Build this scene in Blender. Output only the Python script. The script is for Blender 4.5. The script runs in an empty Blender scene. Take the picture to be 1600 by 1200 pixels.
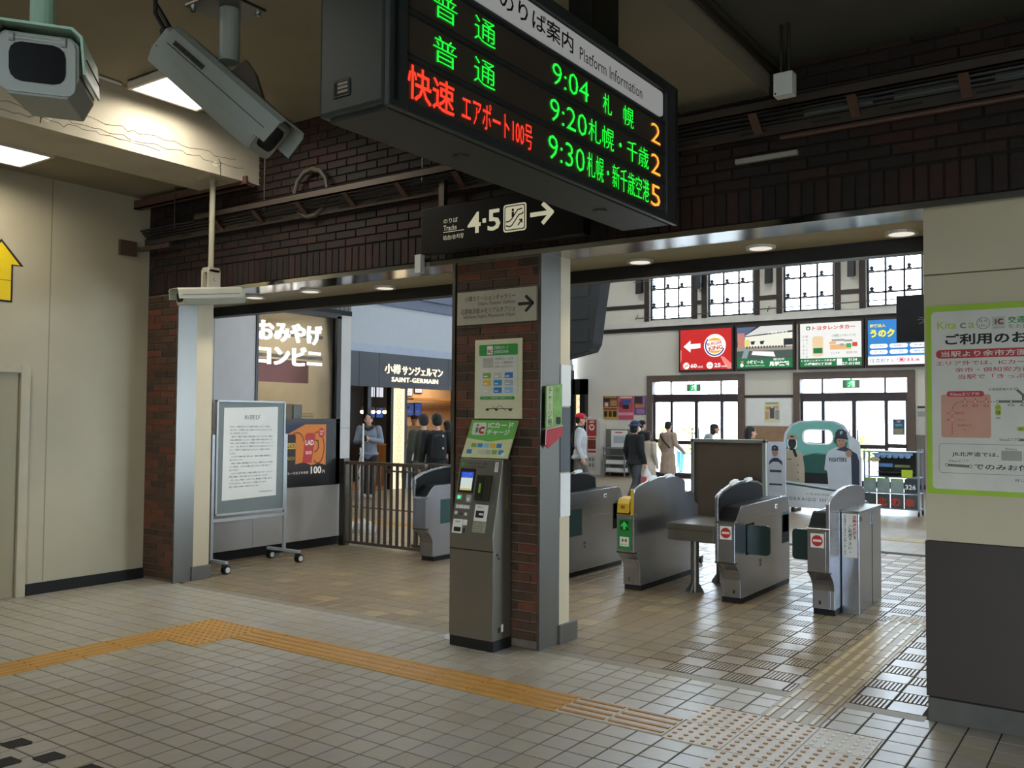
import bpy, bmesh, math, random
from mathutils import Vector, Matrix
random.seed(7)
sc = bpy.context.scene
COL = sc.collection
R = math.radians

# ---------------------------------------------------------------- camera, sky, exposure
CAM_YAW, CAM_PITCH, CAM_ROLL, CAM_H, CAM_F = R(35.03), R(2.164), R(0.408), 1.57, 1410.0
_f = Vector((-math.sin(CAM_YAW)*math.cos(CAM_PITCH), math.cos(CAM_YAW)*math.cos(CAM_PITCH), math.sin(CAM_PITCH)))
_r = Vector((math.cos(CAM_YAW), math.sin(CAM_YAW), 0)); _u = _r.cross(_f)
_r2 = _r*math.cos(CAM_ROLL)+_u*math.sin(CAM_ROLL); _u2 = _u*math.cos(CAM_ROLL)-_r*math.sin(CAM_ROLL)
camd = bpy.data.cameras.new('camera'); cam = bpy.data.objects.new('camera', camd); COL.objects.link(cam)
camd.sensor_width = 36.0; camd.lens = CAM_F*36.0/1600.0; camd.clip_start = 0.05; camd.clip_end = 500
cam.matrix_world = Matrix(((_r2.x, _u2.x, -_f.x, 0), (_r2.y, _u2.y, -_f.y, 0), (_r2.z, _u2.z, -_f.z, CAM_H), (0, 0, 0, 1)))
sc.camera = cam

world = bpy.data.worlds.new('overcast_sky'); sc.world = world; world.use_nodes = True
_bg = world.node_tree.nodes['Background']; _bg.inputs[0].default_value = (0.68, 0.84, 1.0, 1); _bg.inputs[1].default_value = 36.0

def area_light(name, loc, size, watts, color, rot=(0, 0, 0), sy=None, spread=math.pi):
    d = bpy.data.lights.new(name, 'AREA'); d.energy = watts; d.color = color
    d.spread = spread; d.shape = 'RECTANGLE'; d.size = size; d.size_y = sy or size
    o = bpy.data.objects.new(name, d); COL.objects.link(o); o.location = loc; o.rotation_euler = rot
    return o
WARM = (1.0, 0.94, 0.83); COOL = (0.93, 0.97, 1.0)
# fluorescent fittings of the main hall (high ceiling)
for lx in (-11.0, -7.0, -3.0, 1.0):
    for ly in (11.0, 15.5, 20.0):
        area_light('hall_lamp', (lx, ly, 6.75), 1.2, 48, COOL, sy=0.5)
# fluorescent fittings of the concourse outside the frame, same type as the two in view
for lx, ly, lz, w in ((-4.4, 0.2, 3.98, 21), (-4.4, -3.4, 3.98, 30), (0.8, -0.2, 3.55, 27), (0.8, -3.6, 3.55, 32), (3.6, 1.5, 3.55, 32)):
    area_light('concourse_lamp', (lx, ly, lz), 0.5, w, WARM, spread=R(150))

# portals: sampling guides over the openings through which the sky lights the rooms (they emit nothing themselves)
def portal(x, y, z, sx, sz, facing):
    o = area_light('sky_portal', (x, y, z), sx, 1, (1, 1, 1), rot=(R(-90) if facing < 0 else R(90), 0, 0), sy=sz); o.data.cycles.is_portal = True
for px_ in (-9.78, -5.735): portal(px_, 22.75, 1.38, 2.8, 2.8, -1)
portal(-7.6, 22.75, 5.2, 7.2, 1.9, -1)
portal(2.3, -6.5, 1.2, 2.7, 2.4, 1)
_o = area_light('sky_portal', (4.35, 12.5, 2.1), 8.2, 1, (1, 1, 1), rot=(R(90), 0, R(90)), sy=2.4); _o.data.cycles.is_portal = True

vs = sc.view_settings
vs.view_transform = 'Standard'; vs.look = 'None'; vs.gamma = 1.0; vs.use_curve_mapping = False; vs.exposure = 0.0
sc.cycles.max_bounces = 8; sc.cycles.diffuse_bounces = 4; sc.cycles.transparent_max_bounces = 16
sc.cycles.sample_clamp_indirect = 6.0

# ---------------------------------------------------------------- materials
def lin(h):
    if not isinstance(h, str): return tuple(h)
    h = h.lstrip('#'); out = []
    for i in (0, 2, 4):
        c = int(h[i:i+2], 16)/255.0
        out.append(c/12.92 if c <= 0.04045 else ((c+0.055)/1.055)**2.4)
    return tuple(out)
MATS = {}
def mat(name, col, rough=0.55, metal=0.0, var=0.06, scale=6.0, bump=0.0, bscale=60.0, stretch=None, spec=0.5, coat=0.0):
    if name in MATS: return MATS[name]
    m = bpy.data.materials.new(name); m.use_nodes = True; nt = m.node_tree; b = nt.nodes['Principled BSDF']
    c = lin(col)
    b.inputs['Roughness'].default_value = rough; b.inputs['Metallic'].default_value = metal
    b.inputs['Specular IOR Level'].default_value = spec; b.inputs['Coat Weight'].default_value = coat
    tc = nt.nodes.new('ShaderNodeTexCoord'); mp = nt.nodes.new('ShaderNodeMapping')
    nt.links.new(tc.outputs['Object'], mp.inputs['Vector'])
    if stretch: mp.inputs['Scale'].default_value = stretch
    n = nt.nodes.new('ShaderNodeTexNoise'); n.inputs['Scale'].default_value = scale; n.inputs['Detail'].default_value = 5
    nt.links.new(mp.outputs['Vector'], n.inputs['Vector'])
    r = nt.nodes.new('ShaderNodeValToRGB')
    r.color_ramp.elements[0].position = 0.3; r.color_ramp.elements[1].position = 0.7
    r.color_ramp.elements[0].color = tuple(max(0, x*(1-var)) for x in c)+(1,)
    r.color_ramp.elements[1].color = tuple(min(1, x*(1+var)) for x in c)+(1,)
    nt.links.new(n.outputs['Fac'], r.inputs['Fac']); nt.links.new(r.outputs['Color'], b.inputs['Base Color'])
    if bump:
        n2 = nt.nodes.new('ShaderNodeTexNoise'); n2.inputs['Scale'].default_value = bscale; n2.inputs['Detail'].default_value = 3
        nt.links.new(mp.outputs['Vector'], n2.inputs['Vector'])
        bp = nt.nodes.new('ShaderNodeBump'); bp.inputs['Strength'].default_value = bump; bp.inputs['Distance'].default_value = 0.004
        nt.links.new(n2.outputs['Fac'], bp.inputs['Height']); nt.links.new(bp.outputs['Normal'], b.inputs['Normal'])
    MATS[name] = m; return m
def emit(name, col, strength=1.0, base=None):
    if name in MATS: return MATS[name]
    m = bpy.data.materials.new(name); m.use_nodes = True; nt = m.node_tree; b = nt.nodes['Principled BSDF']
    c = lin(col); b.inputs['Base Color'].default_value = (lin(base) if base else tuple(q*.25 for q in c))+(1,)
    b.inputs['Roughness'].default_value = 0.6
    b.inputs['Emission Color'].default_value = c+(1,); b.inputs['Emission Strength'].default_value = strength
    MATS[name] = m; return m
def random_mat(name, cols, rough=0.6, spec=0.4, bump=0.15, bscale=90.0, vary=0.08, src='OBJECT'):
    """colour picked per object from a list of stops (tiles, bricks)"""
    if name in MATS: return MATS[name]
    m = bpy.data.materials.new(name); m.use_nodes = True; nt = m.node_tree; b = nt.nodes['Principled BSDF']
    b.inputs['Roughness'].default_value = rough; b.inputs['Specular IOR Level'].default_value = spec
    at = nt.nodes.new('ShaderNodeAttribute'); at.attribute_name = 'tone'; at.attribute_type = src
    ramp = nt.nodes.new('ShaderNodeValToRGB'); ramp.color_ramp.interpolation = 'LINEAR'
    els = ramp.color_ramp.elements
    while len(els) < len(cols): els.new(0.5)
    for i, c in enumerate(cols):
        els[i].position = i/(len(cols)-1); els[i].color = lin(c)+(1,)
    nt.links.new(at.outputs['Fac'], ramp.inputs['Fac'])
    tc = nt.nodes.new('ShaderNodeTexCoord'); gm = nt.nodes.new('ShaderNodeNewGeometry')
    n = nt.nodes.new('ShaderNodeTexNoise'); n.inputs['Scale'].default_value = 14; n.inputs['Detail'].default_value = 6
    nt.links.new(gm.outputs['Position'], n.inputs['Vector'])
    mr = nt.nodes.new('ShaderNodeMapRange'); mr.inputs['From Min'].default_value = 0.3; mr.inputs['From Max'].default_value = 0.7
    mr.inputs['To Min'].default_value = 1-vary; mr.inputs['To Max'].default_value = 1+vary
    nt.links.new(n.outputs['Fac'], mr.inputs['Value'])
    mx = nt.nodes.new('ShaderNodeVectorMath'); mx.operation = 'SCALE'
    nt.links.new(ramp.outputs['Color'], mx.inputs[0]); nt.links.new(mr.outputs['Result'], mx.inputs['Scale'])
    nt.links.new(mx.outputs['Vector'], b.inputs['Base Color'])
    n2 = nt.nodes.new('ShaderNodeTexNoise'); n2.inputs['Scale'].default_value = bscale
    nt.links.new(gm.outputs['Position'], n2.inputs['Vector'])
    bp = nt.nodes.new('ShaderNodeBump'); bp.inputs['Strength'].default_value = bump; bp.inputs['Distance'].default_value = 0.003
    nt.links.new(n2.outputs['Fac'], bp.inputs['Height']); nt.links.new(bp.outputs['Normal'], b.inputs['Normal'])
    MATS[name] = m; return m
def glass(name, tint=(1, 1, 1), refl=0.08):
    if name in MATS: return MATS[name]
    m = bpy.data.materials.new(name); m.use_nodes = True; nt = m.node_tree; nt.nodes.remove(nt.nodes['Principled BSDF'])
    out = nt.nodes['Material Output']; t = nt.nodes.new('ShaderNodeBsdfTransparent'); g = nt.nodes.new('ShaderNodeBsdfGlossy')
    t.inputs[0].default_value = tuple(tint)+(1,); g.inputs['Roughness'].default_value = 0.03
    mix = nt.nodes.new('ShaderNodeMixShader'); fr = nt.nodes.new('ShaderNodeFresnel'); fr.inputs[0].default_value = 1.45
    nt.links.new(fr.outputs[0], mix.inputs[0]); nt.links.new(t.outputs[0], mix.inputs[1]); nt.links.new(g.outputs[0], mix.inputs[2])
    nt.links.new(mix.outputs[0], out.inputs[0]); MATS[name] = m; return m
def led_mat(name, col, strength):
    """flat LED matrix print: emission broken into dots on a 6 mm grid in the board's own plane"""
    m = bpy.data.materials.new(name); m.use_nodes = True; nt = m.node_tree; b = nt.nodes['Principled BSDF']
    b.inputs['Base Color'].default_value = (0.01, 0.01, 0.01, 1)
    gm = nt.nodes.new('ShaderNodeNewGeometry'); sp = nt.nodes.new('ShaderNodeSeparateXYZ'); nt.links.new(gm.outputs['Position'], sp.inputs[0])
    prod = None
    for ax in ('Y', 'Z'):
        mu = nt.nodes.new('ShaderNodeMath'); mu.operation = 'MULTIPLY'; mu.inputs[1].default_value = 2*math.pi/0.0062; nt.links.new(sp.outputs[ax], mu.inputs[0])
        sn = nt.nodes.new('ShaderNodeMath'); sn.operation = 'SINE'; nt.links.new(mu.outputs[0], sn.inputs[0])
        mr = nt.nodes.new('ShaderNodeMapRange'); mr.inputs['From Min'].default_value = -0.9; mr.inputs['From Max'].default_value = 0.1
        mr.inputs['To Min'].default_value = 0.25; nt.links.new(sn.outputs[0], mr.inputs['Value'])
        if prod is None: prod = mr
        else:
            p = nt.nodes.new('ShaderNodeMath'); p.operation = 'MULTIPLY'; nt.links.new(prod.outputs[0], p.inputs[0]); nt.links.new(mr.outputs[0], p.inputs[1]); prod = p
    st = nt.nodes.new('ShaderNodeMath'); st.operation = 'MULTIPLY'; st.inputs[1].default_value = strength; nt.links.new(prod.outputs[0], st.inputs[0])
    b.inputs['Emission Color'].default_value = lin(col)+(1,); nt.links.new(st.outputs[0], b.inputs['Emission Strength'])
    return m

# ---------------------------------------------------------------- mesh helpers
W = {}          # world matrix of every object made here
def wm(o): return W.get(o.name, Matrix.Identity(4))
def props(o, label=None, cat=None, group=None, kind=None):
    if label: o['label'] = label
    if cat: o['category'] = cat
    if group: o['group'] = group
    if kind: o['kind'] = kind
    return o
def thing(name, label=None, cat=None, loc=(0, 0, 0), rz=0.0, group=None, kind=None):
    o = bpy.data.objects.new(name, None); COL.objects.link(o); o.empty_display_size = 0.1
    o.location = loc; o.rotation_euler = (0, 0, rz)
    W[o.name] = Matrix.Translation(Vector(loc)) @ Matrix.Rotation(rz, 4, 'Z')
    return props(o, label, cat, group, kind)
class MB:
    def __init__(s, M=None): s.v = []; s.f = []; s.M = M or Matrix.Identity(4)
    def add(s, vs_, fs):
        k = len(s.v); s.v += [s.M @ Vector(p) for p in vs_]; s.f += [tuple(i+k for i in f) for f in fs]; return s
    def box(s, x0, x1, y0, y1, z0, z1):
        return s.add([(x0,y0,z0),(x1,y0,z0),(x1,y1,z0),(x0,y1,z0),(x0,y0,z1),(x1,y0,z1),(x1,y1,z1),(x0,y1,z1)],
                     [(0,3,2,1),(4,5,6,7),(0,1,5,4),(1,2,6,5),(2,3,7,6),(3,0,4,7)])
    def hexa(s, a, b):   # two quads of 4 points
        return s.add(list(a)+list(b), [(3,2,1,0),(4,5,6,7),(0,1,5,4),(1,2,6,5),(2,3,7,6),(3,0,4,7)])
    def prism(s, pts, axis, a, b):   # polygon extruded along axis; pts are the two other coords in order
        def P(p, t):
            return {'X': (t, p[0], p[1]), 'Y': (p[0], t, p[1]), 'Z': (p[0], p[1], t)}[axis]
        n = len(pts); vs_ = [P(p, a) for p in pts]+[P(p, b) for p in pts]
        fs = [tuple(range(n))[::-1], tuple(range(n, 2*n))]+[(i, (i+1) % n, n+(i+1) % n, n+i) for i in range(n)]
        return s.add(vs_, fs)
    def cyl(s, p0, p1, r0, r1=None, n=12):
        r1 = r0 if r1 is None else r1; p0, p1 = Vector(p0), Vector(p1); d = (p1-p0).normalized()
        a = d.orthogonal().normalized(); b = d.cross(a)
        vs_ = [p+(a*math.cos(2*math.pi*i/n)+b*math.sin(2*math.pi*i/n))*r for p, r in ((p0, r0), (p1, r1)) for i in range(n)]
        return s.add(vs_, [tuple(range(n))[::-1], tuple(range(n, 2*n))]+[(i, (i+1) % n, n+(i+1) % n, n+i) for i in range(n)])
    def tube(s, pts, r, n=8):
        pts = [Vector(p) for p in pts]; rings = []
        a = (pts[1]-pts[0]).normalized().orthogonal().normalized()
        for i, p in enumerate(pts):
            d = (pts[min(i+1, len(pts)-1)]-pts[max(i-1, 0)]).normalized(); a = (a-d*a.dot(d)).normalized(); b = d.cross(a)
            rr = r[i] if isinstance(r, (list, tuple)) else r
            rings.append([p+(a*math.cos(2*math.pi*k/n)+b*math.sin(2*math.pi*k/n))*rr for k in range(n)])
        vs_ = [q for ring in rings for q in ring]; m = len(pts)
        fs = [tuple(range(n))[::-1], tuple(range((m-1)*n, m*n))]
        fs += [(i*n+k, i*n+(k+1) % n, (i+1)*n+(k+1) % n, (i+1)*n+k) for i in range(m-1) for k in range(n)]
        return s.add(vs_, fs)
    def lathe(s, prof, c=(0, 0, 0), n=16):
        vs_ = [(c[0]+r*math.cos(2*math.pi*k/n), c[1]+r*math.sin(2*math.pi*k/n), c[2]+z) for r, z in prof for k in range(n)]; m = len(prof)
        fs = [tuple(range(n))[::-1], tuple(range((m-1)*n, m*n))]
        fs += [(i*n+k, i*n+(k+1) % n, (i+1)*n+(k+1) % n, (i+1)*n+k) for i in range(m-1) for k in range(n)]
        return s.add(vs_, fs)
    def sphere(s, c, r, sx=1, sy=1, sz=1, n=12, m=8):
        prof = [(max(1e-4, math.sin(math.pi*i/m)), -math.cos(math.pi*i/m)) for i in range(m+1)]
        vs_ = [(c[0]+r*sx*q*math.cos(2*math.pi*k/n), c[1]+r*sy*q*math.sin(2*math.pi*k/n), c[2]+r*sz*z) for q, z in prof for k in range(n)]
        fs = [tuple(range(n))[::-1], tuple(range(m*n, (m+1)*n))]
        fs += [(i*n+k, i*n+(k+1) % n, (i+1)*n+(k+1) % n, (i+1)*n+k) for i in range(m) for k in range(n)]
        return s.add(vs_, fs)
    def build(s, name, m, parent=None, smooth=False, bevel=0.0, label=None, cat=None, group=None, kind=None, origin=True):
        return mesh_obj(name, s.v, s.f, m, parent, smooth, bevel, label, cat, group, kind, origin)
def mesh_obj(name, v, f, m, parent=None, smooth=False, bevel=0.0, label=None, cat=None, group=None, kind=None, origin=True):
    me = bpy.data.meshes.new(name); o = bpy.data.objects.new(name, me); COL.objects.link(o)
    if parent is not None:
        inv = wm(parent).inverted(); v = [inv @ Vector(p) for p in v]; o.parent = parent; W[o.name] = wm(parent).copy()
    elif origin and v:
        xs = [p[0] for p in v]; ys = [p[1] for p in v]; zs = [p[2] for p in v]
        c = Vector(((min(xs)+max(xs))/2, (min(ys)+max(ys))/2, min(zs))); v = [Vector(p)-c for p in v]
        o.location = c; W[o.name] = Matrix.Translation(c)
    me.from_pydata([tuple(p) for p in v], [], f)
    bm = bmesh.new(); bm.from_mesh(me); bmesh.ops.recalc_face_normals(bm, faces=bm.faces)
    if bevel:
        es = [e for e in bm.edges if len(e.link_faces) == 2 and e.calc_face_angle(0) > 0.5]
        bmesh.ops.bevel(bm, geom=es, offset=bevel, segments=2, affect='EDGES', profile=0.6, clamp_overlap=True)
    bm.to_mesh(me); bm.free()
    if smooth: me.shade_smooth()
    if isinstance(m, str): m = MATS[m]
    me.materials.append(m); me.update()
    return props(o, label, cat, group, kind)
def face_tones(o, ts):
    a = o.data.attributes.new('tone', 'FLOAT', 'FACE'); a.data.foreach_set('value', ts); return o
def both_mats(name, cols, **k):
    return random_mat(name, cols, src='OBJECT', **k), random_mat(name+'_joined', cols, src='GEOMETRY', **k)
def box(name, x0, x1, y0, y1, z0, z1, m, parent=None, bevel=0.0, **k):
    return MB().box(x0, x1, y0, y1, z0, z1).build(name, m, parent, bevel=bevel, **k)
def copy_tree(o, parent=None, loc=None, rz=None, label=None, group=None):
    c = o.copy(); COL.objects.link(c); c.parent = parent
    if loc is not None: c.location = loc
    if rz is not None: c.rotation_euler = (0, 0, rz)
    if parent is None: W[c.name] = Matrix.Translation(c.location) @ Matrix.Rotation(c.rotation_euler.z, 4, 'Z')
    else: W[c.name] = wm(parent).copy()
    if label: c['label'] = label
    if group: c['group'] = group
    for ch in o.children: copy_tree(ch, c)
    return c

# ---------------------------------------------------------------- flat print: frames, patches, lettering
class Fr:
    """a plane in the scene: u along right, v along up, off = distance in front of it"""
    def __init__(s, o, r, u): s.o = Vector(o); s.r = Vector(r).normalized(); s.u = Vector(u).normalized(); s.n = s.r.cross(s.u)
    def p(s, u, v, off=0.0): return s.o+s.r*u+s.u*v+s.n*off
def FY(y): return Fr((0, y, 0), (1, 0, 0), (0, 0, 1))     # faces -Y, u = X, v = Z
def FX(x): return Fr((x, 0, 0), (0, 1, 0), (0, 0, 1))     # faces +X, u = Y, v = Z
def poly(fr, pts, off, m, parent, name='print_patch', th=0.0015, **k):
    n = len(pts); v = [fr.p(a, b, off-th) for a, b in pts]+[fr.p(a, b, off) for a, b in pts]
    f = [tuple(range(n))[::-1], tuple(range(n, 2*n))]+[(i, (i+1) % n, n+(i+1) % n, n+i) for i in range(n)]
    return mesh_obj(name, v, f, m, parent, **k)
def rect(fr, u0, u1, v0, v1, off, m, parent, name='print_patch', rad=0.0, th=0.0015, **k):
    if rad <= 0: pts = [(u0, v0), (u1, v0), (u1, v1), (u0, v1)]
    else:
        pts = []
        for cx, cy, a0 in ((u1-rad, v0+rad, -90), (u1-rad, v1-rad, 0), (u0+rad, v1-rad, 90), (u0+rad, v0+rad, 180)):
            pts += [(cx+rad*math.cos(R(a0+t)), cy+rad*math.sin(R(a0+t))) for t in (0, 30, 60, 90)]
    return poly(fr, pts, off, m, parent, name, th, **k)
def disc(fr, u, v, r, off, m, parent, name='print_disc', ry=None, n=28, a0=0, a1=360, th=0.0015):
    ry = ry or r; full = abs(a1-a0) >= 360
    pts = [(u+r*math.cos(R(a0+(a1-a0)*i/n)), v+ry*math.sin(R(a0+(a1-a0)*i/n))) for i in range(n if full else n+1)]
    return poly(fr, pts, off, m, parent, name, th)
def line(fr, pts, w, off, m, parent, name='print_line', closed=False):
    vs_, fs = [], []
    P = [Vector(p) for p in pts]
    if closed: P = P+[P[0]]
    for a, b in zip(P[:-1], P[1:]):
        d = (b-a).normalized(); n = Vector((-d.y, d.x))*w/2; e = d*w*0.3
        k = len(vs_); q = [a-e-n, b+e-n, b+e+n, a-e+n]
        vs_ += [fr.p(x.x, x.y, off) for x in q]; fs.append((k, k+1, k+2, k+3))
    return mesh_obj(name, vs_, fs, m, parent)
_TX = {}
TMP = bpy.data.scenes.new('scratch')      # small scratch scene, so that glyphs and bodies evaluate quickly; removed at the end
def tmp_eval(o):
    TMP.collection.objects.link(o); vl = TMP.view_layers[0]; vl.update(); return vl.depsgraph
def glyphs(body, bold=0.0, res=2, spacing=1.0):
    key = (body, bold, res, spacing)
    if key in _TX: return _TX[key]
    c = bpy.data.curves.new('t', 'FONT'); c.body = body; c.resolution_u = res; c.offset = bold; c.space_character = spacing
    c.fill_mode = 'FRONT'; c.extrude = 0.0
    o = bpy.data.objects.new('t', c); dg = tmp_eval(o)
    me = o.evaluated_get(dg).to_mesh()
    v = [(p.co.x, p.co.y) for p in me.vertices]; f = [tuple(q.vertices) for q in me.polygons]
    o.evaluated_get(dg).to_mesh_clear(); bpy.data.objects.remove(o); bpy.data.curves.remove(c)
    _TX[key] = (v, f); return v, f
def text(fr, body, u0, u1, v0, v1, off, m, parent, name='lettering', bold=0.0, res=2, spacing=1.0, extrude=0.0, rot=0.0, shear=0.0):
    """one line of lettering fitted into the rectangle u0..u1, v0..v1"""
    v, f = glyphs(body, bold, res, spacing)
    if not v: return None
    xs = [p[0] for p in v]; ys = [p[1] for p in v]; x0, x1, y0, y1 = min(xs), max(xs), min(ys), max(ys)
    sx = (u1-u0)/max(1e-6, x1-x0); sy = (v1-v0)/max(1e-6, y1-y0)
    cu, cv = (u0+u1)/2, (v0+v1)/2; ca, sa = math.cos(rot), math.sin(rot); pts = []
    for a, b in v:
        du = u0+(a-x0)*sx-cu; dv = v0+(b-y0)*sy-cv; du += shear*dv
        pts.append(fr.p(cu+du*ca-dv*sa, cv+du*sa+dv*ca, off))
    if extrude:
        n = len(pts); back = [q-fr.n*extrude for q in pts]; cnt = {}
        for q in f:
            for i in range(len(q)):
                e = (q[i], q[(i+1) % len(q)]); cnt[e] = cnt.get(e, 0)+1
        side = [(a, b, b+n, a+n) for (a, b) in cnt if (b, a) not in cnt]
        return mesh_obj(name, pts+back, list(f)+[tuple(i+n for i in q[::-1]) for q in f]+side, m, parent)
    return mesh_obj(name, pts, f, m, parent)
def vtext(fr, body, u, v_top, size, pitch, off, m, parent, name='lettering', bold=0.0):
    """a vertical line of characters joined into one mesh"""
    vs_, fs = [], []
    for i, ch in enumerate(body):
        if ch in ' 　': continue
        gv, gf = glyphs(ch, bold)
        if not gv: continue
        xs = [p[0] for p in gv]; ys = [p[1] for p in gv]
        cx, cy = (min(xs)+max(xs))/2, (min(ys)+max(ys))/2
        tall = ch in 'ー―-'; k = len(vs_)
        for a, b in gv:
            da, db = (a-cx)*size, (b-cy)*size
            if tall: da, db = -db, da
            vs_.append(fr.p(u+da, v_top-i*pitch-pitch/2+db, off))
        fs += [tuple(j+k for j in q) for q in gf]
    return mesh_obj(name, vs_, fs, m, parent)

# ================================================================ palette
cream = mat('cream_wall_panel', '#c0b396', 0.6, var=0.05, scale=1.6, bump=0.05)
cream_hall = mat('cream_plaster', '#c9c3b6', 0.7, var=0.04, scale=1.3)
concrete = mat('painted_concrete', '#b3a88c', 0.75, var=0.12, scale=3.0, bump=0.2, bscale=30)
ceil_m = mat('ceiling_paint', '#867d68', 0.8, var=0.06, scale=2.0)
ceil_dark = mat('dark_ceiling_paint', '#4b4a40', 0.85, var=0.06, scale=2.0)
grout = mat('floor_grout', '#2a241d', 0.9, var=0.1, scale=20)
grout_h = mat('hall_floor_grout', '#2e251e', 0.9, var=0.1, scale=20)
mortar = mat('brick_mortar', '#6a604f', 0.9, var=0.15, scale=25)
steel = mat('brushed_steel', '#77756f', 0.4, 1.0, var=0.05, scale=4, stretch=(1, 1, 0.05), bump=0.03, bscale=200)
steel_pol = mat('polished_steel_strip', '#b5b5b2', 0.12, 1.0, var=0.03)
steel_dk = mat('dark_steel', '#5a564e', 0.4, 1.0, var=0.08)
black = mat('black_plastic', '#121212', 0.45, var=0.1)
blackm = mat('black_matt', '#0c0b0b', 0.8, var=0.1)
white = mat('white_paint', '#d8d8d4', 0.5, var=0.03)
paper = mat('white_paper', '#dcdad2', 0.7, var=0.03)
timber = mat('dark_timber', '#2c211c', 0.6, var=0.2, scale=8, stretch=(1, 1, 6))
ink = mat('black_ink', '#15130f', 0.7)
red_ink = mat('red_ink', '#b3201f', 0.6)
green_ink = mat('green_ink', '#2f8c3a', 0.6)
lime = mat('lime_print', '#93bb1f', 0.55)
grey_ink = mat('grey_ink', '#77746c', 0.6)
blue_ink = mat('blue_ink', '#2c6fb0', 0.6)
yellow_ink = mat('yellow_ink', '#d9b531', 0.6)
glass_m = glass('window_glass')
brick_o, brick_j = both_mats('brick_face', ['#3a2a1f', '#46321f', '#4c3626', '#5c3625', '#683824', '#3f2f22'], rough=0.62, bump=0.3, bscale=120, vary=0.15)
tile_o, tile_j = both_mats('grey_floor_tile', ['#989180', '#9d9788', '#a29e92', '#9a9690'], rough=0.36, spec=0.65, bump=0.05, bscale=160, vary=0.05)
btile_o, btile_j = both_mats('brown_floor_tile', ['#776650', '#806e54', '#86755a', '#7c6f58', '#837256', '#968462'], rough=0.32, spec=0.6, bump=0.05, bscale=160, vary=0.07)
yel_o = mat('yellow_tactile', '#b98a3c', 0.45, var=0.08, scale=12)
yel_bar = mat('yellow_tactile_bar', '#a87a2e', 0.45, var=0.1, scale=12)
yel_worn = mat('worn_pale_tactile', '#b7ad9d', 0.42, var=0.12, scale=10)
orange_dot = mat('orange_tactile_dot', '#9a6a2a', 0.4, var=0.15, scale=20)
yel_path = mat('worn_yellow_path', '#7a6438', 0.4, var=0.18, scale=7)
path_bar = mat('pale_path_bar', '#a3936a', 0.35, var=0.12, scale=14)

# ================================================================ floors
CAMP = Vector((0, 0, CAM_H))
def in_view(p, margin=60):
    d = Vector(p)-CAMP; z = d.dot(_f)
    if z < 0.3: return False
    x = 800+CAM_F*d.dot(_r2)/z; y = 600-CAM_F*d.dot(_u2)/z
    return -margin < x < 1600+margin and -margin < y < 1200+margin
def tile_geo(sx, sy, h=0.012, c=0.0025):
    a, b = sx/2, sy/2
    v = [(-a, -b, -h), (a, -b, -h), (a, b, -h), (-a, b, -h), (-a, -b, -c), (a, -b, -c), (a, b, -c), (-a, b, -c),
         (-a+c, -b+c, 0), (a-c, -b+c, 0), (a-c, b-c, 0), (-a+c, b-c, 0)]
    f = [(0, 1, 5, 4), (1, 2, 6, 5), (2, 3, 7, 6), (3, 0, 4, 7), (4, 5, 9, 8), (5, 6, 10, 9), (6, 7, 11, 10), (7, 4, 8, 11), (8, 9, 10, 11)]
    return v, f
def tile_mesh(name, geo, m):
    me = bpy.data.meshes.new(name); me.from_pydata(geo[0], [], geo[1]); me.materials.append(m); me.update(); return me
def lay(floor_ob, spots, geos, mats_o, mat_j, name, limit=300):
    """spots: (x, y, kind, tone); nearest in-view ones as single parts, the rest joined"""
    spots = sorted(spots, key=lambda s: (0 if in_view((s[0], s[1], 0)) else 1, s[0]**2+s[1]**2))
    ms = [tile_mesh(name, g, mo) for g, mo in zip(geos, mats_o)]
    for x, y, k, t in spots[:limit]:
        o = bpy.data.objects.new(name, ms[k]); COL.objects.link(o); o.parent = floor_ob
        o.location = Vector((x, y, 0))-floor_ob.location; o['tone'] = t
    v, f, ts = [], [], []
    for x, y, k, t in spots[limit:]:
        gv, gf = geos[k]; n = len(v)
        v += [(x+a, y+b, c) for a, b, c in gv]; f += [tuple(i+n for i in q) for q in gf]; ts += [t]*len(gf)
    if v:
        me = bpy.data.meshes.new(name+'_field'); me.from_pydata([tuple(Vector(p)-floor_ob.location) for p in v], [], f); me.materials.append(mat_j)
        o = bpy.data.objects.new(name+'_field', me); COL.objects.link(o); o.parent = floor_ob; o['kind'] = 'stuff'; face_tones(o, ts)
PY = 5.19      # line of the brick portal, where the grey paving meets the brown
floor_c = box('floor', -8.2, 6.2, -6.2, PY, -0.2, -0.004, grout, label='grey tiled concourse floor in front of the brick portal', kind='structure')
spots = []
P = 0.1506; x0 = -2.722
for i in range(-36, 60):
    for j in range(-22, 7):
        x = x0+(i+0.5)*P; y = 4.148+(j+0.5)*P
        if -7.97 < x < 3.0 and 0.9 < y < PY-0.05: spots.append((x, y, 0, random.random()))
lay(floor_c, spots, [tile_geo(P-0.0072, P-0.0072)], [tile_o], tile_j, 'floor_tile')
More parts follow.
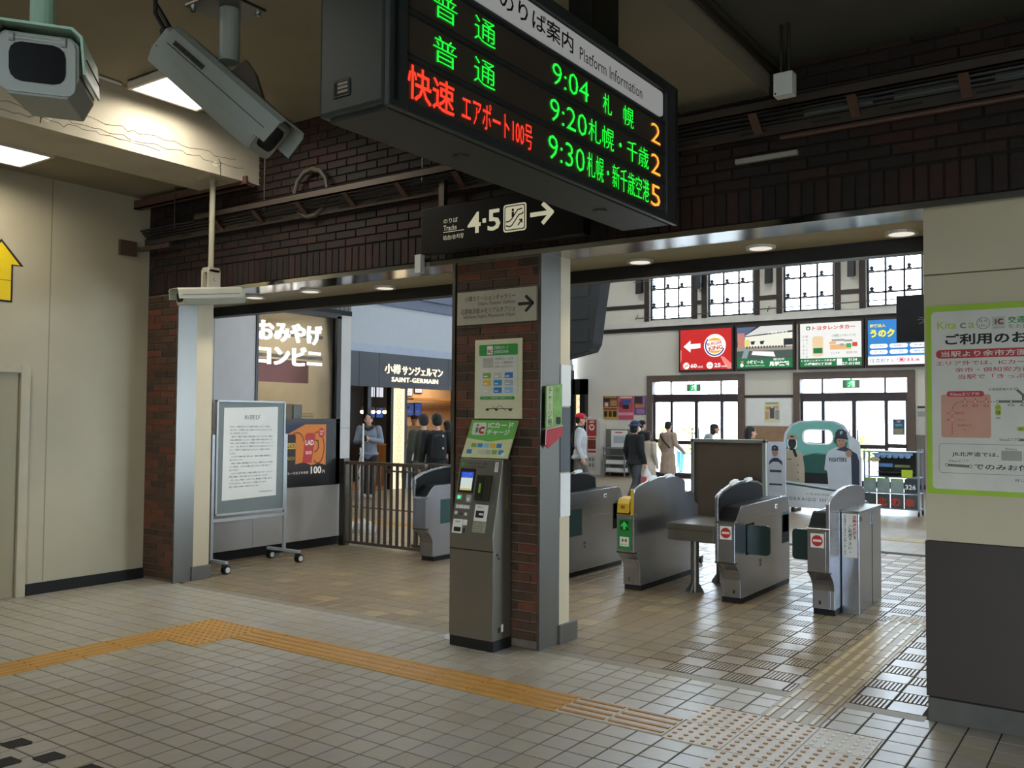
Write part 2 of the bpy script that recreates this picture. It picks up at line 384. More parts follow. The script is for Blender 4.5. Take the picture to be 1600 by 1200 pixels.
# beyond the laid tiles (behind the camera) the same paving continues
def brick_tex(name, c1, c2, mort, sx, sy, rough):
    m = bpy.data.materials.new(name); m.use_nodes = True; nt = m.node_tree; b = nt.nodes['Principled BSDF']; b.inputs['Roughness'].default_value = rough
    gm = nt.nodes.new('ShaderNodeNewGeometry'); t = nt.nodes.new('ShaderNodeTexBrick'); nt.links.new(gm.outputs['Position'], t.inputs['Vector'])
    t.offset = 0; t.inputs['Color1'].default_value = lin(c1)+(1,); t.inputs['Color2'].default_value = lin(c2)+(1,); t.inputs['Mortar'].default_value = lin(mort)+(1,)
    t.inputs['Scale'].default_value = 1.0; t.inputs['Mortar Size'].default_value = 0.003; t.inputs['Brick Width'].default_value = sx; t.inputs['Row Height'].default_value = sy
    nt.links.new(t.outputs['Color'], b.inputs['Base Color']); MATS[name] = m; return m
tex_grey = brick_tex('grey_paving_far', '#989180', '#a29e92', '#4a4238', P, P, 0.4)
HP = 0.19
tex_brown = brick_tex('brown_paving_far', '#776650', '#8b7d64', '#2e251e', HP, HP, 0.32)
box('paving_beyond', -8.1, 6.1, -6.1, 0.9, -0.012, 0.0, tex_grey, floor_c)
box('paving_beyond', 3.0, 6.1, 0.9, PY, -0.012, 0.0, tex_grey, floor_c)

floor_h = box('floor', -13.6, 4.2, PY, 22.6, -0.2, -0.004, grout_h, label='brown tiled floor of the station hall', kind='structure')
spots = []
YF = 11.3
for i in range(-64, 22):
    for j in range(0, 33):
        x = -1.372+(i+0.5)*HP; y = PY+0.06+(j+0.5)*HP
        if not(-13.5 < x < 2.0) or y > YF: continue
        if x < -9.6 and y < 8.2: continue
        if x > -0.96 and y < 6.1: continue
        k = 0; t = random.random()*0.86
        corridor = x > -2.75 or (y > 9.2 and x > -4.6)
        if corridor and (i+j) % 2 == 0: k = 1
        if not corridor and random.random() < 0.035: t = 1.0
        if corridor: t = 0.35+0.3*random.random()
        spots.append((x, y, k, t))
g0 = tile_geo(HP-0.008, HP-0.008)
def ridged(s, n=8):
    v, f = tile_geo(s, s, 0.012, 0.0025); v = [(a, b, c-0.005) for a, b, c in v]
    for q in range(n):
        cx = -s/2+(q+0.5)*s/n; w = s/n*0.35; k = len(v)
        v += [(cx-w, -s/2+.006, -.004), (cx+w, -s/2+.006, -.004), (cx+w, s/2-.006, -.003), (cx-w, s/2-.006, -.003), (cx-w*.8, -s/2+.008, .001), (cx+w*.8, -s/2+.008, .001), (cx+w*.8, s/2-.008, .001), (cx-w*.8, s/2-.008, .001)]
        f += [(k, k+1, k+5, k+4), (k+1, k+2, k+6, k+5), (k+2, k+3, k+7, k+6), (k+3, k, k+4, k+7), (k+4, k+5, k+6, k+7)]
    return v, f
lay(floor_h, spots, [g0, ridged(HP-0.008)], [btile_o, btile_o], btile_j, 'floor_tile')
box('paving_beyond', -13.5, 4.1, PY+0.06+33*HP, 22.5, -0.012, 0.0, tex_brown, floor_h)
box('paving_beyond', 2.0, 4.1, PY, YF, -0.012, 0.0, tex_brown, floor_h)
box('paving_beyond', -13.5, -9.6, PY, 8.2, -0.012, 0.0, tex_brown, floor_h)
box('joint_strip', -7.4, -0.97, PY-0.045, PY+0.055, -0.012, 0.0005, mat('pale_joint_strip', '#7f7869', 0.5), floor_h)

# tactile paving: each tile a part of the floor, its bars or dots a sub-part
def tactile(x, y, kind, m, mb, parent, sx=0.298, sy=0.298, along='X', nb=4):
    t = MB().box(x-sx/2, x+sx/2, y-sy/2, y+sy/2, -0.01, 0.004).build('tactile_tile', m, parent, bevel=0.0015)
    b = MB()
    if kind == 'bars':
        for q in range(nb):
            if along == 'X':
                cy = y-sy/2+(q+0.5)*sy/nb; b.prism([(cy-.016, .004), (cy+.016, .004), (cy+.011, .0085), (cy-.011, .0085)], 'X', x-sx/2+.012, x+sx/2-.012)
            else:
                cx = x-sx/2+(q+0.5)*sx/nb; b.prism([(cx-.016, .004), (cx+.016, .004), (cx+.011, .0085), (cx-.011, .0085)], 'Y', y-sy/2+.006, y+sy/2-.006)
        b.build('tactile_bars', mb, t)
    else:
        for q in range(5):
            for w in range(5):
                cx, cy = x-sx/2+(q+.5)*sx/5, y-sy/2+(w+.5)*sy/5
                b.lathe([(0.013, 0.003), (0.012, 0.007), (0.008, 0.0085)], (cx, cy, 0), 10)
        b.build('tactile_dots', mb, t)
    return t
for j in range(14):
    tactile(-5.78, 3.70-0.301*j, 'bars', yel_o, yel_bar, floor_c, along='Y')
for a in (-5.78, -5.479):
    for b in (4.0, 4.301): tactile(a, b, 'dots', yel_o, yel_bar, floor_c)
nx = -5.178; k = 0
while nx < -2.2:
    worn = nx > -2.6
    tactile(nx, 4.301, 'bars', yel_worn if worn else yel_o, orange_dot if worn else yel_bar, floor_c); nx += 0.301
tactile(-2.152, 4.301, 'bars', yel_worn, orange_dot, floor_c, sx=0.33)
for a, b in ((-1.83, 4.28), (-1.83, 4.581), (-1.529, 4.28), (-1.529, 4.581), (-1.228, 4.581), (-1.228, 4.28), (-1.529, 3.979), (-1.228, 3.979)):
    tactile(a, b, 'dots', yel_worn, white if (a > -1.3 and b > 4.5) else orange_dot, floor_c)
for i in range(5): tactile(-0.927+0.301*i, 4.13, 'bars', yel_worn, orange_dot, floor_c)
yy = 4.83
while yy < 7.45:
    tactile(-1.545, yy, 'bars', yel_path, path_bar, floor_c if yy < PY else floor_h, sx=0.31, sy=0.2, along='Y'); yy += 0.201
for a in (-1.6, -1.4): tactile(a, 7.66, 'dots', yel_path, path_bar, floor_h, sx=0.2, sy=0.3)
# dark rubber insets near the left corner of the paving
for x, y in ((-4.44, 2.23), (-4.14, 2.23), (-4.24, 2.08), (-3.86, 2.25), (-4.6, 2.06)):
    MB().prism([(x-.055, y-.05), (x-.03, y-.06), (x+.05, y-.055), (x+.06, y+.04), (x+.045, y+.055), (x-.05, y+.05)], 'Z', -0.002, 0.002).build('rubber_inset', blackm, floor_c)

# ================================================================ walls, pillar, portal
wl = box('wall_left', -8.2, -7.97, -6.2, 5.16, 0, 4.3, mat('deeper_cream_panel', '#a59c84', 0.6, var=0.06, scale=1.4, bump=0.05), label='cream panelled wall of the concourse with a door', kind='structure')  # cream a step darker than on the other wall panels
for a in (0.6, 4.19): box('panel_joint', -7.971, -7.969, a-.004, a+.004, 0.1, 3.68, mat('panel_joint_line', '#7d765f', 0.7), wl)
box('baseboard_left', -7.97, -7.955, 4.03, 5.16, 0, 0.1, blackm, kind='structure', label='black skirting board along the cream wall with the door')
d3 = thing('door_3', 'cream steel door with a raised frame in the cream wall', None, (-7.97, 3.2, 0), kind='structure')
dm = mat('door_paint', '#8f8669', 0.5, var=0.05, scale=3)
dleaf = box('door_leaf', -7.965, -7.958, 2.55, 3.93, 0.005, 1.92, dm, d3)
MB().box(-7.97, -7.93, 3.94, 4.02, 0, 2.0).box(-7.97, -7.93, 2.46, 2.54, 0, 2.0).box(-7.97, -7.93, 2.54, 3.94, 1.93, 2.0).build('door_frame', mat('door_frame_paint', '#a79e84', 0.5), d3, bevel=0.004)
MB().cyl((-7.955, 2.65, 0.95), (-7.91, 2.65, 0.95), 0.012).cyl((-7.91, 2.65, 0.95), (-7.91, 2.78, 0.95), 0.012).build('door_handle', steel, dleaf)
wb = MB().box(-8.2, 0.95, -6.4, -6.2, 0, 4.3).box(3.65, 6.2, -6.4, -6.2, 0, 4.3).box(0.95, 3.65, -6.4, -6.2, 2.4, 4.3).build('wall_back', cream, kind='structure', label='cream wall with a wide opening added to let daylight in')  # unseen opening, added so that sky light reaches the portal from the front
box('ground', -12, 14, -40, -6.4, -0.2, -0.02, mat('platform_paving', '#8d8a84', 0.8), kind='structure', label='paving of the platform side beyond the added back opening')
wr = box('wall_right', 6.2, 6.4, -6.2, 5.16, 0, 4.3, cream, kind='structure', label='blank cream side wall of the concourse')

shaded_o, shaded_j = both_mats('shaded_brick_face', ['#17100c', '#1d130d', '#22140e', '#2a160f', '#30170f', '#1a120d'], rough=0.7, bump=0.3, bscale=120, vary=0.15)  # pillar brick darkened: the lintel's weak lighting is put into the colour
def brick_field(parent, x0, x1, z0, z1, y, limit=300, soldier=None, mo=None, mj=None, bl=0.225, bh=0.066, key=None, skip=None):
    """running-bond bricks on a wall facing -Y"""
    sp = []
    if soldier:
        n = int((x1-x0)/0.075)
        for i in range(n): sp.append((x0+(i+.5)*0.075, soldier[0]+(soldier[1]-soldier[0])/2, 1, 0.075))
    row = 0; z = z0
    while z+bh <= z1+0.03:
        x = x0-(bl/2 if row % 2 else 0)
        while x < x1-0.01:
            a, b = max(x, x0), min(x+bl, x1)
            if b-a > 0.03 and not (skip and skip((a+b)/2, z+bh/2)): sp.append(((a+b)/2, z+bh/2, 0, b-a))
            x += bl
        row += 1; z += bh
    sp.sort(key=key or (lambda s: (0 if in_view((s[0], y, s[1])) else 1, (Vector((s[0], y, s[1]))-CAMP).length)))
    cache = {}
    def geo(k, w):
        hx, hz = (w/2-.005, bh/2-.005) if k == 0 else (0.075/2-.004, (soldier[1]-soldier[0])/2-.005)
        d, c = 0.012, 0.003
        v = [(-hx, 0, -hz), (hx, 0, -hz), (hx, 0, hz), (-hx, 0, hz), (-hx, -d+c, -hz), (hx, -d+c, -hz), (hx, -d+c, hz), (-hx, -d+c, hz), (-hx+c, -d, -hz+c), (hx-c, -d, -hz+c), (hx-c, -d, hz-c), (-hx+c, -d, hz-c)]
        return v, [(0, 1, 5, 4), (1, 2, 6, 5), (2, 3, 7, 6), (3, 0, 4, 7), (4, 5, 9, 8), (5, 6, 10, 9), (6, 7, 11, 10), (7, 4, 8, 11), (8, 9, 10, 11)]
    v, f, ts = [], [], []
    for n, (x, z, k, w) in enumerate(sp):
        t = random.random()
        if n < limit:
            kk = (k, round(w, 3))
            if kk not in cache: cache[kk] = tile_mesh('brick', geo(k, w), mo or brick_o)
            o = bpy.data.objects.new('brick', cache[kk]); COL.objects.link(o); o.parent = parent
            o.location = Vector((x, y-0.0015*random.random(), z))-wm(parent).translation; o['tone'] = t
        else:
            gv, gf = geo(k, w); q = len(v); v += [(a+x, b+y, c+z) for a, b, c in gv]; f += [tuple(i+q for i in e) for e in gf]; ts += [t]*len(gf)
    if v: face_tones(mesh_obj('brick_field', v, f, mj or brick_j, parent, kind='stuff'), ts)

lin_w = box('wall_front', -8.2, 6.2, 5.17, 6.0, 2.735, 4.3, mat('shaded_mortar', '#1b1713', 0.9, var=0.2, scale=20), label='dark brick lintel wall above the two hall openings', kind='structure')  # mortar darkened too, as part of the lintel's painted shade
brick_field(lin_w, -7.97, 1.6, 2.945, 4.1, 5.17, soldier=(2.74, 2.94), mo=shaded_o, mj=shaded_j)
box('steel_edge', -7.46, 6.0, 5.145, 5.18, 2.70, 2.735, steel_pol, lin_w)
box('steel_soffit', -7.45, 6.0, 5.18, 5.53, 2.715, 2.735, steel_pol, lin_w)
box('soffit_panel', -8.2, 6.0, 5.53, 6.0, 2.715, 2.735, mat('cream_soffit', '#a59c80', 0.6), lin_w)
box('soffit_lip', -8.2, 6.0, 6.0, 6.12, 2.62, 2.80, mat('black_soffit_lip', '#17120f', 0.5), lin_w)
box('soffit_back', -8.2, 6.0, 6.0, 6.1, 2.80, 7.0, cream_hall, lin_w)

pil = thing('brick_pillar', 'dark brick pillar between the two openings', None, (-3.755, 5.34, 0), kind='structure')
box('pillar_core', -4.14, -3.385, 5.17, 5.52, 0, 2.735, mortar, pil)
brick_field(pil, -4.12, -3.39, 0.05, 2.72, 5.17)
MB().box(-4.15, -4.122, 5.148, 5.5, 0, 2.72).build('steel_corner_trim', steel, pil, bevel=0.002)
MB().box(-3.392, -3.368, 5.148, 5.185, 0, 2.72).build('steel_corner_trim', steel, pil, bevel=0.002)
box('steel_side_panel', -3.388, -3.372, 5.185, 5.40, 0, 2.72, steel, pil)
sidep = box('cream_side_panel', -3.388, -3.37, 5.40, 5.53, 0.12, 2.72, cream, pil)
MB().box(-3.39, -3.35, 5.39, 5.62, 0, 0.13).build('steel_plinth', steel, pil, bevel=0.003)
box('white_plate', -3.37, -3.362, 5.40, 5.53, 1.66, 1.95, white, pil); box('white_plate', -3.37, -3.362, 5.40, 5.53, 0.88, 1.18, white, pil)
box('grey_plate', -3.37, -3.364, 5.40, 5.53, 1.19, 1.65, mat('slate_plate', '#4b5056', 0.6), pil)

jam = thing('brick_pillar', 'brick and steel jamb beside the souvenir shop', None, (-7.7, 5.34, 0), kind='structure')
box('jamb_core', -8.2, -7.485, 5.17, 5.5, 0, 2.735, mortar, jam)
brick_field(jam, -7.97, -7.475, 0.02, 2.735, 5.17)
box('steel_side_panel', -7.488, -7.465, 5.15, 5.36, 0, 2.72, steel, jam)
box('cream_side_panel', -7.488, -7.467, 5.36, 5.54, 0.12, 2.72, cream, jam)
MB().box(-7.485, -7.45, 5.34, 5.56, 0, 0.13).build('steel_plinth', steel, jam, bevel=0.003)

pier = thing('cream_pillar', 'cream pier with dark dado carrying the area poster', None, (0.5, 5.6, 0), kind='structure')
box('upper_panel', -0.96, 2.0, 5.21, 6.0, 2.352, 2.72, cream, pier, bevel=0.003); box('upper_panel', -0.96, 2.0, 5.21, 6.0, 0.94, 2.346, cream, pier, bevel=0.003)
box('pier_core', -0.95, 1.99, 5.23, 5.98, 0.05, 2.72, mortar, pier)
box('dark_dado', -0.965, 2.0, 5.205, 6.0, 0.125, 0.937, mat('dark_brown_dado', '#33271d', 0.55, var=0.06), pier, bevel=0.003)
box('concrete_plinth', -0.955, 2.0, 5.19, 6.0, 0, 0.122, mat('green_grey_concrete', '#53514a', 0.8, var=0.2, scale=5), pier, bevel=0.005)
box('wall_front', 2.0, 6.2, 5.17, 6.0, 0, 2.735, cream, kind='structure', label='cream wall beyond the pier with the area poster')

# ceilings and beams of the concourse
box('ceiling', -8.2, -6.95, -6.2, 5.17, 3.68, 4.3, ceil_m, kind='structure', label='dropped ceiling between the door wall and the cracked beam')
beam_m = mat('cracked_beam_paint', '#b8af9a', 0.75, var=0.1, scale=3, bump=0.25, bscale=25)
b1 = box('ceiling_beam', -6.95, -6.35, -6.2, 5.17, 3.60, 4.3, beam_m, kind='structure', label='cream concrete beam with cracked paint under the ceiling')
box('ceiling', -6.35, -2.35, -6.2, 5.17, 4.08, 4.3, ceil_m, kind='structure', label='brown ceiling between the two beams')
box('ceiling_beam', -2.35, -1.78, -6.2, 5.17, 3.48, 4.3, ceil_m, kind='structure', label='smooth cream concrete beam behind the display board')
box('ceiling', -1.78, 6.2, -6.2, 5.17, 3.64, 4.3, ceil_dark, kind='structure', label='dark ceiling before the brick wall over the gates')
crack = mat('crack_shadow', '#3a3122', 0.9)
cy = 2.2; random.seed(11)
for zc, y0_, y1_ in ((3.70, 1.9, 5.0), (3.66, 2.1, 4.2), (3.76, 3.2, 4.95)):
    pts = []; y = y0_; z = zc
    while y < y1_:
        pts.append((y, z)); y += random.uniform(.03, .09); z = zc+random.uniform(-.018, .018)
    line(FX(-6.35), pts, 0.004, 0.0012, crack, b1, 'paint_crack')
for y, z in ((2.5, 3.72), (2.85, 3.72), (3.25, 3.70), (4.75, 3.66)):
    line(FX(-6.35), [(y+random.uniform(-.02, .02), z+q) for q in (0.07, 0.04, 0.01, -0.03, -0.07)], 0.008, 0.0013, crack, b1, 'paint_crack')
for y, z, s in ((3.28, 3.69, .05), (3.95, 3.66, .035), (2.9, 3.7, .03), (4.7, 3.68, .03)):
    poly(FX(-6.35), [(y+s*random.uniform(.5, 1)*math.cos(a*.7), z+s*random.uniform(.5, 1)*math.sin(a*.7)) for a in range(9)], 0.001, mat('bare_plaster', '#d9d0b8', 0.9), b1, 'flaked_patch')

ORD = ['first from the bakery side', 'second from the bakery side', 'third from the bakery side', 'fourth, beside the pier']
# hall shell
YW = 22.4
DX = [(-11.16, -8.40), (-7.14, -4.33)]; DT = 2.75
WX = [(-11.09, -9.86), (-9.41, -8.16), (-7.40, -6.15), (-5.39, -4.14)]; WB, WT = 4.27, 6.1
fw = thing('wall_far', 'cream half-timbered hall wall with street doors and high windows', None, (-6, YW, 0), kind='structure')
m_ = MB(); xs = [-13.6]+[q for d in DX for q in d]+[4.2]
for i in range(0, len(xs), 2): m_.box(xs[i], xs[i+1], YW, YW+0.25, 0, DT)
m_.box(-13.6, 4.2, YW, YW+0.25, DT, WB)
xs = [-13.6]+[q for d in WX for q in d]+[4.2]
for i in range(0, len(xs), 2): m_.box(xs[i], xs[i+1], YW, YW+0.25, WB, WT)
m_.box(-13.6, 4.2, YW, YW+0.25, WT, 7.2); m_.build('plaster_wall', cream_hall, fw)
for a, b in ((-13.03, -11.16), (-8.4, -7.14), (-4.33, 4.1)):
    box('grey_dado', a, b, YW-.012, YW, 0.1, 1.28, mat('grey_dado_paint', '#6d6962', 0.6), fw)
    box('dado_skirting', a, b, YW-.018, YW, 0, 0.1, timber, fw)
for a, b in WX:
    for q in (a-.16, b+.02): box('timber_post', q, q+.14, YW-.03, YW, 4.25, 6.6, timber, fw)
for a, b in ((-13.03, -11.25), (-9.7, -9.57), (-8.0, -7.56), (-5.99, -5.55), (-3.98, 0)):
    box('timber_rail', a, b, YW-.025, YW, 4.62, 4.73, timber, fw)
box('window_ledge', -13.0, 4, YW-.12, YW, 4.08, 4.22, mat('white_ledge', '#c4c1b8', 0.6), fw)
box('timber_band', -13.0, 4, YW-.04, YW, 3.97, 4.08, timber, fw)
box('timber_rail', -8.4, -7.14, YW-.03, YW, 2.13, 2.2, timber, fw)
for i, (a, b) in enumerate(WX):
    w = thing('window_%d' % (i+1), 'high hall window with dark glazing bars, %s in the row' % ORD[i], None, ((a+b)/2, YW, WB), kind='structure')
    fmb = MB().box(a, a+.05, YW+.05, YW+.12, WB, WT).box(b-.05, b, YW+.05, YW+.12, WB, WT).box(a, b, YW+.05, YW+.12, WB, WB+.05).box(a, b, YW+.05, YW+.12, WT-.05, WT)
    fmb.build('window_frame', mat('window_frame_paint', '#1f2a35', 0.5), w)
    for k in (1, 2):
        q = a+(b-a)*k/3; box('glazing_bar', q-.024, q+.024, YW+.06, YW+.1, WB, WT, timber, w)
    for z in (4.62, 5.12, 5.62): box('glazing_bar', a, b, YW+.06, YW+.1, z-.022, z+.022, timber, w)
    for k in range(3):
        for z0_, z1_ in ((WB, 4.62), (4.62, 5.12), (5.12, 5.62), (5.62, WT)):
            box('window_pane', a+(b-a)*k/3+.015, a+(b-a)*(k+1)/3-.015, YW+.078, YW+.082, z0_+.013, z1_-.013, glass_m, w)
doorfr = mat('door_frame_timber', '#5a4a42', 0.6, var=0.15, scale=6)
doordk = mat('door_bar_bronze', '#33272a', 0.4, var=0.1)
def street_door(n, a, b, label):
    d = thing('door_%d' % n, label, None, ((a+b)/2, YW, 0), kind='structure')
    MB().box(a, a+.17, YW-.06, YW+.2, 0, DT).box(b-.17, b, YW-.06, YW+.2, 0, DT).box(a+.17, b-.17, YW-.06, YW+.2, 2.58, DT).build('outer_frame', doorfr, d)
    i0, i1 = a+.17, b-.17; w = i1-i0
    box('transom_bar', i0, i1, YW+.02, YW+.16, 2.03, 2.24, doordk, d)
    s = [i0, i0+w*.205, i0+w*.49, i0+w*.525, i0+w*.80, i1]
    for q, ww in ((i0, .05), (i0+w*.2, .08), (i0+w*.49, .1), (i0+w*.79, .08), (i1-.05, .05)):
        box('mullion', q, q+ww, YW+.04, YW+.14, 0.0, 2.05, doordk, d)
    for q in (.2, .79): box('mullion', i0+w*q, i0+w*q+.04, YW+.04, YW+.14, 2.2, 2.6, doordk, d)
    for q0, q1, z in ((i0, i0+w*.2, .93), (i0+w*.8, i1, .93), (i0+w*.25, i0+w*.49, .9), (i0+w*.53, i0+w*.79, .9)):
        box('lock_rail', q0, q1, YW+.05, YW+.13, z, z+.1, doordk, d)
        box('bottom_rail', q0, q1, YW+.05, YW+.13, 0, .14, doordk, d)
        box('door_pane', q0, q1, YW+.085, YW+.09, .14, z, glass_m, d); box('door_pane', q0, q1, YW+.085, YW+.09, z+.1, 2.03, glass_m, d)
    for q0, q1 in ((0, .2), (.215, .79), (.805, 1)): box('transom_pane', i0+w*q0, i0+w*q1, YW+.085, YW+.09, 2.24, 2.58, glass_m, d)
    for q in (.47, .545): MB().cyl((i0+w*q, YW+.03, .95), (i0+w*q, YW+.03, 1.35), .016).build('pull_handle', steel, d)
    return d
street_door(1, *DX[0], 'dark glazed street doors beside the posters and the AED cabinet')
street_door(2, *DX[1], 'dark glazed street doors behind the train cut-out')
box('ceiling', -17.2, 4.2, 6.0, 22.6, 7.0, 7.2, cream_hall, kind='structure', label='high pale ceiling of the station hall')
RW = [(8.6, 10.4), (11.6, 13.4), (14.6, 16.4)]  # guessed windows out of view, added for cool daylight from the side
wr2 = MB(); ys = [6.0]+[q for d in RW for q in d]+[22.4]
for i in range(0, len(ys), 2): wr2.box(4.0, 4.2, ys[i], ys[i+1], 1.0, 3.2)
wr2.box(4.0, 4.2, 6.0, 22.4, 0, 1.0).box(4.0, 4.2, 6.0, 22.4, 3.2, 7.0).build('wall_right', cream_hall, kind='structure', label='cream end wall of the hall with three tall windows added for side daylight')
for i, (a, b) in enumerate(RW):
    w = thing('window_%d' % (6+i), 'tall window added for side daylight in the hall end wall, %s' % ('next to the gates', 'in the middle', 'next to the street doors')[i], None, (4.1, (a+b)/2, 1.0), kind='structure')
    MB().box(4.05, 4.15, a, a+.06, 1.0, 3.2).box(4.05, 4.15, b-.06, b, 1.0, 3.2).box(4.05, 4.15, a+.06, b-.06, 1.0, 1.06).box(4.05, 4.15, a+.06, b-.06, 3.14, 3.2).build('window_frame', doordk, w)
    box('glazing_bar', 4.08, 4.12, (a+b)/2-.02, (a+b)/2+.02, 1.06, 3.14, doordk, w); box('window_pane', 4.098, 4.102, a+.06, b-.06, 1.06, 3.14, glass_m, w)
# outside
box('ground', -45, 30, 22.6, 70, -0.2, -0.02, mat('pale_pavement', '#b9b7b2', 0.8), kind='structure', label='pale pavement outside the street doors')

# ================================================================ ceiling fittings of the concourse
tube_glow = emit('fluorescent_tube', (1.0, 0.93, 0.78), 16.0)
def ceiling_light(x0, x1, y0, y1, zt, label, watts):
    t = thing('ceiling_light', label, 'light', ((x0+x1)/2, (y0+y1)/2, zt-.07), group='square ceiling lights')
    wm_ = mat('white_enamel', '#cfc9bb', 0.5)
    m = MB(); zb = zt-.07; w = .025
    m.box(x0, x1, y0, y0+w, zb, zt).box(x0, x1, y1-w, y1, zb, zt).box(x0, x0+w, y0+w, y1-w, zb, zt).box(x1-w, x1, y0+w, y1-w, zb, zt).box(x0, x1, y0, y1, zt-.012, zt)
    m.build('housing', wm_, t)
    n = 4
    for i in range(n):
        x = x0+(x1-x0)*(i+.5)/n
        MB().cyl((x, y0+.035, zb+.028), (x, y1-.035, zb+.028), .014).build('lamp_tube', tube_glow, t)
        for q in (y0+.026, y1-.036): box('lamp_holder', x-.02, x+.02, q, q+.01, zb+.01, zb+.05, white, t)
    box('prismatic_lens', x0+.027, x1-.027, y0+.027, y1-.027, zb+.002, zb+.005, emit('prismatic_lens_glow', (1.0, .93, .80), 7.0), t)
    area_light('ceiling_light_glow', ((x0+x1)/2, (y0+y1)/2, zb-.004), (x1-x0)-.06, watts, WARM, spread=R(168))
    return t
ceiling_light(-6.2, -5.6, 3.80, 4.40, 4.08, 'square fluorescent ceiling light beside the cracked beam', 18)
ceiling_light(-7.58, -7.06, 3.18, 3.72, 3.68, 'square fluorescent ceiling light above the cream wall with the door', 16)
cl = mat('downlight_trim', '#c9c6ba', 0.4)
for i, (x, y, lab) in enumerate(((-2.06, 5.79, 'round soffit downlight over the gate with the green arrow'), (-1.19, 5.80, 'round soffit downlight beside the cream pier'), (-2.97, 5.84, 'round soffit downlight on the gate side of the brick pillar'),
                   (-6.18, 5.62, 'round soffit downlight in the middle of the shop side opening'), (-5.45, 5.82, 'round soffit downlight between the shop window and the brick pillar'), (-6.95, 5.62, 'round soffit downlight beside the lowest surveillance camera'))):
    d = thing('downlight', lab, 'light', (x, y, 2.69), group='downlights in the portal soffit')
    MB().lathe([(.075, 0.01), (.095, 0.006), (.098, 0.024), (.09, .026)], (x, y, 2.69), 24).build('trim_ring', cl, d, smooth=False)
    MB().lathe([(.02, 0.02), (.072, 0.012), (.074, .009), (.02, .006)], (x, y, 2.69), 20).build('reflector', emit('downlight_reflector', (1, .93, .8), .8), d)
    sd = bpy.data.lights.new('downlight_beam', 'SPOT'); sd.energy = 24; sd.color = (1, .93, .8); sd.spot_size = R(125); sd.spot_blend = .5; sd.shadow_soft_size = .06; so = bpy.data.objects.new('downlight_beam', sd); COL.objects.link(so); so.location = (x, y, 2.68)

# surveillance cameras
cam_grey = mat('camera_housing_grey', '#8b8e86', 0.45, var=0.04)
cam_green = mat('camera_hood_green_grey', '#8fae95', 0.4, var=0.04)
def look_matrix(p, fwd, up=(0, 0, 1)):
    f = Vector(fwd).normalized(); r = f.cross(Vector(up)).normalized(); u = r.cross(f)
    return Matrix(((r.x, f.x, u.x, p[0]), (r.y, f.y, u.y, p[1]), (r.z, f.z, u.z, p[2]), (0, 0, 0, 1)))
def cctv(label, p, fwd, L, w, h, hood_m, body_m, ceiling_z, style, up=(0, 0, 1)):
    t = thing('surveillance_camera', label, 'camera', p, group='surveillance cameras')
    M = look_matrix(p, fwd, up)
    sec = [(-w*.5, -h*.18), (-w*.36, -h*.5), (w*.36, -h*.5), (w*.5, -h*.18), (w*.5, h*.36), (w*.4, h*.46), (-w*.4, h*.46), (-w*.5, h*.36)]
    MB(M).prism(sec, 'Y', -L*.5, L*.46).build('housing', body_m, t, bevel=.004)
    hs = [(-w*.6, -h*.12), (-w*.56, h*.46), (-w*.44, h*.58), (w*.44, h*.58), (w*.56, h*.46), (w*.6, -h*.12), (w*.57, -h*.12), (w*.53, h*.43), (w*.42, h*.54), (-w*.42, h*.54), (-w*.53, h*.43), (-w*.57, -h*.12)]
    MB(M).prism(hs, 'Y', -L*.44, L*.56).build('sun_hood', hood_m, t)
    fr = Fr(M @ Vector((0, L*.46, 0)), -(M.to_3x3() @ Vector((1, 0, 0))), M.to_3x3() @ Vector((0, 0, 1)))
    rect(fr, -w*.46, w*.46, -h*.46, h*.42, .006, body_m, t, 'front_plate', rad=.02, th=.01)
    rect(fr, -w*.34, w*.34, -h*.3, h*.3, .009, mat('smoked_window', '#040404', .25, spec=.15), t, 'front_window', rad=.025, th=.004)
    MB(M).cyl((0, L*.47, 0), (0, L*.475, 0), w*.16, n=20).build('lens', mat('lens_glass', '#050608', 0.05, coat=1), t)
    MB(M).cyl((w*.3, L*.468, h*.36), (-w*.3, L*.468, h*.36), .006).cyl((w*.34, L*.468, h*.36), (w*.28, L*.468, h*.36), .011).cyl((-w*.34, L*.468, h*.36), (-w*.28, L*.468, h*.36), .011).build('hinge_rod', body_m, t)
    for sx in (-1, 1):
        MB(M).box(sx*w*.6-.0015, sx*w*.6+.0015, -L*.4, L*.5, h*.12, h*.135).box(sx*w*.502-.0015, sx*w*.502+.0015, -L*.48, L*.44, -h*.1, -h*.085).build('seam', ink, t)
    return t, M
# A: nearest, faces the viewer
dirA = Vector((0.80, -0.56, -0.16)).normalized()
tA, MA = cctv('large green-grey surveillance camera with a dark window, hung by a green pole', Vector((-1.99, 1.005, 2.345))-dirA*.17, dirA, .36, .165, .14, cam_green, cam_grey, 4.08, 'a')
MB().cyl((-2.16, 1.10, 2.46), (-2.16, 1.10, 4.08), .028, n=16).build('ceiling_pole', cam_green, tA)
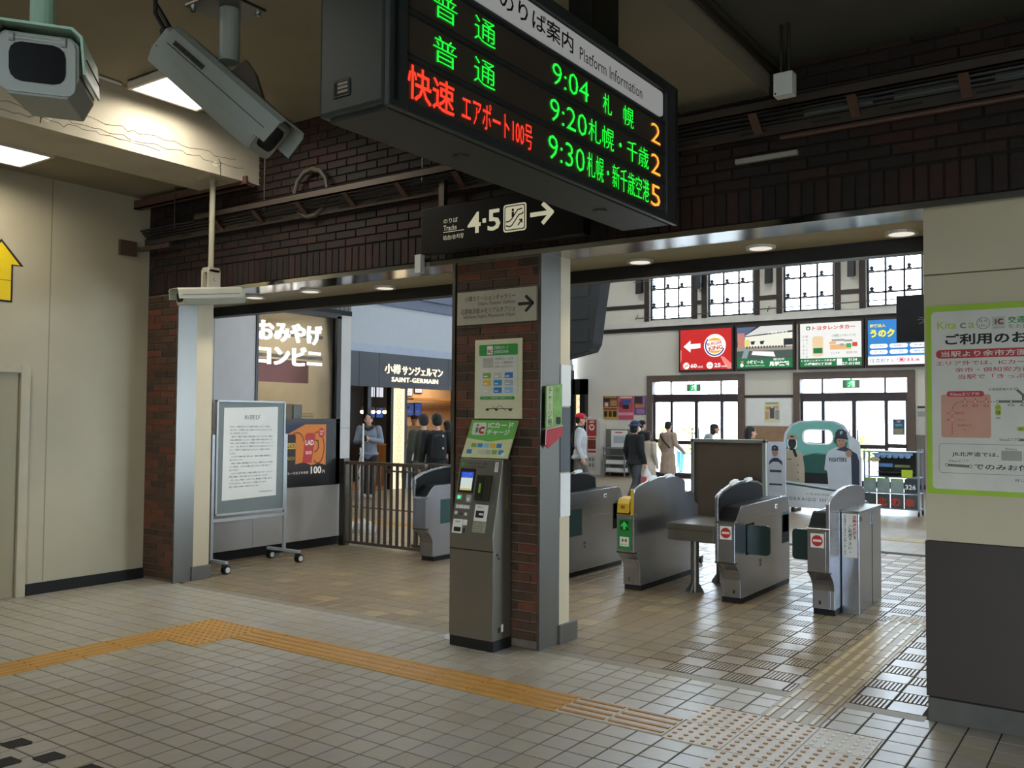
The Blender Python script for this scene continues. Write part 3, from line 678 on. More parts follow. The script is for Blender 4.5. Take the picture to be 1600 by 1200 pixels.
# B: seen from behind and below
pT, pF = Vector((-2.811, 1.88, 2.866)), Vector((-2.447, 2.045, 2.52)); pm = (pT+pF)/2
tB, MBx = cctv('long grey surveillance camera tilted steeply down beside the display board', pm, pF-pT, (pF-pT).length*1.0, .165, .15, cam_grey, cam_grey, 4.08, 'b')
MB().box(-2.70, -2.50, 1.86, 2.05, 2.985, 2.997).build('mounting_plate', steel, tB, bevel=.003)
for dx, dy in ((-.08, -.075), (.08, -.075), (.08, .075), (-.08, .075)): MB().cyl((-2.6+dx, 1.955+dy, 2.97), (-2.6+dx, 1.955+dy, 2.986), .009, n=6).build('bolt', steel_pol, tB)
MB().cyl((-2.59, 1.965, 2.80), (-2.59, 1.965, 2.985), .036, n=18).build('mount_neck', cam_grey, tB)
MB().cyl((-2.59, 1.965, 2.997), (-2.59, 1.965, 4.08), .03, n=16).build('ceiling_pole', cam_grey, tB)
MB(MBx).prism([(-.02, .075), (.16, .075), (.06, .135), (.0, .15)], 'X', -.012, .012).build('pivot_plate', mat('pivot_brown', '#4b4235', .5), tB)
for dx in (-.035, .035):
    MB(MBx).cyl((dx, -.255, .02), (dx, -.30, .045), .019, n=10).cyl((dx, -.27, .028), (dx, -.285, .037), .024, n=6).build('cable_gland', black, tB)
    q0 = MBx @ Vector((dx, -.30, .045)); MB().tube([q0, q0+Vector((-.03, -.02, .06)), q0+Vector((-.05+dx, -.03, .14)), q0+Vector((-.03+dx, -.02, .3)), (-2.75, 1.9, 3.6)], .008).build('cable', black, tB)
frB = Fr(MBx @ Vector((.1, -.02, .0)), MBx.to_3x3() @ Vector((0, 1, 0)), MBx.to_3x3() @ Vector((0, 0, 1)))
for i in range(14): rect(frB, -.17+i*.0105, -.162+i*.0105, .028, .044, .003, ink, tB, 'nameplate_mark')
# C: on the pole under the cracked beam
cC = Vector((-6.50, 4.79, 2.585)); dC = Vector((-.12, -.80, -.10))
tC, MC = cctv('white surveillance camera on a ceiling pole before the brick jamb', cC, dC, .58, .15, .13, mat('camera_hood_white', '#b5b29f', .5), mat('camera_body_white', '#a9a694', .5), 3.6, 'c')
MB().cyl((-6.50, 4.79, 2.82), (-6.50, 4.79, 3.58), .024, n=16).build('ceiling_pole', mat('pole_cream', '#a8a28c', .5), tC)
MB().box(-6.59, -6.41, 4.70, 4.88, 3.58, 3.6).build('pole_flange', mat('pole_cream', '#a8a28c', .5), tC)
MB().box(-6.55, -6.53, 4.73, 4.85, 2.65, 2.81).box(-6.47, -6.45, 4.73, 4.85, 2.65, 2.81).box(-6.55, -6.45, 4.74, 4.84, 2.79, 2.83).cyl((-6.56, 4.79, 2.73), (-6.44, 4.79, 2.73), .014).build('tilt_bracket', mat('pole_cream', '#a8a28c', .5), tC)

# cable trays along the brick wall
rust = mat('brown_tray_paint', '#55392f', 0.55, var=0.15, scale=9)
tray = thing('cable_tray', 'brown ladder cable tray running along the brick wall', 'cable tray', (-3, 5.02, 3.2))
MB().box(-7.0, 4, 4.965, 4.98, 3.33, 3.39).box(-7.0, 4, 4.965, 5.0, 3.33, 3.337).box(-7.0, 4, 4.965, 5.0, 3.383, 3.39).build('side_rail', mat('galvanised_tray', '#4d443d', .5, .6), tray)
MB().box(-7.97, 4, 5.105, 5.12, 3.225, 3.285).build('side_rail', mat('galvanised_tray', '#4d443d', .5, .6), tray)
for i in range(26): box('slot', -7.4+i*.42, -7.24+i*.42, 5.1035, 5.106, 3.248, 3.262, ink, tray)
for i in range(19): MB().hexa([(-6.8+i*.55, 4.97, 3.34), (-6.75+i*.55, 4.97, 3.34), (-6.75+i*.55, 5.11, 3.235), (-6.8+i*.55, 5.11, 3.235)], [(-6.8+i*.55, 4.97, 3.36), (-6.75+i*.55, 4.97, 3.36), (-6.75+i*.55, 5.11, 3.255), (-6.8+i*.55, 5.11, 3.255)]).build('rung', rust, tray)
for i in range(4): MB().tube([(-7.9, 5.02+.02*i, 3.345-.02*i), (-4, 5.03+.02*i, 3.35-.02*i), (4, 5.02+.02*i, 3.345-.02*i)], .011, 6).build('cable', black, tray)
for x, zt in ((-7.3, 3.68), (-6.05, 4.08), (-4.3, 4.08), (-2.9, 4.08), (-1.62, 3.64), (-0.3, 3.64), (1.2, 3.64)): MB().cyl((x, 4.972, 3.3), (x, 4.972, zt), .005, n=6).build('hanger_rod', steel_dk, tray)
MB().box(-7.97, -7.93, 4.83, 5.0, 3.10, 3.24).box(-7.93, -7.45, 5.02, 5.05, 3.15, 3.19).build('wall_bracket', mat('bracket_brown', '#4a382e', .5), tray)
tray2 = thing('cable_channel', 'upper brown steel channel above the cream wall with the door', 'cable tray', (-7.4, 5.0, 3.58))
MB().box(-7.97, -6.3, 4.98, 5.0, 3.56, 3.64).box(-7.97, -6.3, 4.98, 5.05, 3.56, 3.57).build('channel', rust, tray2)
tray3 = thing('pipe_conduit', 'reddish conduit pipes along the brick wall above the pier', 'conduit', (0, 5.08, 3.3))
MB().box(-1.7, 2, 5.06, 5.1, 3.37, 3.43).build('channel', rust, tray3)
for i in range(6): MB().cyl((-1.55+i*.48, 5.08, 3.31), (-1.18+i*.48, 5.08, 3.31), .022, n=10).build('sleeve', mat('slate_sleeve', '#4c524e', .5), tray3)
MB().cyl((-1.7, 5.11, 3.2), (2, 5.11, 3.2), .016, n=8).cyl((-1.7, 5.08, 3.31), (2, 5.08, 3.31), .012, n=8).build('pipe', rust, tray3)
jb = thing('junction_box', 'white square junction box under two conduits', 'box', (-1.51, 4.6, 3.25))
MB().box(-1.56, -1.46, 4.58, 4.65, 3.255, 3.375).build('box_body', white, jb, bevel=.004)
for dx in (-.02, .02): MB().cyl((-1.51+dx, 4.62, 3.375), (-1.51+dx, 4.62, 3.64), .009, n=8).build('conduit', steel_dk, jb)
box('box_screw', -1.552, -1.545, 4.577, 4.581, 3.262, 3.272, ink, jb)
box('strip_plate', -1.97, -1.60, 5.10, 5.13, 3.085, 3.115, mat('pale_strip', '#9c988c', .5), label='thin pale strip fixed to the dark brick wall', cat='plate', bevel=.003)
box('wall_sensor', -4.47, -4.41, 5.09, 5.14, 2.65, 2.79, white, label='small white sensor at the edge of the tracks sign', cat='sensor', bevel=.005)
cd = mat('dark_conduit', '#3a352c', .5, .3)
cdt = thing('ceiling_conduit', 'pair of dark conduits running along the smooth beam behind the display', 'conduit', (-1.7, 3, 3.5))
for dx in (0, .05): MB().cyl((-1.74+dx, -2, 3.60), (-1.74+dx, 5.1, 3.60), .012, n=8).build('pipe', cd, cdt)
cdt2 = MB().cyl((-6.28, .5, 4.065), (-6.28, 3.8, 4.065), .01, n=8).build('ceiling_cable_duct', white, label='thin white cable duct leading to the ceiling light', cat='conduit')
MB().tube([(-5.62+.2*math.cos(a*.5), 5.10, 3.42+.2*math.sin(a*.5)) for a in range(13)], .02, 8).build('coiled_duct', mat('coil_grey', '#4d483c', .6), label='loop of grey flexible duct on the wall beside the beam', cat='duct')

# yellow arrow on the left wall
ar = thing('arrow_sign', 'yellow up arrow with black outline on the cream wall', 'sign', (-7.96, 3.76, 2.55))
F = FX(-7.97)
ap = lambda g: [(3.67-g, 2.545-g), (3.85+g, 2.545-g), (3.85+g, 2.86-g*.4), (3.925+g*2.2, 2.86-g*.4), (3.76, 3.05+g*1.6), (3.595-g*2.2, 2.86-g*.4), (3.67-g, 2.86-g*.4)]
poly(F, ap(.012), .004, ink, ar, 'arrow_outline', th=.004); poly(F, ap(-.004), .006, mat('yellow_sheet', '#d8bb10', .45), ar, 'arrow_face')
line(F, [(3.674, 2.72), (3.846, 2.72)], .004, .0068, ink, ar, 'sheet_joint')

# ================================================================ hanging departure board
bd = thing('departure_board', 'dark hanging LED departure board with green and red train times', 'display', (-1.98, 2.96, 2.5))
bm_ = mat('board_dark_green', '#272f2c', .42, var=.05); bf = mat('board_dark_frame', '#34383a', .4, .2)
X0, X1, Y0, Y1, Z0, Z1 = -2.125, -1.845, 1.955, 3.98, 2.5, 3.165
MB().box(X0, X1, Y0, Y1, Z0+.012, Z1).build('case', bm_, bd, bevel=.012)
MB().box(X0+.02, X1-.01, Y0+.03, Y1-.03, Z0, Z0+.02).build('bottom_cover', mat('board_underside', '#2b2e2a', .5), bd, bevel=.004)
fr = FX(-1.845)
fmb = MB()
for a, b, c, d in ((Y0, 2.035, Z0, Z1), (3.86, Y1, Z0, Z1), (2.035, 3.86, Z0, 2.535), (2.035, 3.86, 3.115, Z1)): fmb.box(-1.845, -1.822, a, b, c, d)
fmb.build('front_frame', bf, bd, bevel=.004)
MB().box(-1.845, -1.818, Y0+.018, Y0+.03, Z0+.02, Z1-.02).box(-1.845, -1.818, Y1-.03, Y1-.018, Z0+.02, Z1-.02).build('frame_groove', black, bd)
scr = mat('led_panel_brown', '#463d35', .3, var=.05); LZ = [(2.838, 2.955), (2.692, 2.812), (2.543, 2.668)]
rows = [rect(fr, 2.045, 3.85, a, b, .006, scr, bd, 'led_row', th=.006) for a, b in LZ]
for z in (2.676, 2.82, 2.965): rect(fr, 2.035, 3.86, z-.006, z+.008, .014, bf, bd, 'row_divider', th=.014)
tstrip = rect(fr, 2.05, 3.835, 2.99, 3.105, .012, emit('title_strip_backlit', '#c9cac8', .38), bd, 'title_strip', rad=.015, th=.012)
text(fr, 'のりば案内', 2.52, 3.02, 3.012, 3.088, .0135, ink, tstrip, bold=.012)
text(fr, 'Platform Information', 3.07, 3.62, 3.01, 3.062, .0135, ink, tstrip)
LG = led_mat('led_green', '#19ff38', 3.2); LR = led_mat('led_red', '#ff3520', 3.2); LO = led_mat('led_orange', '#ff9a35', 3.2)
for i, (a, b) in enumerate(LZ):
    h0, h1 = a+.016, b-.016
    if i < 2:
        text(fr, '普', 2.17, 2.29, h0, h1, .009, LG, rows[i], bold=-.01); text(fr, '通', 2.385, 2.505, h0, h1, .009, LG, rows[i], bold=-.01)
    text(fr, ['9:04', '9:20', '9:30'][i], [2.875, 2.86, 2.85][i], [3.15, 3.135, 3.12][i], h0, h1, .009, LG, rows[i], bold=-.012)
    text(fr, ['2', '2', '5'][i], 3.72, 3.815, h0-.006, h1, .009, LO, rows[i], bold=-.008)
text(fr, '札', 3.27, 3.345, LZ[0][0]+.016, LZ[0][1]-.016, .009, LG, rows[0], bold=-.01); text(fr, '幌', 3.45, 3.545, LZ[0][0]+.016, LZ[0][1]-.016, .009, LG, rows[0], bold=-.01)
text(fr, '札幌・千歳', 3.15, 3.695, LZ[1][0]+.014, LZ[1][1]-.014, .009, LG, rows[1], bold=-.01)
text(fr, '札幌・新千歳空港', 3.14, 3.70, LZ[2][0]+.012, LZ[2][1]-.012, .009, LG, rows[2], bold=-.01)
text(fr, '快速', 2.05, 2.28, LZ[2][0]+.008, LZ[2][1]-.008, .009, LR, rows[2], bold=.01); text(fr, 'エアポート100号', 2.32, 2.74, LZ[2][0]+.012, LZ[2][1]-.016, .009, LR, rows[2])
MB().box(-2.04, -1.92, 3.32, 3.56, Z1, 4.08).build('hanger_post', black, bd, bevel=.004)
MB().box(-2.04, -1.92, 2.3, 2.5, Z1, 4.08).build('hanger_post', black, bd, bevel=.004)
fe = FY(1.955)
rect(fe, -2.06, -1.985, 2.56, 2.615, .003, ink, bd, 'rating_plate', rad=.004); rect(fe, -2.057, -1.988, 2.563, 2.612, .0036, steel, bd, 'plate_border', rad=.003); rect(fe, -2.055, -1.99, 2.565, 2.61, .0042, ink, bd, 'plate_face')
for z in (2.572, 2.585, 2.597): rect(fe, -2.037, -1.993, z, z+.008, .0048, steel, bd, 'plate_mark')
for y in (2.5, 3.5): MB().lathe([(.03, -.004), (.032, .0), (.03, .004)], (-1.98, y, 2.499), 16).build('vent_plug', black, bd)

# ================================================================ tracks sign, pillar signs
ts = thing('tracks_sign', 'dark hanging sign with 4·5 and an escalator pictogram', 'sign', (-3.7, 5.0, 2.76))
navy = mat('navy_sign_face', '#06070b', .4, spec=.25); cr = emit('cream_print_lit', '#d8d3b4', .6)
MB().box(-4.33, -2.95, 5.0, 5.09, 2.765, 3.10).build('sign_case', navy, ts, bevel=.006)
F = FY(5.0)
text(F, 'のりば', -4.115, -3.985, 2.965, 3.0, .003, cr, ts); text(F, 'Tracks', -4.115, -3.995, 2.912, 2.95, .003, cr, ts)
rect(F, -4.118, -3.93, 2.9, 2.904, .003, cr, ts, 'rule'); text(F, '站台/승차장', -4.118, -3.93, 2.845, 2.88, .003, cr, ts)
text(F, '4', -3.895, -3.78, 2.865, 3.015, .003, cr, ts, bold=.02); rect(F, -3.765, -3.735, 2.93, 2.96, .003, cr, ts, 'dot'); text(F, '5', -3.72, -3.61, 2.865, 3.015, .003, cr, ts, bold=.02)
rect(F, -3.585, -3.395, 2.84, 3.03, .003, cr, ts, 'pictogram_frame', rad=.02); rect(F, -3.575, -3.405, 2.85, 3.02, .0036, navy, ts, 'pictogram_ground', rad=.015); rect(F, -3.568, -3.412, 2.857, 3.013, .0042, cr, ts, 'pictogram_face', rad=.012)
line(F, [(-3.56, 2.885), (-3.53, 2.875), (-3.51, 2.885), (-3.455, 2.95), (-3.425, 2.955), (-3.42, 2.965)], .009, .005, ink, ts, 'escalator_line')
line(F, [(-3.56, 2.912), (-3.535, 2.912), (-3.515, 2.925), (-3.465, 2.985), (-3.43, 2.99)], .009, .005, ink, ts, 'escalator_line')
rect(F, -3.515, -3.495, 2.94, 2.975, .005, ink, ts, 'figure_body'); disc(F, -3.505, 2.988, .01, .005, ink, ts, 'figure_head'); line(F, [(-3.46, 2.88), (-3.43, 2.915)], .01, .005, ink, ts, 'escalator_arrow'); line(F, [(-3.45, 2.915), (-3.43, 2.915), (-3.43, 2.895)], .01, .005, ink, ts, 'escalator_arrow')
def arrow_r(F, u0, u1, v, h, w, off, m, par):
    line(F, [(u0, v), (u1-w*.3, v)], w, off, m, par, 'arrow_shaft'); line(F, [(u1-h*.55, v+h*.5), (u1, v), (u1-h*.55, v-h*.5)], w, off+.0004, m, par, 'arrow_head')
arrow_r(F, -3.355, -3.19, 2.935, .125, .03, .003, cr, ts)
MB().box(-4.2, -4.15, 5.04, 5.08, 3.1, 3.3).box(-3.1, -3.05, 5.04, 5.08, 3.1, 3.3).build('hanger', steel_dk, ts)

gs = thing('gallery_sign', 'beige sign with an arrow to the station gallery on the brick pillar', 'sign', (-3.73, 5.15, 2.24))
MB().box(-4.092, -3.40, 5.135, 5.157, 2.24, 2.478).build('sign_plate', mat('beige_sign', '#a39c88', .5), gs, bevel=.002)
F = FY(5.135)
text(F, '小樽ステーションギャラリー', -4.02, -3.575, 2.405, 2.445, .002, ink, gs); text(F, 'Otaru Station Gallery', -3.90, -3.575, 2.367, 2.398, .002, ink, gs)
text(F, '石原裕次郎メモリアルオブジェ', -4.055, -3.575, 2.315, 2.356, .002, ink, gs); text(F, 'Ishihara Yujiro Memorial Objet', -4.03, -3.575, 2.278, 2.308, .002, ink, gs)
arrow_r(F, -3.545, -3.43, 2.362, .1, .022, .002, ink, gs)

ip = thing('card_poster', 'IC card poster with green header on the brick pillar', 'poster', (-3.73, 5.15, 1.565))
MB().box(-3.935, -3.525, 5.148, 5.157, 1.565, 2.127).build('poster_sheet', mat('poster_cream', '#cfcba6', .5), ip)
F = FY(5.148)
rect(F, -3.895, -3.56, 1.735, 2.088, .002, mat('poster_inner', '#c9c8bb', .5), ip, 'inner_panel', rad=.01); rect(F, -3.895, -3.56, 2.012, 2.09, .003, green_ink, ip, 'header_band', rad=.008)
rect(F, -3.825, -3.775, 2.02, 2.08, .004, paper, ip, 'logo_patch', rad=.006); text(F, 'ic', -3.82, -3.78, 2.03, 2.06, .0048, red_ink, ip, bold=.03)
text(F, '交通系ICカード', -3.765, -3.64, 2.055, 2.078, .004, paper, ip); text(F, '全国相互利用', -3.765, -3.64, 2.025, 2.048, .004, paper, ip)
rect(F, -3.86, -3.77, 1.925, 1.995, .003, mat('card_grey', '#a8a79c', .5), ip, 'card_picture')
for i, s in enumerate(('利用可能です。こちらの', 'ICカード乗車券が', 'お使いいただけます。')): text(F, s, -3.755, -3.6, 1.978-.027*i, 1.996-.027*i, .003, ink, ip)
for i, c in enumerate(('#7d9a3a', '#b9b1a8', '#2f6fb3', '#d5a92c', '#2b86b4', '#a2a9ad', '#cfc9ae', '#2a72b5', '#7fb3cf')):
    u = -3.86+(i % 3)*.095; v = 1.85-(i//3)*.052
    rect(F, u, u+.07, v, v+.04, .003, mat('card_tone_%d' % i, c, .5), ip, 'card_picture', rad=.004); rect(F, u+.008, u+.04, v+.01, v+.018, .0036, paper, ip, 'card_mark')
rect(F, -3.885, -3.585, 1.70, 1.722, .003, green_ink, ip, 'heading_bar', rad=.01); text(F, 'ICカード乗車券ご利用エリア', -3.86, -3.61, 1.704, 1.718, .0036, paper, ip)
line(F, [(-3.83, 1.635), (-3.6, 1.635)], .004, .003, ink, ip, 'route_line'); line(F, [(-3.78, 1.655), (-3.75, 1.635), (-3.72, 1.655), (-3.70, 1.655), (-3.66, 1.62)], .003, .003, ink, ip, 'route_line')
for u in (-3.82, -3.74, -3.62): rect(F, u-.012, u+.012, 1.622, 1.634, .0036, ink, ip, 'station_mark')

# vertical banner flag on the pillar's steel side
fl = thing('banner_flag', 'small green and red vertical banner on the steel pillar side', 'banner', (-3.34, 5.28, 1.4))
F = FX(-3.345)
poly(F, [(5.17, 1.50), (5.375, 1.52), (5.38, 1.81), (5.175, 1.79)], .004, mat('banner_green', '#6f9a45', .6, var=.3, scale=14), fl, 'banner_cloth', th=.008)
poly(F, [(5.165, 1.39), (5.20, 1.365), (5.385, 1.455), (5.385, 1.515), (5.17, 1.49)], .006, mat('banner_red', '#a5222c', .6), fl, 'banner_tail', th=.006)
rect(F, 5.18, 5.255, 1.515, 1.79, .0055, mat('banner_pale', '#a9b98a', .6), fl, 'pale_column'); vtext(F, 'チャージ機', 5.217, 1.788, .058, .054, .0065, ink, fl)
line(F, [(5.165, 1.39), (5.17, 1.49)], .006, .007, paper, fl, 'white_edge'); line(F, [(5.17, 1.495), (5.385, 1.52)], .004, .007, paper, fl, 'white_edge')
rect(F, 5.30, 5.36, 1.53, 1.58, .0055, ink, fl, 'dark_mark', rad=.015)
MB().box(-3.372, -3.345, 5.22, 5.3, 1.7, 1.76).build('clip', steel, fl)

# ================================================================ card charging machine
km = mat('kiosk_steel', '#837e72', .4, .75, var=.05, scale=3); kd = mat('kiosk_dark_steel', '#4c4a41', .4, .85)
ks = thing('charge_machine', 'grey IC card charging machine standing before the brick pillar', 'ticket machine', (-3.78, 5.03, 0))
kx0, kx1 = -3.965, -3.597
MB().prism([(4.925, .07), (5.135, .07), (5.135, 1.265), (5.115, 1.285), (5.03, 1.285), (5.028, 1.275), (4.918, .76), (4.925, .67)], 'X', kx0, kx1).build('body', km, ks, bevel=.004)
MB().box(kx0-.003, kx1+.003, 4.93, 5.135, 0, .072).build('plinth', black, ks)
MB().box(kx0-.001, kx1+.001, 4.92, 4.926, .665, .672).build('door_seam', ink, ks)
sl = Vector((0, 5.03-4.918, 1.275-.76)); L_ = sl.length
F = Fr((0, 4.918, .76), (1, 0, 0), sl)       # sloping console, u = X, v along the slope
def kv(z): return (z-.76)/(1.275-.76)*L_
rect(F, kx0+.004, kx1-.004, .002, L_-.004, .002, mat('kiosk_console', '#7c7a70', .4, .7), ks, 'console_panel')
kbz = rect(F, -3.945, -3.815, kv(1.05), kv(1.215), .008, black, ks, 'screen_bezel', th=.008, rad=.006)
rect(F, -3.928, -3.828, kv(1.065), kv(1.19), .0095, emit('kiosk_screen', '#d6e2dc', .75), kbz, 'screen'); rect(F, -3.928, -3.828, kv(1.15), kv(1.19), .0102, emit('kiosk_screen_blue', '#2a55d8', .8), kbz, 'screen_header'); rect(F, -3.928, -3.828, kv(1.065), kv(1.077), .0102, emit('kiosk_screen_yellow', '#d6c24a', .7), kbz, 'screen_footer')
text(F, 'いらっしゃいませ', -3.915, -3.842, kv(1.172), kv(1.184), .0108, paper, kbz); text(F, 'カードを入れてください', -3.92, -3.836, kv(1.155), kv(1.166), .0108, paper, kbz)
disc(F, -3.935, kv(1.245), .017, .004, green_ink, ks, 'green_disc'); text(F, 'ICカードチャージ機', -3.88, -3.73, kv(1.243), kv(1.26), .003, ink, ks); text(F, 'IC CARD CHARGE', -3.875, -3.745, kv(1.222), kv(1.234), .003, ink, ks)
rect(F, -3.655, -3.628, kv(1.20), kv(1.265), .003, paper, ks, 'label'); vtext(F, '使用方法', -3.641, kv(1.26), .014, .014, .004, ink, ks)
krd = MB().add([F.p(u, v, o) for o in (.0, .022) for u, v in ((-3.785, kv(1.0)), (-3.665, kv(1.0)), (-3.665, kv(1.175)), (-3.785, kv(1.175)))], [(0, 1, 2, 3), (4, 5, 6, 7), (0, 1, 5, 4), (1, 2, 6, 5), (2, 3, 7, 6), (3, 0, 4, 7)]).build('card_reader', kd, ks, bevel=.004)
rect(F, -3.778, -3.72, kv(1.02), kv(1.16), .026, black, krd, 'reader_recess', rad=.012, th=.006); rect(F, -3.752, -3.735, kv(1.05), kv(1.115), .0275, mat('lime_plastic', '#7fae2a', .4), krd, 'reader_slot', rad=.007)
rect(F, -3.95, -3.905, kv(1.0), kv(1.035), .004, mat('console_pale', '#a3a196', .5), ks, 'lamp_plate'); rect(F, -3.938, -3.918, kv(1.007), kv(1.025), .007, emit('green_lamp', '#2bff8c', 1.6), ks, 'green_lamp', th=.004)
rect(F, -3.865, -3.82, kv(.985), kv(1.035), .004, MATS['console_pale'], ks, 'button_plate'); rect(F, -3.852, -3.833, kv(.995), kv(1.015), .009, white, ks, 'push_button', th=.006)
rect(F, -3.948, -3.82, kv(.938), kv(.968), .004, MATS['console_pale'], ks, 'button_plate')
for i in range(5): rect(F, -3.938+i*.023, -3.922+i*.023, kv(.943), kv(.962), .009, white, ks, 'push_button', th=.006)
disc(F, -3.935, kv(.91), .013, .005, white, ks, 'coin_dial'); disc(F, -3.89, kv(.905), .006, .005, ink, ks, 'keyhole'); rect(F, -3.858, -3.838, kv(.895), kv(.915), .008, white, ks, 'push_button', th=.005)
rect(F, -3.95, -3.865, kv(.775), kv(.868), .004, paper, ks, 'slot_plate'); rect(F, -3.935, -3.875, kv(.785), kv(.815), .005, ink, ks, 'receipt_slot'); text(F, '領収書', -3.93, -3.89, kv(.845), kv(.858), .005, ink, ks)
rect(F, -3.862, -3.828, kv(.83), kv(.868), .004, paper, ks, 'button_plate'); rect(F, -3.853, -3.837, kv(.837), kv(.853), .009, white, ks, 'push_button', th=.006); rect(F, -3.852, -3.84, kv(.78), kv(.81), .004, ink, ks, 'card_slot')
rect(F, -3.775, -3.665, kv(.865), kv(.975), .005, paper, ks, 'slot_plate'); rect(F, -3.763, -3.695, kv(.888), kv(.935), .006, ink, ks, 'note_slot'); rect(F, -3.735, -3.70, kv(.905), kv(.918), .0068, paper, ks, 'note_edge'); text(F, '紙幣入口', -3.755, -3.70, kv(.952), kv(.964), .006, ink, ks)
rect(F, -3.775, -3.665, kv(.79), kv(.86), .004, mat('label_khaki', '#9a967c', .5), ks, 'notice_label')
for i in range(4): text(F, ('1円・5円・', '2千円札は使えません', 'お取り扱いできる', 'カードは上記です')[i], -3.77, -3.69+.012*(i % 2), kv(.843-.016*i), kv(.854-.016*i), .0048, ink, ks)
F2 = FX(kx1); rect(F2, 5.02, 5.045, .12, .17, .003, paper, ks, 'side_sticker'); rect(F2, 4.985, 5.01, .12, .155, .003, kd, ks, 'side_sticker'); rect(F2, 5.075, 5.083, .95, 1.1, .004, mat('brass_strip', '#9a8a3e', .4, .5), ks, 'side_strip')
disc(F2, 4.965, .645, .009, .005, steel_pol, ks, 'lock'); disc(F2, 4.985, .62, .008, .005, ink, ks, 'keyhole')
# slanted header sign on top
tp = Vector((0, .085, .262)); F = Fr((0, 5.05, 1.292), (1, 0, 0), tp); TL = tp.length
kx = thing
hs = MB().add([F.p(u, v, o) for o in (-.012, 0) for u, v in ((-3.975, 0), (-3.575, 0), (-3.545, TL), (-3.945, TL))], [(0, 1, 2, 3), (4, 5, 6, 7), (0, 1, 5, 4), (1, 2, 6, 5), (2, 3, 7, 6), (3, 0, 4, 7)]).build('header_sign', mat('header_cream', '#c8cb98', .5), ks)
poly(F, [(-3.957, TL*.52), (-3.76, TL*.43), (-3.558, TL*.52), (-3.545, TL), (-3.945, TL)], .002, mat('header_green', '#58a53e', .5), hs, 'green_field')
rect(F, -3.925, -3.805, TL*.6, TL*.93, .0035, mat('header_logo_patch', '#c8c9ba', .5), hs, 'logo_patch', rad=.014)
rect(F, -3.893, -3.872, TL*.66, TL*.80, .0045, mat('logo_grey_green', '#5a6a55', .5), hs, 'logo_i'); poly(F, [(-3.882, TL*.82), (-3.868, TL*.86), (-3.882, TL*.9), (-3.897, TL*.86)], .0045, grey_ink, hs, 'logo_dot')
line(F, [(-3.82, TL*.79), (-3.845, TL*.79), (-3.856, TL*.75), (-3.856, TL*.69), (-3.845, TL*.66), (-3.82, TL*.66)], .016, .0045, red_ink, hs, 'logo_c')
text(F, 'ICカード', -3.79, -3.575, TL*.79, TL*.94, .0035, paper, hs, bold=.025); text(F, 'チャージ', -3.79, -3.595, TL*.6, TL*.75, .0035, paper, hs, bold=.025)
for i in range(11):
    u, v = (-3.905+.055*i, TL*.27) if i < 5 else (-3.935+.055*(i-5), TL*.1)
    rect(F, u, u+.042, v, v+TL*.11, .003, MATS['card_tone_%d' % (i*4 % 9)], hs, 'card_picture')
rect(F, -3.63, -3.6, TL*.05, TL*.14, .0035, paper, hs, 'white_patch')
MB().add([F.p(u, v, o) for o in (-.06, -.012) for u, v in ((-3.9, 0), (-3.62, 0), (-3.62, .05), (-3.9, .05))], [(0, 1, 2, 3), (4, 5, 6, 7), (0, 1, 5, 4), (1, 2, 6, 5), (2, 3, 7, 6), (3, 0, 4, 7)]).build('sign_bracket', kd, ks)
box('cleaning_tray', -4.1, -3.98, 5.03, 5.10, 0.0, .03, white, label='small white block on the floor beside the charging machine', cat='block', bevel=.006)

# ================================================================ big area poster on the right pier
pp = thing('area_poster', 'large lime bordered card area notice on the cream pier', 'poster', (-.35, 5.2, 1.19))
MB().box(-.947, .25, 5.197, 5.207, 1.188, 2.18).build('poster_sheet', mat('poster_lime', '#98ba22', .5), pp)
F = FY(5.197); PW = mat('poster_white', '#cfcabd', .5); rd = mat('poster_red', '#b52a2c', .5); bk = ink
rect(F, -.922, .225, 1.215, 2.148, .002, PW, pp, 'inner_panel', rad=.02)
z_ = lambda y: 2.181-(y-470)/(778-470)*(2.181-1.188)     # heights read along the right edge
tx = lambda s, a, b, c, d, m, bold=0.0: text(F, s, a, b, c, d, .0032, m, pp, bold=bold)
lm = mat('logo_lime', '#a9b53c', .5)
tx('Kita', -.892, -.80, 2.055, 2.095, lm, .01); tx('c', -.785, -.755, 2.055, 2.083, grey_ink, .01); tx('a', -.745, -.715, 2.055, 2.083, lm, .01)
line(F, [(-.675+.03*math.cos(a*.3), 2.077+.03*math.sin(a*.3)) for a in range(21)], .0022, .003, bk, pp, closed=True)
tx('なら', -.695, -.655, 2.082, 2.098, bk); tx('びに', -.695, -.655, 2.057, 2.073, bk)
rect(F, -.635, -.575, 2.058, 2.108, .003, mat('logo_patch_grey', '#b8b4a6', .5), pp, 'logo_patch'); rect(F, -.622, -.613, 2.068, 2.095, .004, mat('logo_grey_green', '#5a6a55', .5), pp, 'logo_i')
line(F, [(-.585, 2.092), (-.6, 2.092), (-.606, 2.082), (-.6, 2.072), (-.585, 2.072)], .008, .004, rd, pp, 'logo_c'); tx('全国相互利用', -.633, -.577, 2.047, 2.055, bk)
tx('交通系ICカード', -.562, -.30, 2.07, 2.105, green_ink, .02); tx('をお持ちの', -.562, -.40, 2.045, 2.066, green_ink)
tx('ご利用のお客さまへ', -.855, -.16, 1.968, 2.028, bk, .03)
rect(F, -.9, .2, 1.90, 1.945, .003, rd, pp, 'red_bar', rad=.02); text(F, '当駅より余市方面はKitacaエリア外となります', -.875, .15, 1.907, 1.938, .0042, PW, pp, bold=.015)
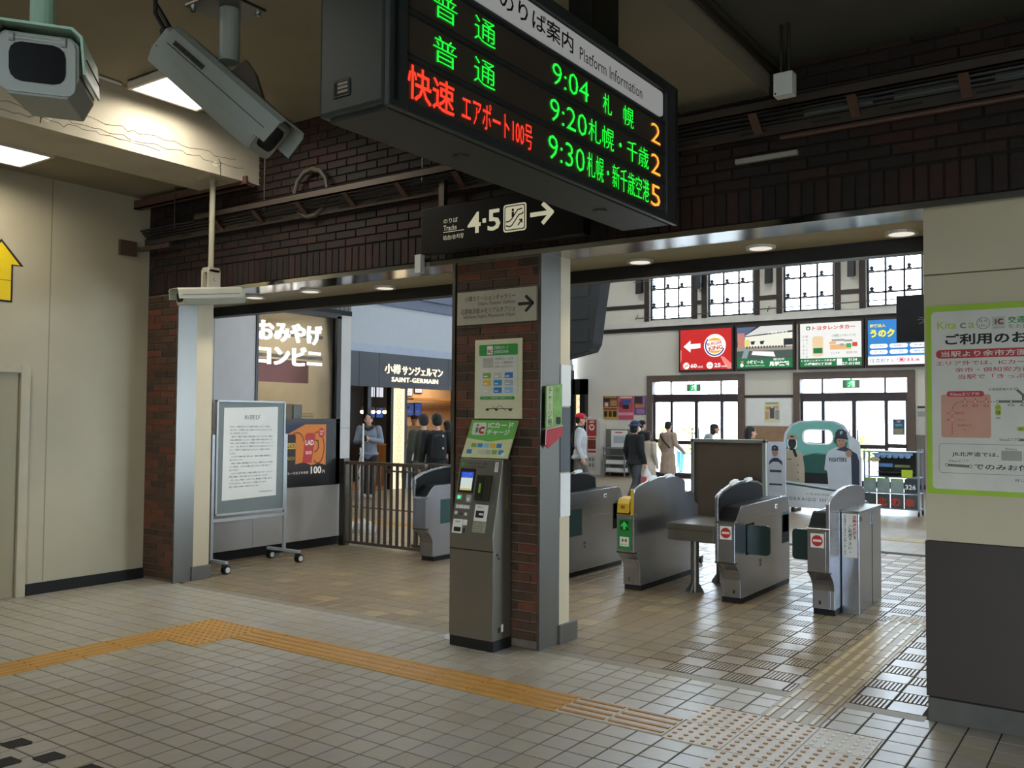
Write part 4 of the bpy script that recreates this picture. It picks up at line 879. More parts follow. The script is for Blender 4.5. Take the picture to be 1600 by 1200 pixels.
tx('エリア外では、ICカード乗車券はお使いになれません。', -.9, .12, 1.862, 1.886, rd, .008); tx('余市・倶知安方面へ行かれるお客さまは、', -.81, .0, 1.826, 1.85, rd, .008); tx('当駅で「きっぷ」をお買い求めください。', -.795, .02, 1.79, 1.814, rd, .008)
sal = mat('poster_salmon', '#c48f76', .5)
rect(F, -.878, -.645, 1.485, 1.71, .003, sal, pp, 'out_of_area_box', rad=.012); rect(F, -.85, -.675, 1.698, 1.727, .004, rd, pp, 'red_tab', rad=.012); text(F, 'Kitacaエリア外', -.832, -.695, 1.703, 1.721, .005, PW, pp, bold=.01)
dots_ = [(-.765, 1.672), (-.715, 1.672), (-.665, 1.672)]
for i in range(14): rect(F, -.765+i*.012, -.76+i*.012, 1.669, 1.674, .004, rd, pp, 'route_dash')
for i in range(9): a = R(90+10*i); rect(F, -.775+.05*math.cos(a)-.0025, -.775+.05*math.cos(a)+.0025, 1.622+.05*math.sin(a)-.002, 1.622+.05*math.sin(a)+.003, .004, rd, pp, 'route_dash')
for i in range(11): rect(F, -.828, -.823, 1.505+i*.011, 1.510+i*.011, .004, rd, pp, 'route_dash')
for u, v, s in ((-.765, 1.672, '余市'), (-.715, 1.672, '蘭島'), (-.665, 1.672, '塩谷')):
    disc(F, u, v, .0075, .0045, rd, pp, 'station_ring'); disc(F, u, v, .0048, .0052, PW, pp, 'station_mark'); text(F, s, u-.015, u+.015, v-.028, v-.014, .0045, rd, pp); text(F, '×', u-.005, u+.005, v+.01, v+.019, .0045, rd, pp, bold=.02)
for v, s in ((1.612, '倶知安'), (1.578, 'ニセコ')):
    disc(F, -.8255, v, .0075, .0045, rd, pp, 'station_ring'); disc(F, -.8255, v, .0048, .0052, PW, pp, 'station_mark'); text(F, s, -.812, -.768, v-.007, v+.007, .0045, rd, pp); text(F, '×', -.85, -.84, v-.005, v+.005, .0045, rd, pp, bold=.02)
text(F, '新函館北斗', -.80, -.735, 1.543, 1.555, .0045, rd, pp); text(F, '×', -.772, -.763, 1.522, 1.531, .0045, rd, pp)
lg = mat('route_green', '#6f7d4a', .5)
def route(pts):
    line(F, pts, .011, .003, bk, pp, 'route_line'); line(F, pts, .006, .0038, lg, pp, 'route_line')
route([(-.612, 1.672), (.1, 1.672)]); route([(-.53, 1.735), (-.50, 1.705), (-.497, 1.672)])
for u, v in ((-.612, 1.672), (-.553, 1.672), (-.497, 1.672), (-.40, 1.672), (-.3, 1.672), (-.53, 1.735)):
    disc(F, u, v, .0078, .0045, bk, pp, 'station_ring'); disc(F, u, v, .0055, .0052, PW, pp, 'station_mark')
tx('北海道医療大学', -.655, -.545, 1.728, 1.742, bk); tx('手稲', -.57, -.538, 1.647, 1.66, bk); tx('桑園', -.513, -.48, 1.647, 1.66, bk); tx('札幌', -.418, -.382, 1.647, 1.66, bk)
rect(F, -.626, -.598, 1.6, 1.658, .003, lm, pp, 'station_tag', rad=.01); vtext(F, '小樽', -.612, 1.655, .022, .026, .004, bk, pp); tx('当駅', -.624, -.6, 1.583, 1.594, bk)
rect(F, -.53, -.4, 1.522, 1.545, .003, lm, pp, 'station_tag', rad=.01); text(F, '新千歳空港', -.52, -.41, 1.526, 1.541, .004, bk, pp)
tx('Kitacaエリア', -.606, -.53, 1.472, 1.486, bk); route([(-.52, 1.479), (-.35, 1.479)]); disc(F, -.522, 1.479, .007, .0045, bk, pp, 'station_ring'); disc(F, -.522, 1.479, .005, .0052, PW, pp, 'station_mark')
line(F, [(-.89, 1.31), (-.89, 1.44), (-.88, 1.452), (.18, 1.452), (.19, 1.44), (.19, 1.31), (.18, 1.3), (-.88, 1.3)], .0022, .003, grey_ink, pp, 'box_outline', closed=True)
tx('JR北海道では、', -.828, -.61, 1.385, 1.412, bk, .012); tx('Kitacaエリア', -.842, -.75, 1.357, 1.371, bk); tx('でのみお使いいただけます。', -.725, -.1, 1.322, 1.352, bk, .012)
line(F, [(-.853, 1.341), (-.742, 1.337)], .012, .003, bk, pp, 'route_line'); line(F, [(-.853, 1.341), (-.742, 1.337)], .007, .0038, lg, pp, 'route_line')
for u, v in ((-.853, 1.341), (-.742, 1.337)): disc(F, u, v, .0085, .0045, bk, pp, 'station_ring'); disc(F, u, v, .006, .0052, PW, pp, 'station_mark')
rect(F, -.6, -.508, 1.372, 1.422, .003, mat('card_silver', '#9a968a', .5), pp, 'card_picture', rad=.005); tx('Kitaca', -.58, -.53, 1.426, 1.437, bk); rect(F, -.5, -.41, 1.372, 1.422, .003, lm, pp, 'card_picture', rad=.005); text(F, '交通系', -.495, -.44, 1.39, 1.41, .004, bk, pp)
tx('詳しくは駅係員へ', -.54, -.36, 1.268, 1.282, bk)

# ================================================================ notice board on casters
nb = thing('notice_board', 'grey framed notice board on white casters holding an apology notice', 'notice board', (-7.72, 6.22, 0))
wf = mat('white_frame', '#a9adaf', .4, .2); gb = mat('board_grey', '#6f7674', .6)
MB().box(-7.735, -7.715, 5.80, 6.665, .57, 1.72).build('board_panel', gb, nb)
MB().box(-7.745, -7.705, 5.785, 5.805, .56, 1.73).box(-7.745, -7.705, 6.66, 6.68, .56, 1.73).box(-7.745, -7.705, 5.785, 6.68, 1.715, 1.735).box(-7.745, -7.705, 5.785, 6.68, .555, .575).build('board_frame', wf, nb, bevel=.002)
for y in (5.755, 6.70): MB().box(-7.74, -7.71, y-.016, y+.016, .12, 1.38).build('upright', wf, nb, bevel=.003)
MB().box(-7.735, -7.715, 5.755, 6.70, .49, .525).build('cross_bar', wf, nb, bevel=.003)
for y in (5.755, 6.70):
    MB().box(-7.99, -7.47, y-.018, y+.018, .10, .13).build('foot', wf, nb, bevel=.003)
    for x in (-7.96, -7.50):
        c = MB().box(x-.012, x+.012, y-.03, y+.03, .06, .10).build('caster', black, nb)
        for s in (-.022, .022): MB().cyl((x+s-.007, y+.015, .042), (x+s+.007, y+.015, .042), .042, n=18).build('wheel', black, c); 
        MB().cyl((x+.03, y+.015, .042), (x+.034, y+.015, .042), .028, n=16).build('wheel_cap', white, c)
F = FX(-7.715)
nsh = poly(F, [(5.865, .705), (6.565, .72), (6.575, 1.675), (5.875, 1.655)], .004, paper, nb, 'notice_sheet', th=.003)
text(F, 'お詫び', 6.13, 6.335, 1.535, 1.585, .0055, ink, nsh)
NL = ['昨日は、小樽駅付近における設備の故障により多くの列車に', '遅れが生じ、お客様に大変ご迷惑をおかけいたしましたことを', '深くお詫び申し上げます。', '　当日は、早朝より復旧の作業を進めてまいりましたが、部品の', '交換に時間を要したことから、運転の再開が大幅に遅れました。', '列車をご利用のお客様には、長時間にわたりお待ちいただくこと', 'となり、また、駅におけるご案内が十分に行き届かなかったこと', 'など、ご不便とご心配をおかけしましたことを重ねてお詫び', 'します。', '　このたびの事象を重く受け止め、原因の究明と再発防止に', '努めてまいります。', '　今後は、設備の点検を強化するとともに、異常時におけるお客様', 'へのご案内を、より早く正確にお伝えできるよう取り組んで', 'まいります。', '　これからも安全で安定した輸送の確保に努めてまいりますので', '何卒ご理解とご協力を賜りますようお願い申し上げます。', '　なお、詳しい内容につきましては、駅係員までお問い合わせ', 'くださいますよう、重ねてよろしくお願いいたします。', '駅をご利用のお客様へお知らせいたします。']
for i, s in enumerate(NL):
    n = len(s); u0 = 5.95+(.02 if s[0] == '　' else 0); u1 = min(6.51, u0+n*.0193)
    text(F, s.strip('　'), u0, u1, 1.452-i*.0345, 1.470-i*.0345, .0055, ink, nsh, res=1)
text(F, '北海道旅客鉄道株式会社', 6.33, 6.52, .765, .778, .0055, ink, nsh, res=1)

# ================================================================ souvenir shop wall
sw = thing('shop_wall', 'pale panelled wall of the souvenir shop behind the notice board', None, (-8.3, 6.9, 0), kind='structure')
pg = mat('shop_panel', '#b3aeaa', .5, var=.03)
wy0, wy1 = 6.69, 7.94
SX = -8.2
def panel(y0_, y1_, z0_, z1_): box('wall_panel', SX-.1, SX, y0_+.002, y1_-.002, z0_+.002, z1_-.002, pg, sw, bevel=.002)
for a, b in ((5.5, 6.1), (6.1, 6.66)): panel(a, b, .1, 1.43); panel(a, b, 1.43, 2.86)
panel(6.66, 7.97, .1, .74); panel(7.97, 8.15, .1, 1.43); panel(7.97, 8.15, 1.43, 2.86)
box('core', SX-.1, SX-.02, 5.5, 6.66, 0, 2.86, mortar, sw); box('core', SX-.1, SX-.02, 7.97, 8.13, 0, 2.86, mortar, sw)
box('skirting', SX-.08, SX-.012, 5.5, 8.15, 0, .1, blackm, sw)
box('top_frieze', SX-.1, SX-.005, 5.5, 8.15, 2.9, 4.6, mat('slate_frieze', '#5a5c62', .6), sw); box('frieze_trim', SX-.1, SX+.01, 5.5, 8.15, 2.84, 2.9, blackm, sw)
for i in range(18): box('frieze_rib', SX-.005, SX+.004, 6.9+i*.07, 6.915+i*.07, 2.9, 3.4, mat('slate_frieze_rib', '#4e5056', .6), sw)
wf2 = mat('black_window_frame', '#14110f', .4)
w5 = thing('window_5', 'shop window with white glowing sign letters', None, (SX, 7.3, 1.5), kind='structure')
MB().box(SX-.06, SX+.012, 6.655, 6.69, .74, 2.82).box(SX-.06, SX+.012, 7.90, 7.97, .74, 2.82).box(SX-.06, SX+.012, 6.655, 7.97, 2.79, 2.85).box(SX-.06, SX+.012, 6.655, 7.97, 1.50, 1.545).build('window_frame', wf2, w5)
box('window_pane', SX-.03, SX-.025, 6.69, 7.90, 1.545, 2.79, glass_m, w5)
# shop interior
si = thing('shop_wall', 'cream interior of the souvenir shop behind its window', None, (-9.2, 7.2, 0), kind='structure')
ci = mat('shop_cream', '#d3c8ac', .7)
box('back_wall', -10.4, -10.3, 6.3, 8.3, 0, 3.1, ci, si); box('side_wall', -10.4, -8.32, 8.02, 8.12, 0, 3.1, ci, si); box('side_wall', -10.4, -8.3, 6.2, 6.3, 0, 3.1, ci, si); box('shop_ceiling', -10.4, -8.3, 6.2, 8.3, 3.0, 3.1, ci, si); box('shop_floor', -10.4, -8.3, 6.2, 8.3, 0, .05, ci, si)
box('shop_outer_wall', -13.5, -8.31, 8.12, 8.15, 0, 6.9, cream_hall, si)
for y in (6.95, 7.45): MB().box(-9.9, -9.82, y-.03, y+.03, .05, 3.0).build('post', steel_dk, si)
st = thing('tube_light', 'fluorescent tube lights inside the souvenir shop', 'light', (-9.1, 7.0, 2.9))
for y in (6.72, 7.15): MB().box(-9.9, -8.6, y-.025, y+.025, 2.86, 2.89).build('lamp_tube', emit('shop_tube', (1, .95, .85), 5), st)
area_light('shop_glow', (-9.4, 7.2, 2.84), 1.2, 12, (1, .93, .8))
rb = box('header_board', -8.72, -8.70, 6.4, 7.9, 1.99, 2.27, mat('dusty_red_board', '#8a4a4c', .6), label='dusty red header board hanging inside the shop window', cat='board')
ls = thing('letter_sign', 'white glowing two line letter sign in the shop window', 'sign', (-8.26, 7.2, 2.2))
F = FX(-8.24); gl = emit('white_letter_glow', (1, 1, .98), 2.2)
text(F, 'おみやげ', 6.73, 7.70, 2.44, 2.68, 0, gl, ls, bold=.025, extrude=.03); text(F, 'コンビニ', 6.72, 7.70, 2.17, 2.40, 0, gl, ls, bold=.025, extrude=.03)
MB().box(-8.29, -8.275, 6.7, 7.74, 2.52, 2.56).box(-8.29, -8.275, 6.7, 7.74, 2.26, 2.30).build('carrier_bar', steel_dk, ls)
# goods on the inner sill
box('display_counter', -8.6, -8.31, 6.6, 7.95, .05, 1.53, ci, label='cream counter just inside the shop window', cat='counter')
MB().prism([(6.72, 1.53), (7.14, 1.53), (7.12, 1.72), (7.06, 1.73), (6.9, 1.73), (6.8, 1.68)], 'X', -8.55, -8.36).build('plastic_bag_stand', mat('clear_plastic_grey', '#b9bec0', .3), label='grey plastic dispenser on the shop counter behind the glass', cat='dispenser', bevel=.01)
box('leaflet_box', -8.5, -8.38, 7.22, 7.36, 1.53, 1.72, mat('brown_card', '#75604a', .7), label='brown leaflet box on the shop counter', cat='box', bevel=.003)
box('leaflet_box', -8.48, -8.36, 7.37, 7.5, 1.53, 1.715, mat('grey_card', '#6d7072', .7), label='grey leaflet box beside the brown one on the counter', cat='box', bevel=.003)
bk_ = thing('wire_basket', 'low dark wire basket on the shop counter', 'basket', (-8.42, 7.6, 1.53))
for z in (1.535, 1.575, 1.61): MB().tube([(-8.5, 7.52, z), (-8.36, 7.52, z), (-8.36, 7.68, z), (-8.5, 7.68, z), (-8.5, 7.52, z)], .003, 5).build('hoop', steel_dk, bk_)
for i in range(7): MB().cyl((-8.36, 7.52+i*.0266, 1.53), (-8.36, 7.52+i*.0266, 1.61), .002, n=5).build('wire', steel_dk, bk_)
# coffee advertisement light box
lb = thing('drink_light_box', 'black framed light box advertising canned drinks at 100 yen', 'light box', (SX, 7.3, .75))
MB().box(SX-.02, SX+.012, 6.66, 7.97, .745, 1.5).build('case', black, lb, bevel=.004)
F = FX(SX+.012)
e_navy = emit('ad_navy', '#1d2740', .5); e_or = emit('ad_orange', '#c9741f', .55); e_wh = emit('ad_white', '#d8d4cc', .7); e_red = emit('ad_red', '#b02a22', .5); e_bk = emit('ad_brown', '#241209', .4); e_yel = emit('ad_yellow', '#c9a530', .55); e_dkr = emit('ad_dark_red', '#661d14', .45)
ax0, ax1, az0, az1 = 6.78, 7.73, .87, 1.478
rect(F, ax0, ax1, az0, az1, .002, e_navy, lb, 'ad_ground')
poly(F, [(ax0, 1.30), (7.12, 1.36), (7.40, az1), (ax1, az1), (ax1, .98), (ax0, .98)], .003, e_or, lb, 'orange_field')
poly(F, [(ax0, az0), (ax1, az0), (ax1, .985), (7.62, 1.01), (7.5, .99), (7.38, 1.03), (7.2, 1.0), (7.05, 1.02), (ax0, 1.0)], .004, e_bk, lb, 'bean_field')
rect(F, 7.10, 7.25, 1.0, 1.36, .005, e_bk, lb, 'can_body', rad=.02); rect(F, 7.105, 7.245, 1.19, 1.26, .006, e_yel, lb, 'can_band'); text(F, 'BLACK', 7.11, 7.24, 1.20, 1.25, .0068, e_bk, lb, bold=.02); text(F, 'RICH', 7.12, 7.23, 1.06, 1.10, .0068, e_yel, lb)
poly(F, [(7.36, 1.02), (7.50, 1.02), (7.56, 1.35), (7.53, 1.375), (7.43, 1.375), (7.40, 1.35)], .005, e_red, lb, 'can_body'); text(F, 'LAD', 7.40, 7.53, 1.23, 1.29, .0066, e_wh, lb, bold=.02); text(F, '珈琲', 7.40, 7.50, 1.12, 1.16, .0066, e_wh, lb)
line(F, [(7.27+.1*math.cos(a*.3), 1.28+.1*math.sin(a*.3)) for a in range(0, 12)], .012, .0048, e_dkr, lb, 'cup_ring'); line(F, [(7.56, 1.29), (7.60, 1.28), (7.61, 1.2), (7.58, 1.16), (7.55, 1.15)], .016, .0048, e_dkr, lb, 'cup_handle')
line(F, [(7.60+.1*math.cos(a*.3-2.2), 1.2+.19*math.sin(a*.3-2.2)) for a in range(0, 15)], .014, .0044, e_dkr, lb, 'swirl')
disc(F, 7.655, 1.375, .05, .005, e_red, lb, 'badge', ry=.06); text(F, '北海道', 7.622, 7.688, 1.382, 1.405, .0058, e_wh, lb); text(F, '限定', 7.632, 7.678, 1.35, 1.373, .0058, e_wh, lb)
text(F, '100', 7.49, 7.66, .885, .975, .006, e_wh, lb, bold=.03); text(F, '円', 7.675, 7.715, .885, .925, .006, e_wh, lb); text(F, '挽きたて。コーヒーの太さを体感', 6.85, 7.45, .89, .922, .006, e_wh, lb)
poly(F, [(ax0, az1), (7.0, az1), (ax0, 1.34)], .0042, e_navy, lb, 'corner')

# ================================================================ slatted barrier
fe = thing('barrier_gate', 'brown metal barrier gate of vertical slats beside the souvenir shop', 'gate', (-7.4, 7.95, 0))
bs = mat('bronze_slat', '#6e655b', .4, .7)
MB().box(-8.06, -6.78, 7.93, 7.965, .99, 1.03).build('top_rail', bs, fe, bevel=.003); MB().box(-8.06, -6.78, 7.93, 7.965, .03, .065).build('bottom_rail', bs, fe, bevel=.003)
MB().box(-8.12, -8.04, 7.90, 8.0, 0, 1.06).build('end_post', steel_dk, fe, bevel=.004); MB().box(-6.80, -6.76, 7.92, 7.975, 0, 1.03).build('end_post', bs, fe, bevel=.003)
for i in range(13): MB().box(-7.985+i*.095, -7.95+i*.095, 7.937, 7.958, .06, 1.0).build('slat', bs, fe, bevel=.002)
MB().cyl((-7.36, 7.91, .935), (-6.86, 7.91, .935), .011).cyl((-6.95, 7.91, .935), (-6.95, 7.90, .86), .009).box(-7.35, -7.3, 7.9, 7.93, .91, .96).box(-7.1, -7.05, 7.9, 7.93, .86, .96).build('sliding_bolt', steel, fe)
fe2 = thing('barrier_gate', 'short second barrier gate partly hidden by a ticket gate', 'gate', (-6.7, 8.15, 0))
MB().box(-7.15, -6.3, 8.14, 8.17, .99, 1.03).build('top_rail', bs, fe2, bevel=.003); MB().box(-7.15, -6.3, 8.14, 8.17, .03, .065).build('bottom_rail', bs, fe2)
for i in range(8): MB().box(-7.1+i*.1, -7.065+i*.1, 8.145, 8.165, .06, 1.0).build('slat', bs, fe2, bevel=.002)

# ================================================================ ticket gates
gate_st = mat('gate_steel', '#a3a5ab', .27, .95, var=.06, scale=3, stretch=(1, .2, 1)); gate_dk = mat('gate_black_panel', '#0b0b0c', .6, spec=.2); flap_m = mat('flap_dark_green', '#0f2a25', .35); teal = mat('teal_panel', '#1c4b4c', .35)  # screen linings, reader slopes and deck tops of the gates are black
no_red = mat('no_entry_red', '#b02626', .5)
def ticket_gate(label, xf, side, y0, sign, number, flap=0.0, flap_y=.16, lugs=True, length=1.30, deck='black', cover=None):
    """xf: X of the outer face of the arched screen; side = +1 when the card deck lies towards +X of the screen"""
    w = .175; s = side; xa = xf; xb = xf+s*w
    t = thing('ticket_gate', label, 'ticket gate', ((xa+xb)/2, y0+.6, 0), group='automatic ticket gates')
    L = length
    def X(a): return xf+s*a
    def pris(name, prof, a, b, m, bev=.003):
        lo, hi = sorted((X(a), X(b))); return MB().prism([(y0+p[0], p[1]) for p in prof], 'X', lo, hi).build(name, m, t, bevel=bev)
    neck = [(0, .05), (0, .20), (-.012, .245), (-.045, .29), (-.10, .335), (-.13, .36)]
    pris('body', neck+[(-.13, .70), (-.10, .715), (0.0, .81), (.03, .825), (L-.12, .84), (L-.05, .815), (L, .71), (L, .05)], .03, w, gate_st)
    pris('arched_screen', neck+[(-.13, .90), (-.115, .925), (0, .962), (.18, .998), (.40, 1.018), (.62, 1.018), (.82, 1.0), (.955, .965), (.975, .94), (.985, .80), (L, .70), (L, .05)], 0, .028, gate_st)
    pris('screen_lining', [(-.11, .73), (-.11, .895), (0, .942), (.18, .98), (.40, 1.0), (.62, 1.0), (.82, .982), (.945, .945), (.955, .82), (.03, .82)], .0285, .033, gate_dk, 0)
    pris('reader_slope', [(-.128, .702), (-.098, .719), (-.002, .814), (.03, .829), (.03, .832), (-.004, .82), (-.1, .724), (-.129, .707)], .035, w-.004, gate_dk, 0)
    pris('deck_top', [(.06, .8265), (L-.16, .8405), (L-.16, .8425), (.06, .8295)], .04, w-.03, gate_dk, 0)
    lo, hi = sorted((X(-.002), X(w+.002)))
    MB().box(lo, hi, y0-.135, y0-.07, .685, .71).build('front_edge_trim', steel_pol, t, bevel=.004)
    MB().box(lo, hi, y0-.132, y0-.08, .352, .364).build('head_seam', steel_dk, t)
    MB().box(lo+.004, hi-.004, y0+.02, y0+L-.01, 0, .05).build('plinth', blackm, t)
    MB().box(min(X(w), X(w+.004)), max(X(w), X(w+.004)), y0+.01, y0+L-.005, .048, .058).build('kick_edge', steel_pol, t)
    F = FY(y0-.13); c = (X(.03)+X(w))/2-.006*s
    if sign == 'stop':
        sp_ = rect(F, c-.052, c+.052, .556, .668, .002, paper, t, 'sign_plate'); disc(F, c, .612, .044, .003, no_red, sp_, 'no_entry_disc'); rect(F, c-.033, c+.033, .603, .621, .004, paper, sp_, 'no_entry_bar')
    elif sign == 'go':
        sp_ = rect(F, c-.064, c+.066, .385, .665, .002, emit('gate_green', '#1c8f34', .22), t, 'sign_plate'); rect(F, c-.044, c+.044, .56, .648, .003, mat('arrow_ground', '#0c2a14', .5), sp_, 'arrow_ground')
        ga = emit('gate_arrow', '#2fc850', .5); rect(F, c-.012, c+.012, .568, .61, .004, ga, sp_, 'arrow_shaft'); poly(F, [(c-.034, .602), (c, .64), (c+.034, .602), (c+.034, .586), (c, .618), (c-.034, .586)], .0044, ga, sp_, 'arrow_head')
        rect(F, c-.046, c+.046, .415, .50, .003, paper, sp_, 'notice_plate'); poly(F, [(c-.024, .45), (c-.024, .486), (c, .468), (c+.024, .486), (c+.024, .45), (c, .468)], .004, ink, sp_, 'barrier_mark'); disc(F, c, .468, .011, .0048, yellow_ink, sp_, 'barrier_figure'); text(F, '通れません', c-.038, c+.038, .424, .438, .004, ink, sp_)
    if number:
        F3 = FY(y0); text(F3, number, c-.008+.02*s, c+.008+.02*s, .085, .115, .0025, ink, t, 'number', bold=.02)
    if lugs:
        for yy in (.17, .52):
            lo, hi = sorted((X(-.004), X(.034))); MB().prism([(y0+yy, 1.0-.012*(yy < .3)), (y0+yy+.17, 1.012), (y0+yy+.15, 1.04), (y0+yy+.06, 1.034-.008*(yy < .3))], 'X', lo, hi).build('passage_sensor', white, t, bevel=.002)
    fx = lambda a: X(w)+s*a
    lo, hi = sorted((fx(-.001), fx(.002)))
    for yy in (.13, L-.22): MB().box(lo, hi, y0+yy, y0+yy+(.2 if flap else .3), .40, .665).build('flap_recess', gate_dk if flap or yy > .5 else teal, t)
    MB().box(lo, hi, y0+L-.2, y0+L-.04, .5, .69).build('retracted_flap', teal, t)
    MB().box(lo, hi, y0+.2, y0+L-.25, .705, .709).build('body_seam', steel_pol, t); MB().box(lo, hi, y0+.35, y0+L-.25, .575, .579).build('body_seam', steel_pol, t)
    FXf = Fr((fx(.001), 0, 0), (0, s, 0), (0, 0, 1))
    rect(FXf, s*(y0+L-.42) if s > 0 else -(y0+L-.36), s*(y0+L-.36) if s > 0 else -(y0+L-.42), .745, .785, .002, paper, t, 'status_mark'); 
    rect(FXf, s*(y0+L-.405) if s > 0 else -(y0+L-.365), s*(y0+L-.365) if s > 0 else -(y0+L-.405), .752, .77, .003, ink, t, 'status_mark')
    for zz in (.30, .265): rect(FXf, s*(y0+.47) if s > 0 else -(y0+.51), s*(y0+.51) if s > 0 else -(y0+.47), zz, zz+.025, .002, grey_ink, t, 'warning_mark')
    if flap:
        a = fx(0); b = a+s*flap; yy = y0+flap_y
        pts = [(min(a, b)+.0, .41), (max(a, b), .41), (max(a, b), .655), (min(a, b), .665)]
        rr = .03; lo, hi = min(a, b), max(a, b); F4 = FY(yy)
        rect(F4, lo, hi, .408, .662, .012, flap_m, t, 'flap', rad=rr, th=.024)
    return t
ticket_gate('automatic ticket gate with no-entry sign and open card deck beside the ticket table', -3.015, 1, 7.46, 'stop', '1', flap=.205)
ticket_gate('automatic ticket gate with a green arrow sign and yellow cover', -3.79, -1, 7.47, 'go', '2', lugs=True)
gz = ticket_gate('automatic ticket gate with no-entry sign joined to a steel cabinet', -2.055, -1, 7.45, 'stop', '1', flap=.21, lugs=False)
ticket_gate('ticket gate partly hidden by the brick pillar', -4.835, 1, 7.46, None, None)
ticket_gate('ticket gate standing beside the slatted barrier', -6.56, 1, 7.62, None, None, lugs=False)
# yellow cover on the arrow gate
yc = thing('reader_cover', 'yellow plastic cover over the card slot of the arrow gate', 'cover', (-3.91, 7.4, .71)); ym = mat('yellow_plastic', '#c9a326', .4)
MB().prism([(7.325, .715), (7.33, .80), (7.36, .845), (7.47, .86), (7.47, .83), (7.36, .735)], 'X', -3.955, -3.835).build('cover', ym, yc, bevel=.006)
MB().box(-3.82, -3.792, 7.33, 7.345, .70, .935).build('edge_strip', ym, yc, bevel=.003); rect(FY(7.325), -3.915, -3.875, .755, .785, .003, mat('amber_mark', '#8a5a12', .5), yc, 'printed_mark')
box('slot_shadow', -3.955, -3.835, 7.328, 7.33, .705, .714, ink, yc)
# cabinet beside the end gate
cb = thing('steel_cabinet', 'tall steel cabinet with Japanese notice beside the end ticket gate', 'cabinet', (-1.98, 8.0, 0))
MB().box(-2.05, -1.91, 7.64, 8.38, 0, .815).build('body', gate_st, cb, bevel=.004); MB().box(-2.055, -1.9, 7.63, 8.39, .815, .835).build('top', steel, cb, bevel=.004)
box('door_gap', -1.911, -1.908, 8.06, 8.075, .02, .80, ink, cb); MB().cyl((-1.905, 8.05, .70), (-1.905, 8.05, .80), .008).build('handle', steel_pol, cb); MB().box(-1.912, -1.905, 7.67, 7.72, .75, .79).build('hinge', steel_dk, cb)
F = FY(7.64); cnp = rect(F, -2.04, -1.922, .455, .812, .003, paper, cb, 'notice_plate')
vtext(F, '自動改札機', -1.943, .80, .033, .033, .0042, red_ink, cnp, bold=.02); vtext(F, 'を', -1.943, .635, .030, .033, .0042, ink, cnp, bold=.02); vtext(F, 'ご利用下さい。', -1.98, .72, .031, .034, .0042, ink, cnp, bold=.02); vtext(F, 'お客様のご協力をお願い致します', -2.02, .80, .021, .0222, .0042, ink, cnp)
# notch for ticket table
tb = thing('ticket_table', 'low steel ticket collection box on two posts between the gates', 'table', (-3.4, 7.95, 0)); tsm = mat('table_steel', '#6f6b60', .4, .7)
MB().box(-3.62, -3.17, 7.68, 8.42, .465, .565).build('tray_box', tsm, tb, bevel=.005); MB().box(-3.63, -3.16, 7.67, 8.43, .565, .62).build('rim', tsm, tb, bevel=.006); box('tray_top', -3.6, -3.19, 7.70, 8.40, .619, .6215, steel, tb)
for y in (7.76, 8.36):
    MB().cyl((-3.385, y, 0), (-3.385, y, .465), .037, n=18).build('post', tsm, tb); MB().prism([(-3.475, 0), (-3.295, 0), (-3.35, .085), (-3.42, .085)], 'Y', y-.008, y+.008).build('foot_web', steel, tb); MB().prism([(y-.09, 0), (y+.09, 0), (y+.03, .08), (y-.03, .08)], 'X', -3.393, -3.377).build('foot_web', steel, tb)
# brown backed board
wb_ = thing('rolling_board', 'brown backed wheeled display board with a pale frame behind the gates', 'display board', (-3.6, 9.1, 0))
MB().box(-4.0, -3.23, 9.14, 9.16, .50, 1.33).build('panel', mat('hardboard_brown', '#4a3a28', .7, var=.04), wb_); frm = mat('board_alu', '#8d8b82', .4, .6)
MB().box(-4.03, -3.99, 9.12, 9.175, .45, 1.365).box(-3.24, -3.195, 9.12, 9.175, .45, 1.365).box(-4.03, -3.195, 9.12, 9.175, 1.325, 1.365).box(-4.03, -3.195, 9.12, 9.175, .45, .49).build('frame', frm, wb_, bevel=.008)
for x in (-4.0, -3.225):
    MB().box(x-.015, x+.015, 9.135, 9.165, .06, .46).build('leg', steel_dk, wb_); MB().box(x-.02, x+.02, 8.95, 9.35, .06, .085).build('foot', steel_dk, wb_)
    for y in (8.97, 9.33): MB().cyl((x-.012, y, .03), (x+.012, y, .03), .03, n=14).build('caster', black, wb_)
MB().box(-4.0, -3.225, 9.14, 9.16, .25, .28).build('stretcher', steel_dk, wb_)

# ================================================================ bakery shopfront on the left of the hall
BX = -13.5
bw = thing('bakery_wall', 'bakery shopfront wall with navy fascia and white panel above', None, (BX, 16, 0), kind='structure')
box('upper_panel', BX-.15, BX, 8.4, 22.3, 3.12, 4.0, mat('pale_blue_panel', '#9aa0a6', .6, var=.02), bw); box('panel_foot', BX-.15, BX+.03, 8.4, 22.3, 2.95, 3.12, mat('pale_blue_strip', '#8f98a8', .6), bw)
cornice = mat('slate_cornice', '#4c5468', .6)
box('cornice', BX-.1, BX+.05, 8.4, 22.3, 4.0, 4.22, cornice, bw); box('cornice', BX-.1, BX+.12, 8.4, 22.3, 4.23, 4.5, cornice, bw); box('upper_wall', BX-.2, BX-.02, 8.4, 22.4, 4.5, 7.0, cream_hall, bw)
for i in range(5): MB().cyl((BX+.3, 9+i*.01, 5.2), (BX+.3, 22, 5.2), .12, n=12).build('ceiling_pipe', mat('pale_pipe', '#b5b0a4', .5), bw) if i == 0 else None
fascia = mat('navy_fascia', '#171b25', .5, var=.05)
for a, b in ((8.4, 12.3), (12.3, 13.6), (13.6, 14.2), (14.2, 16.55), (16.55, 18.0), (18.0, 22.3)): box('fascia_board', BX-.05, BX+.06, a+.005, b-.005, 2.22, 2.95, fascia, bw)
F = FX(BX+.06); wl_ = emit('warm_letter_glow', (1, .86, .6), 1.5)
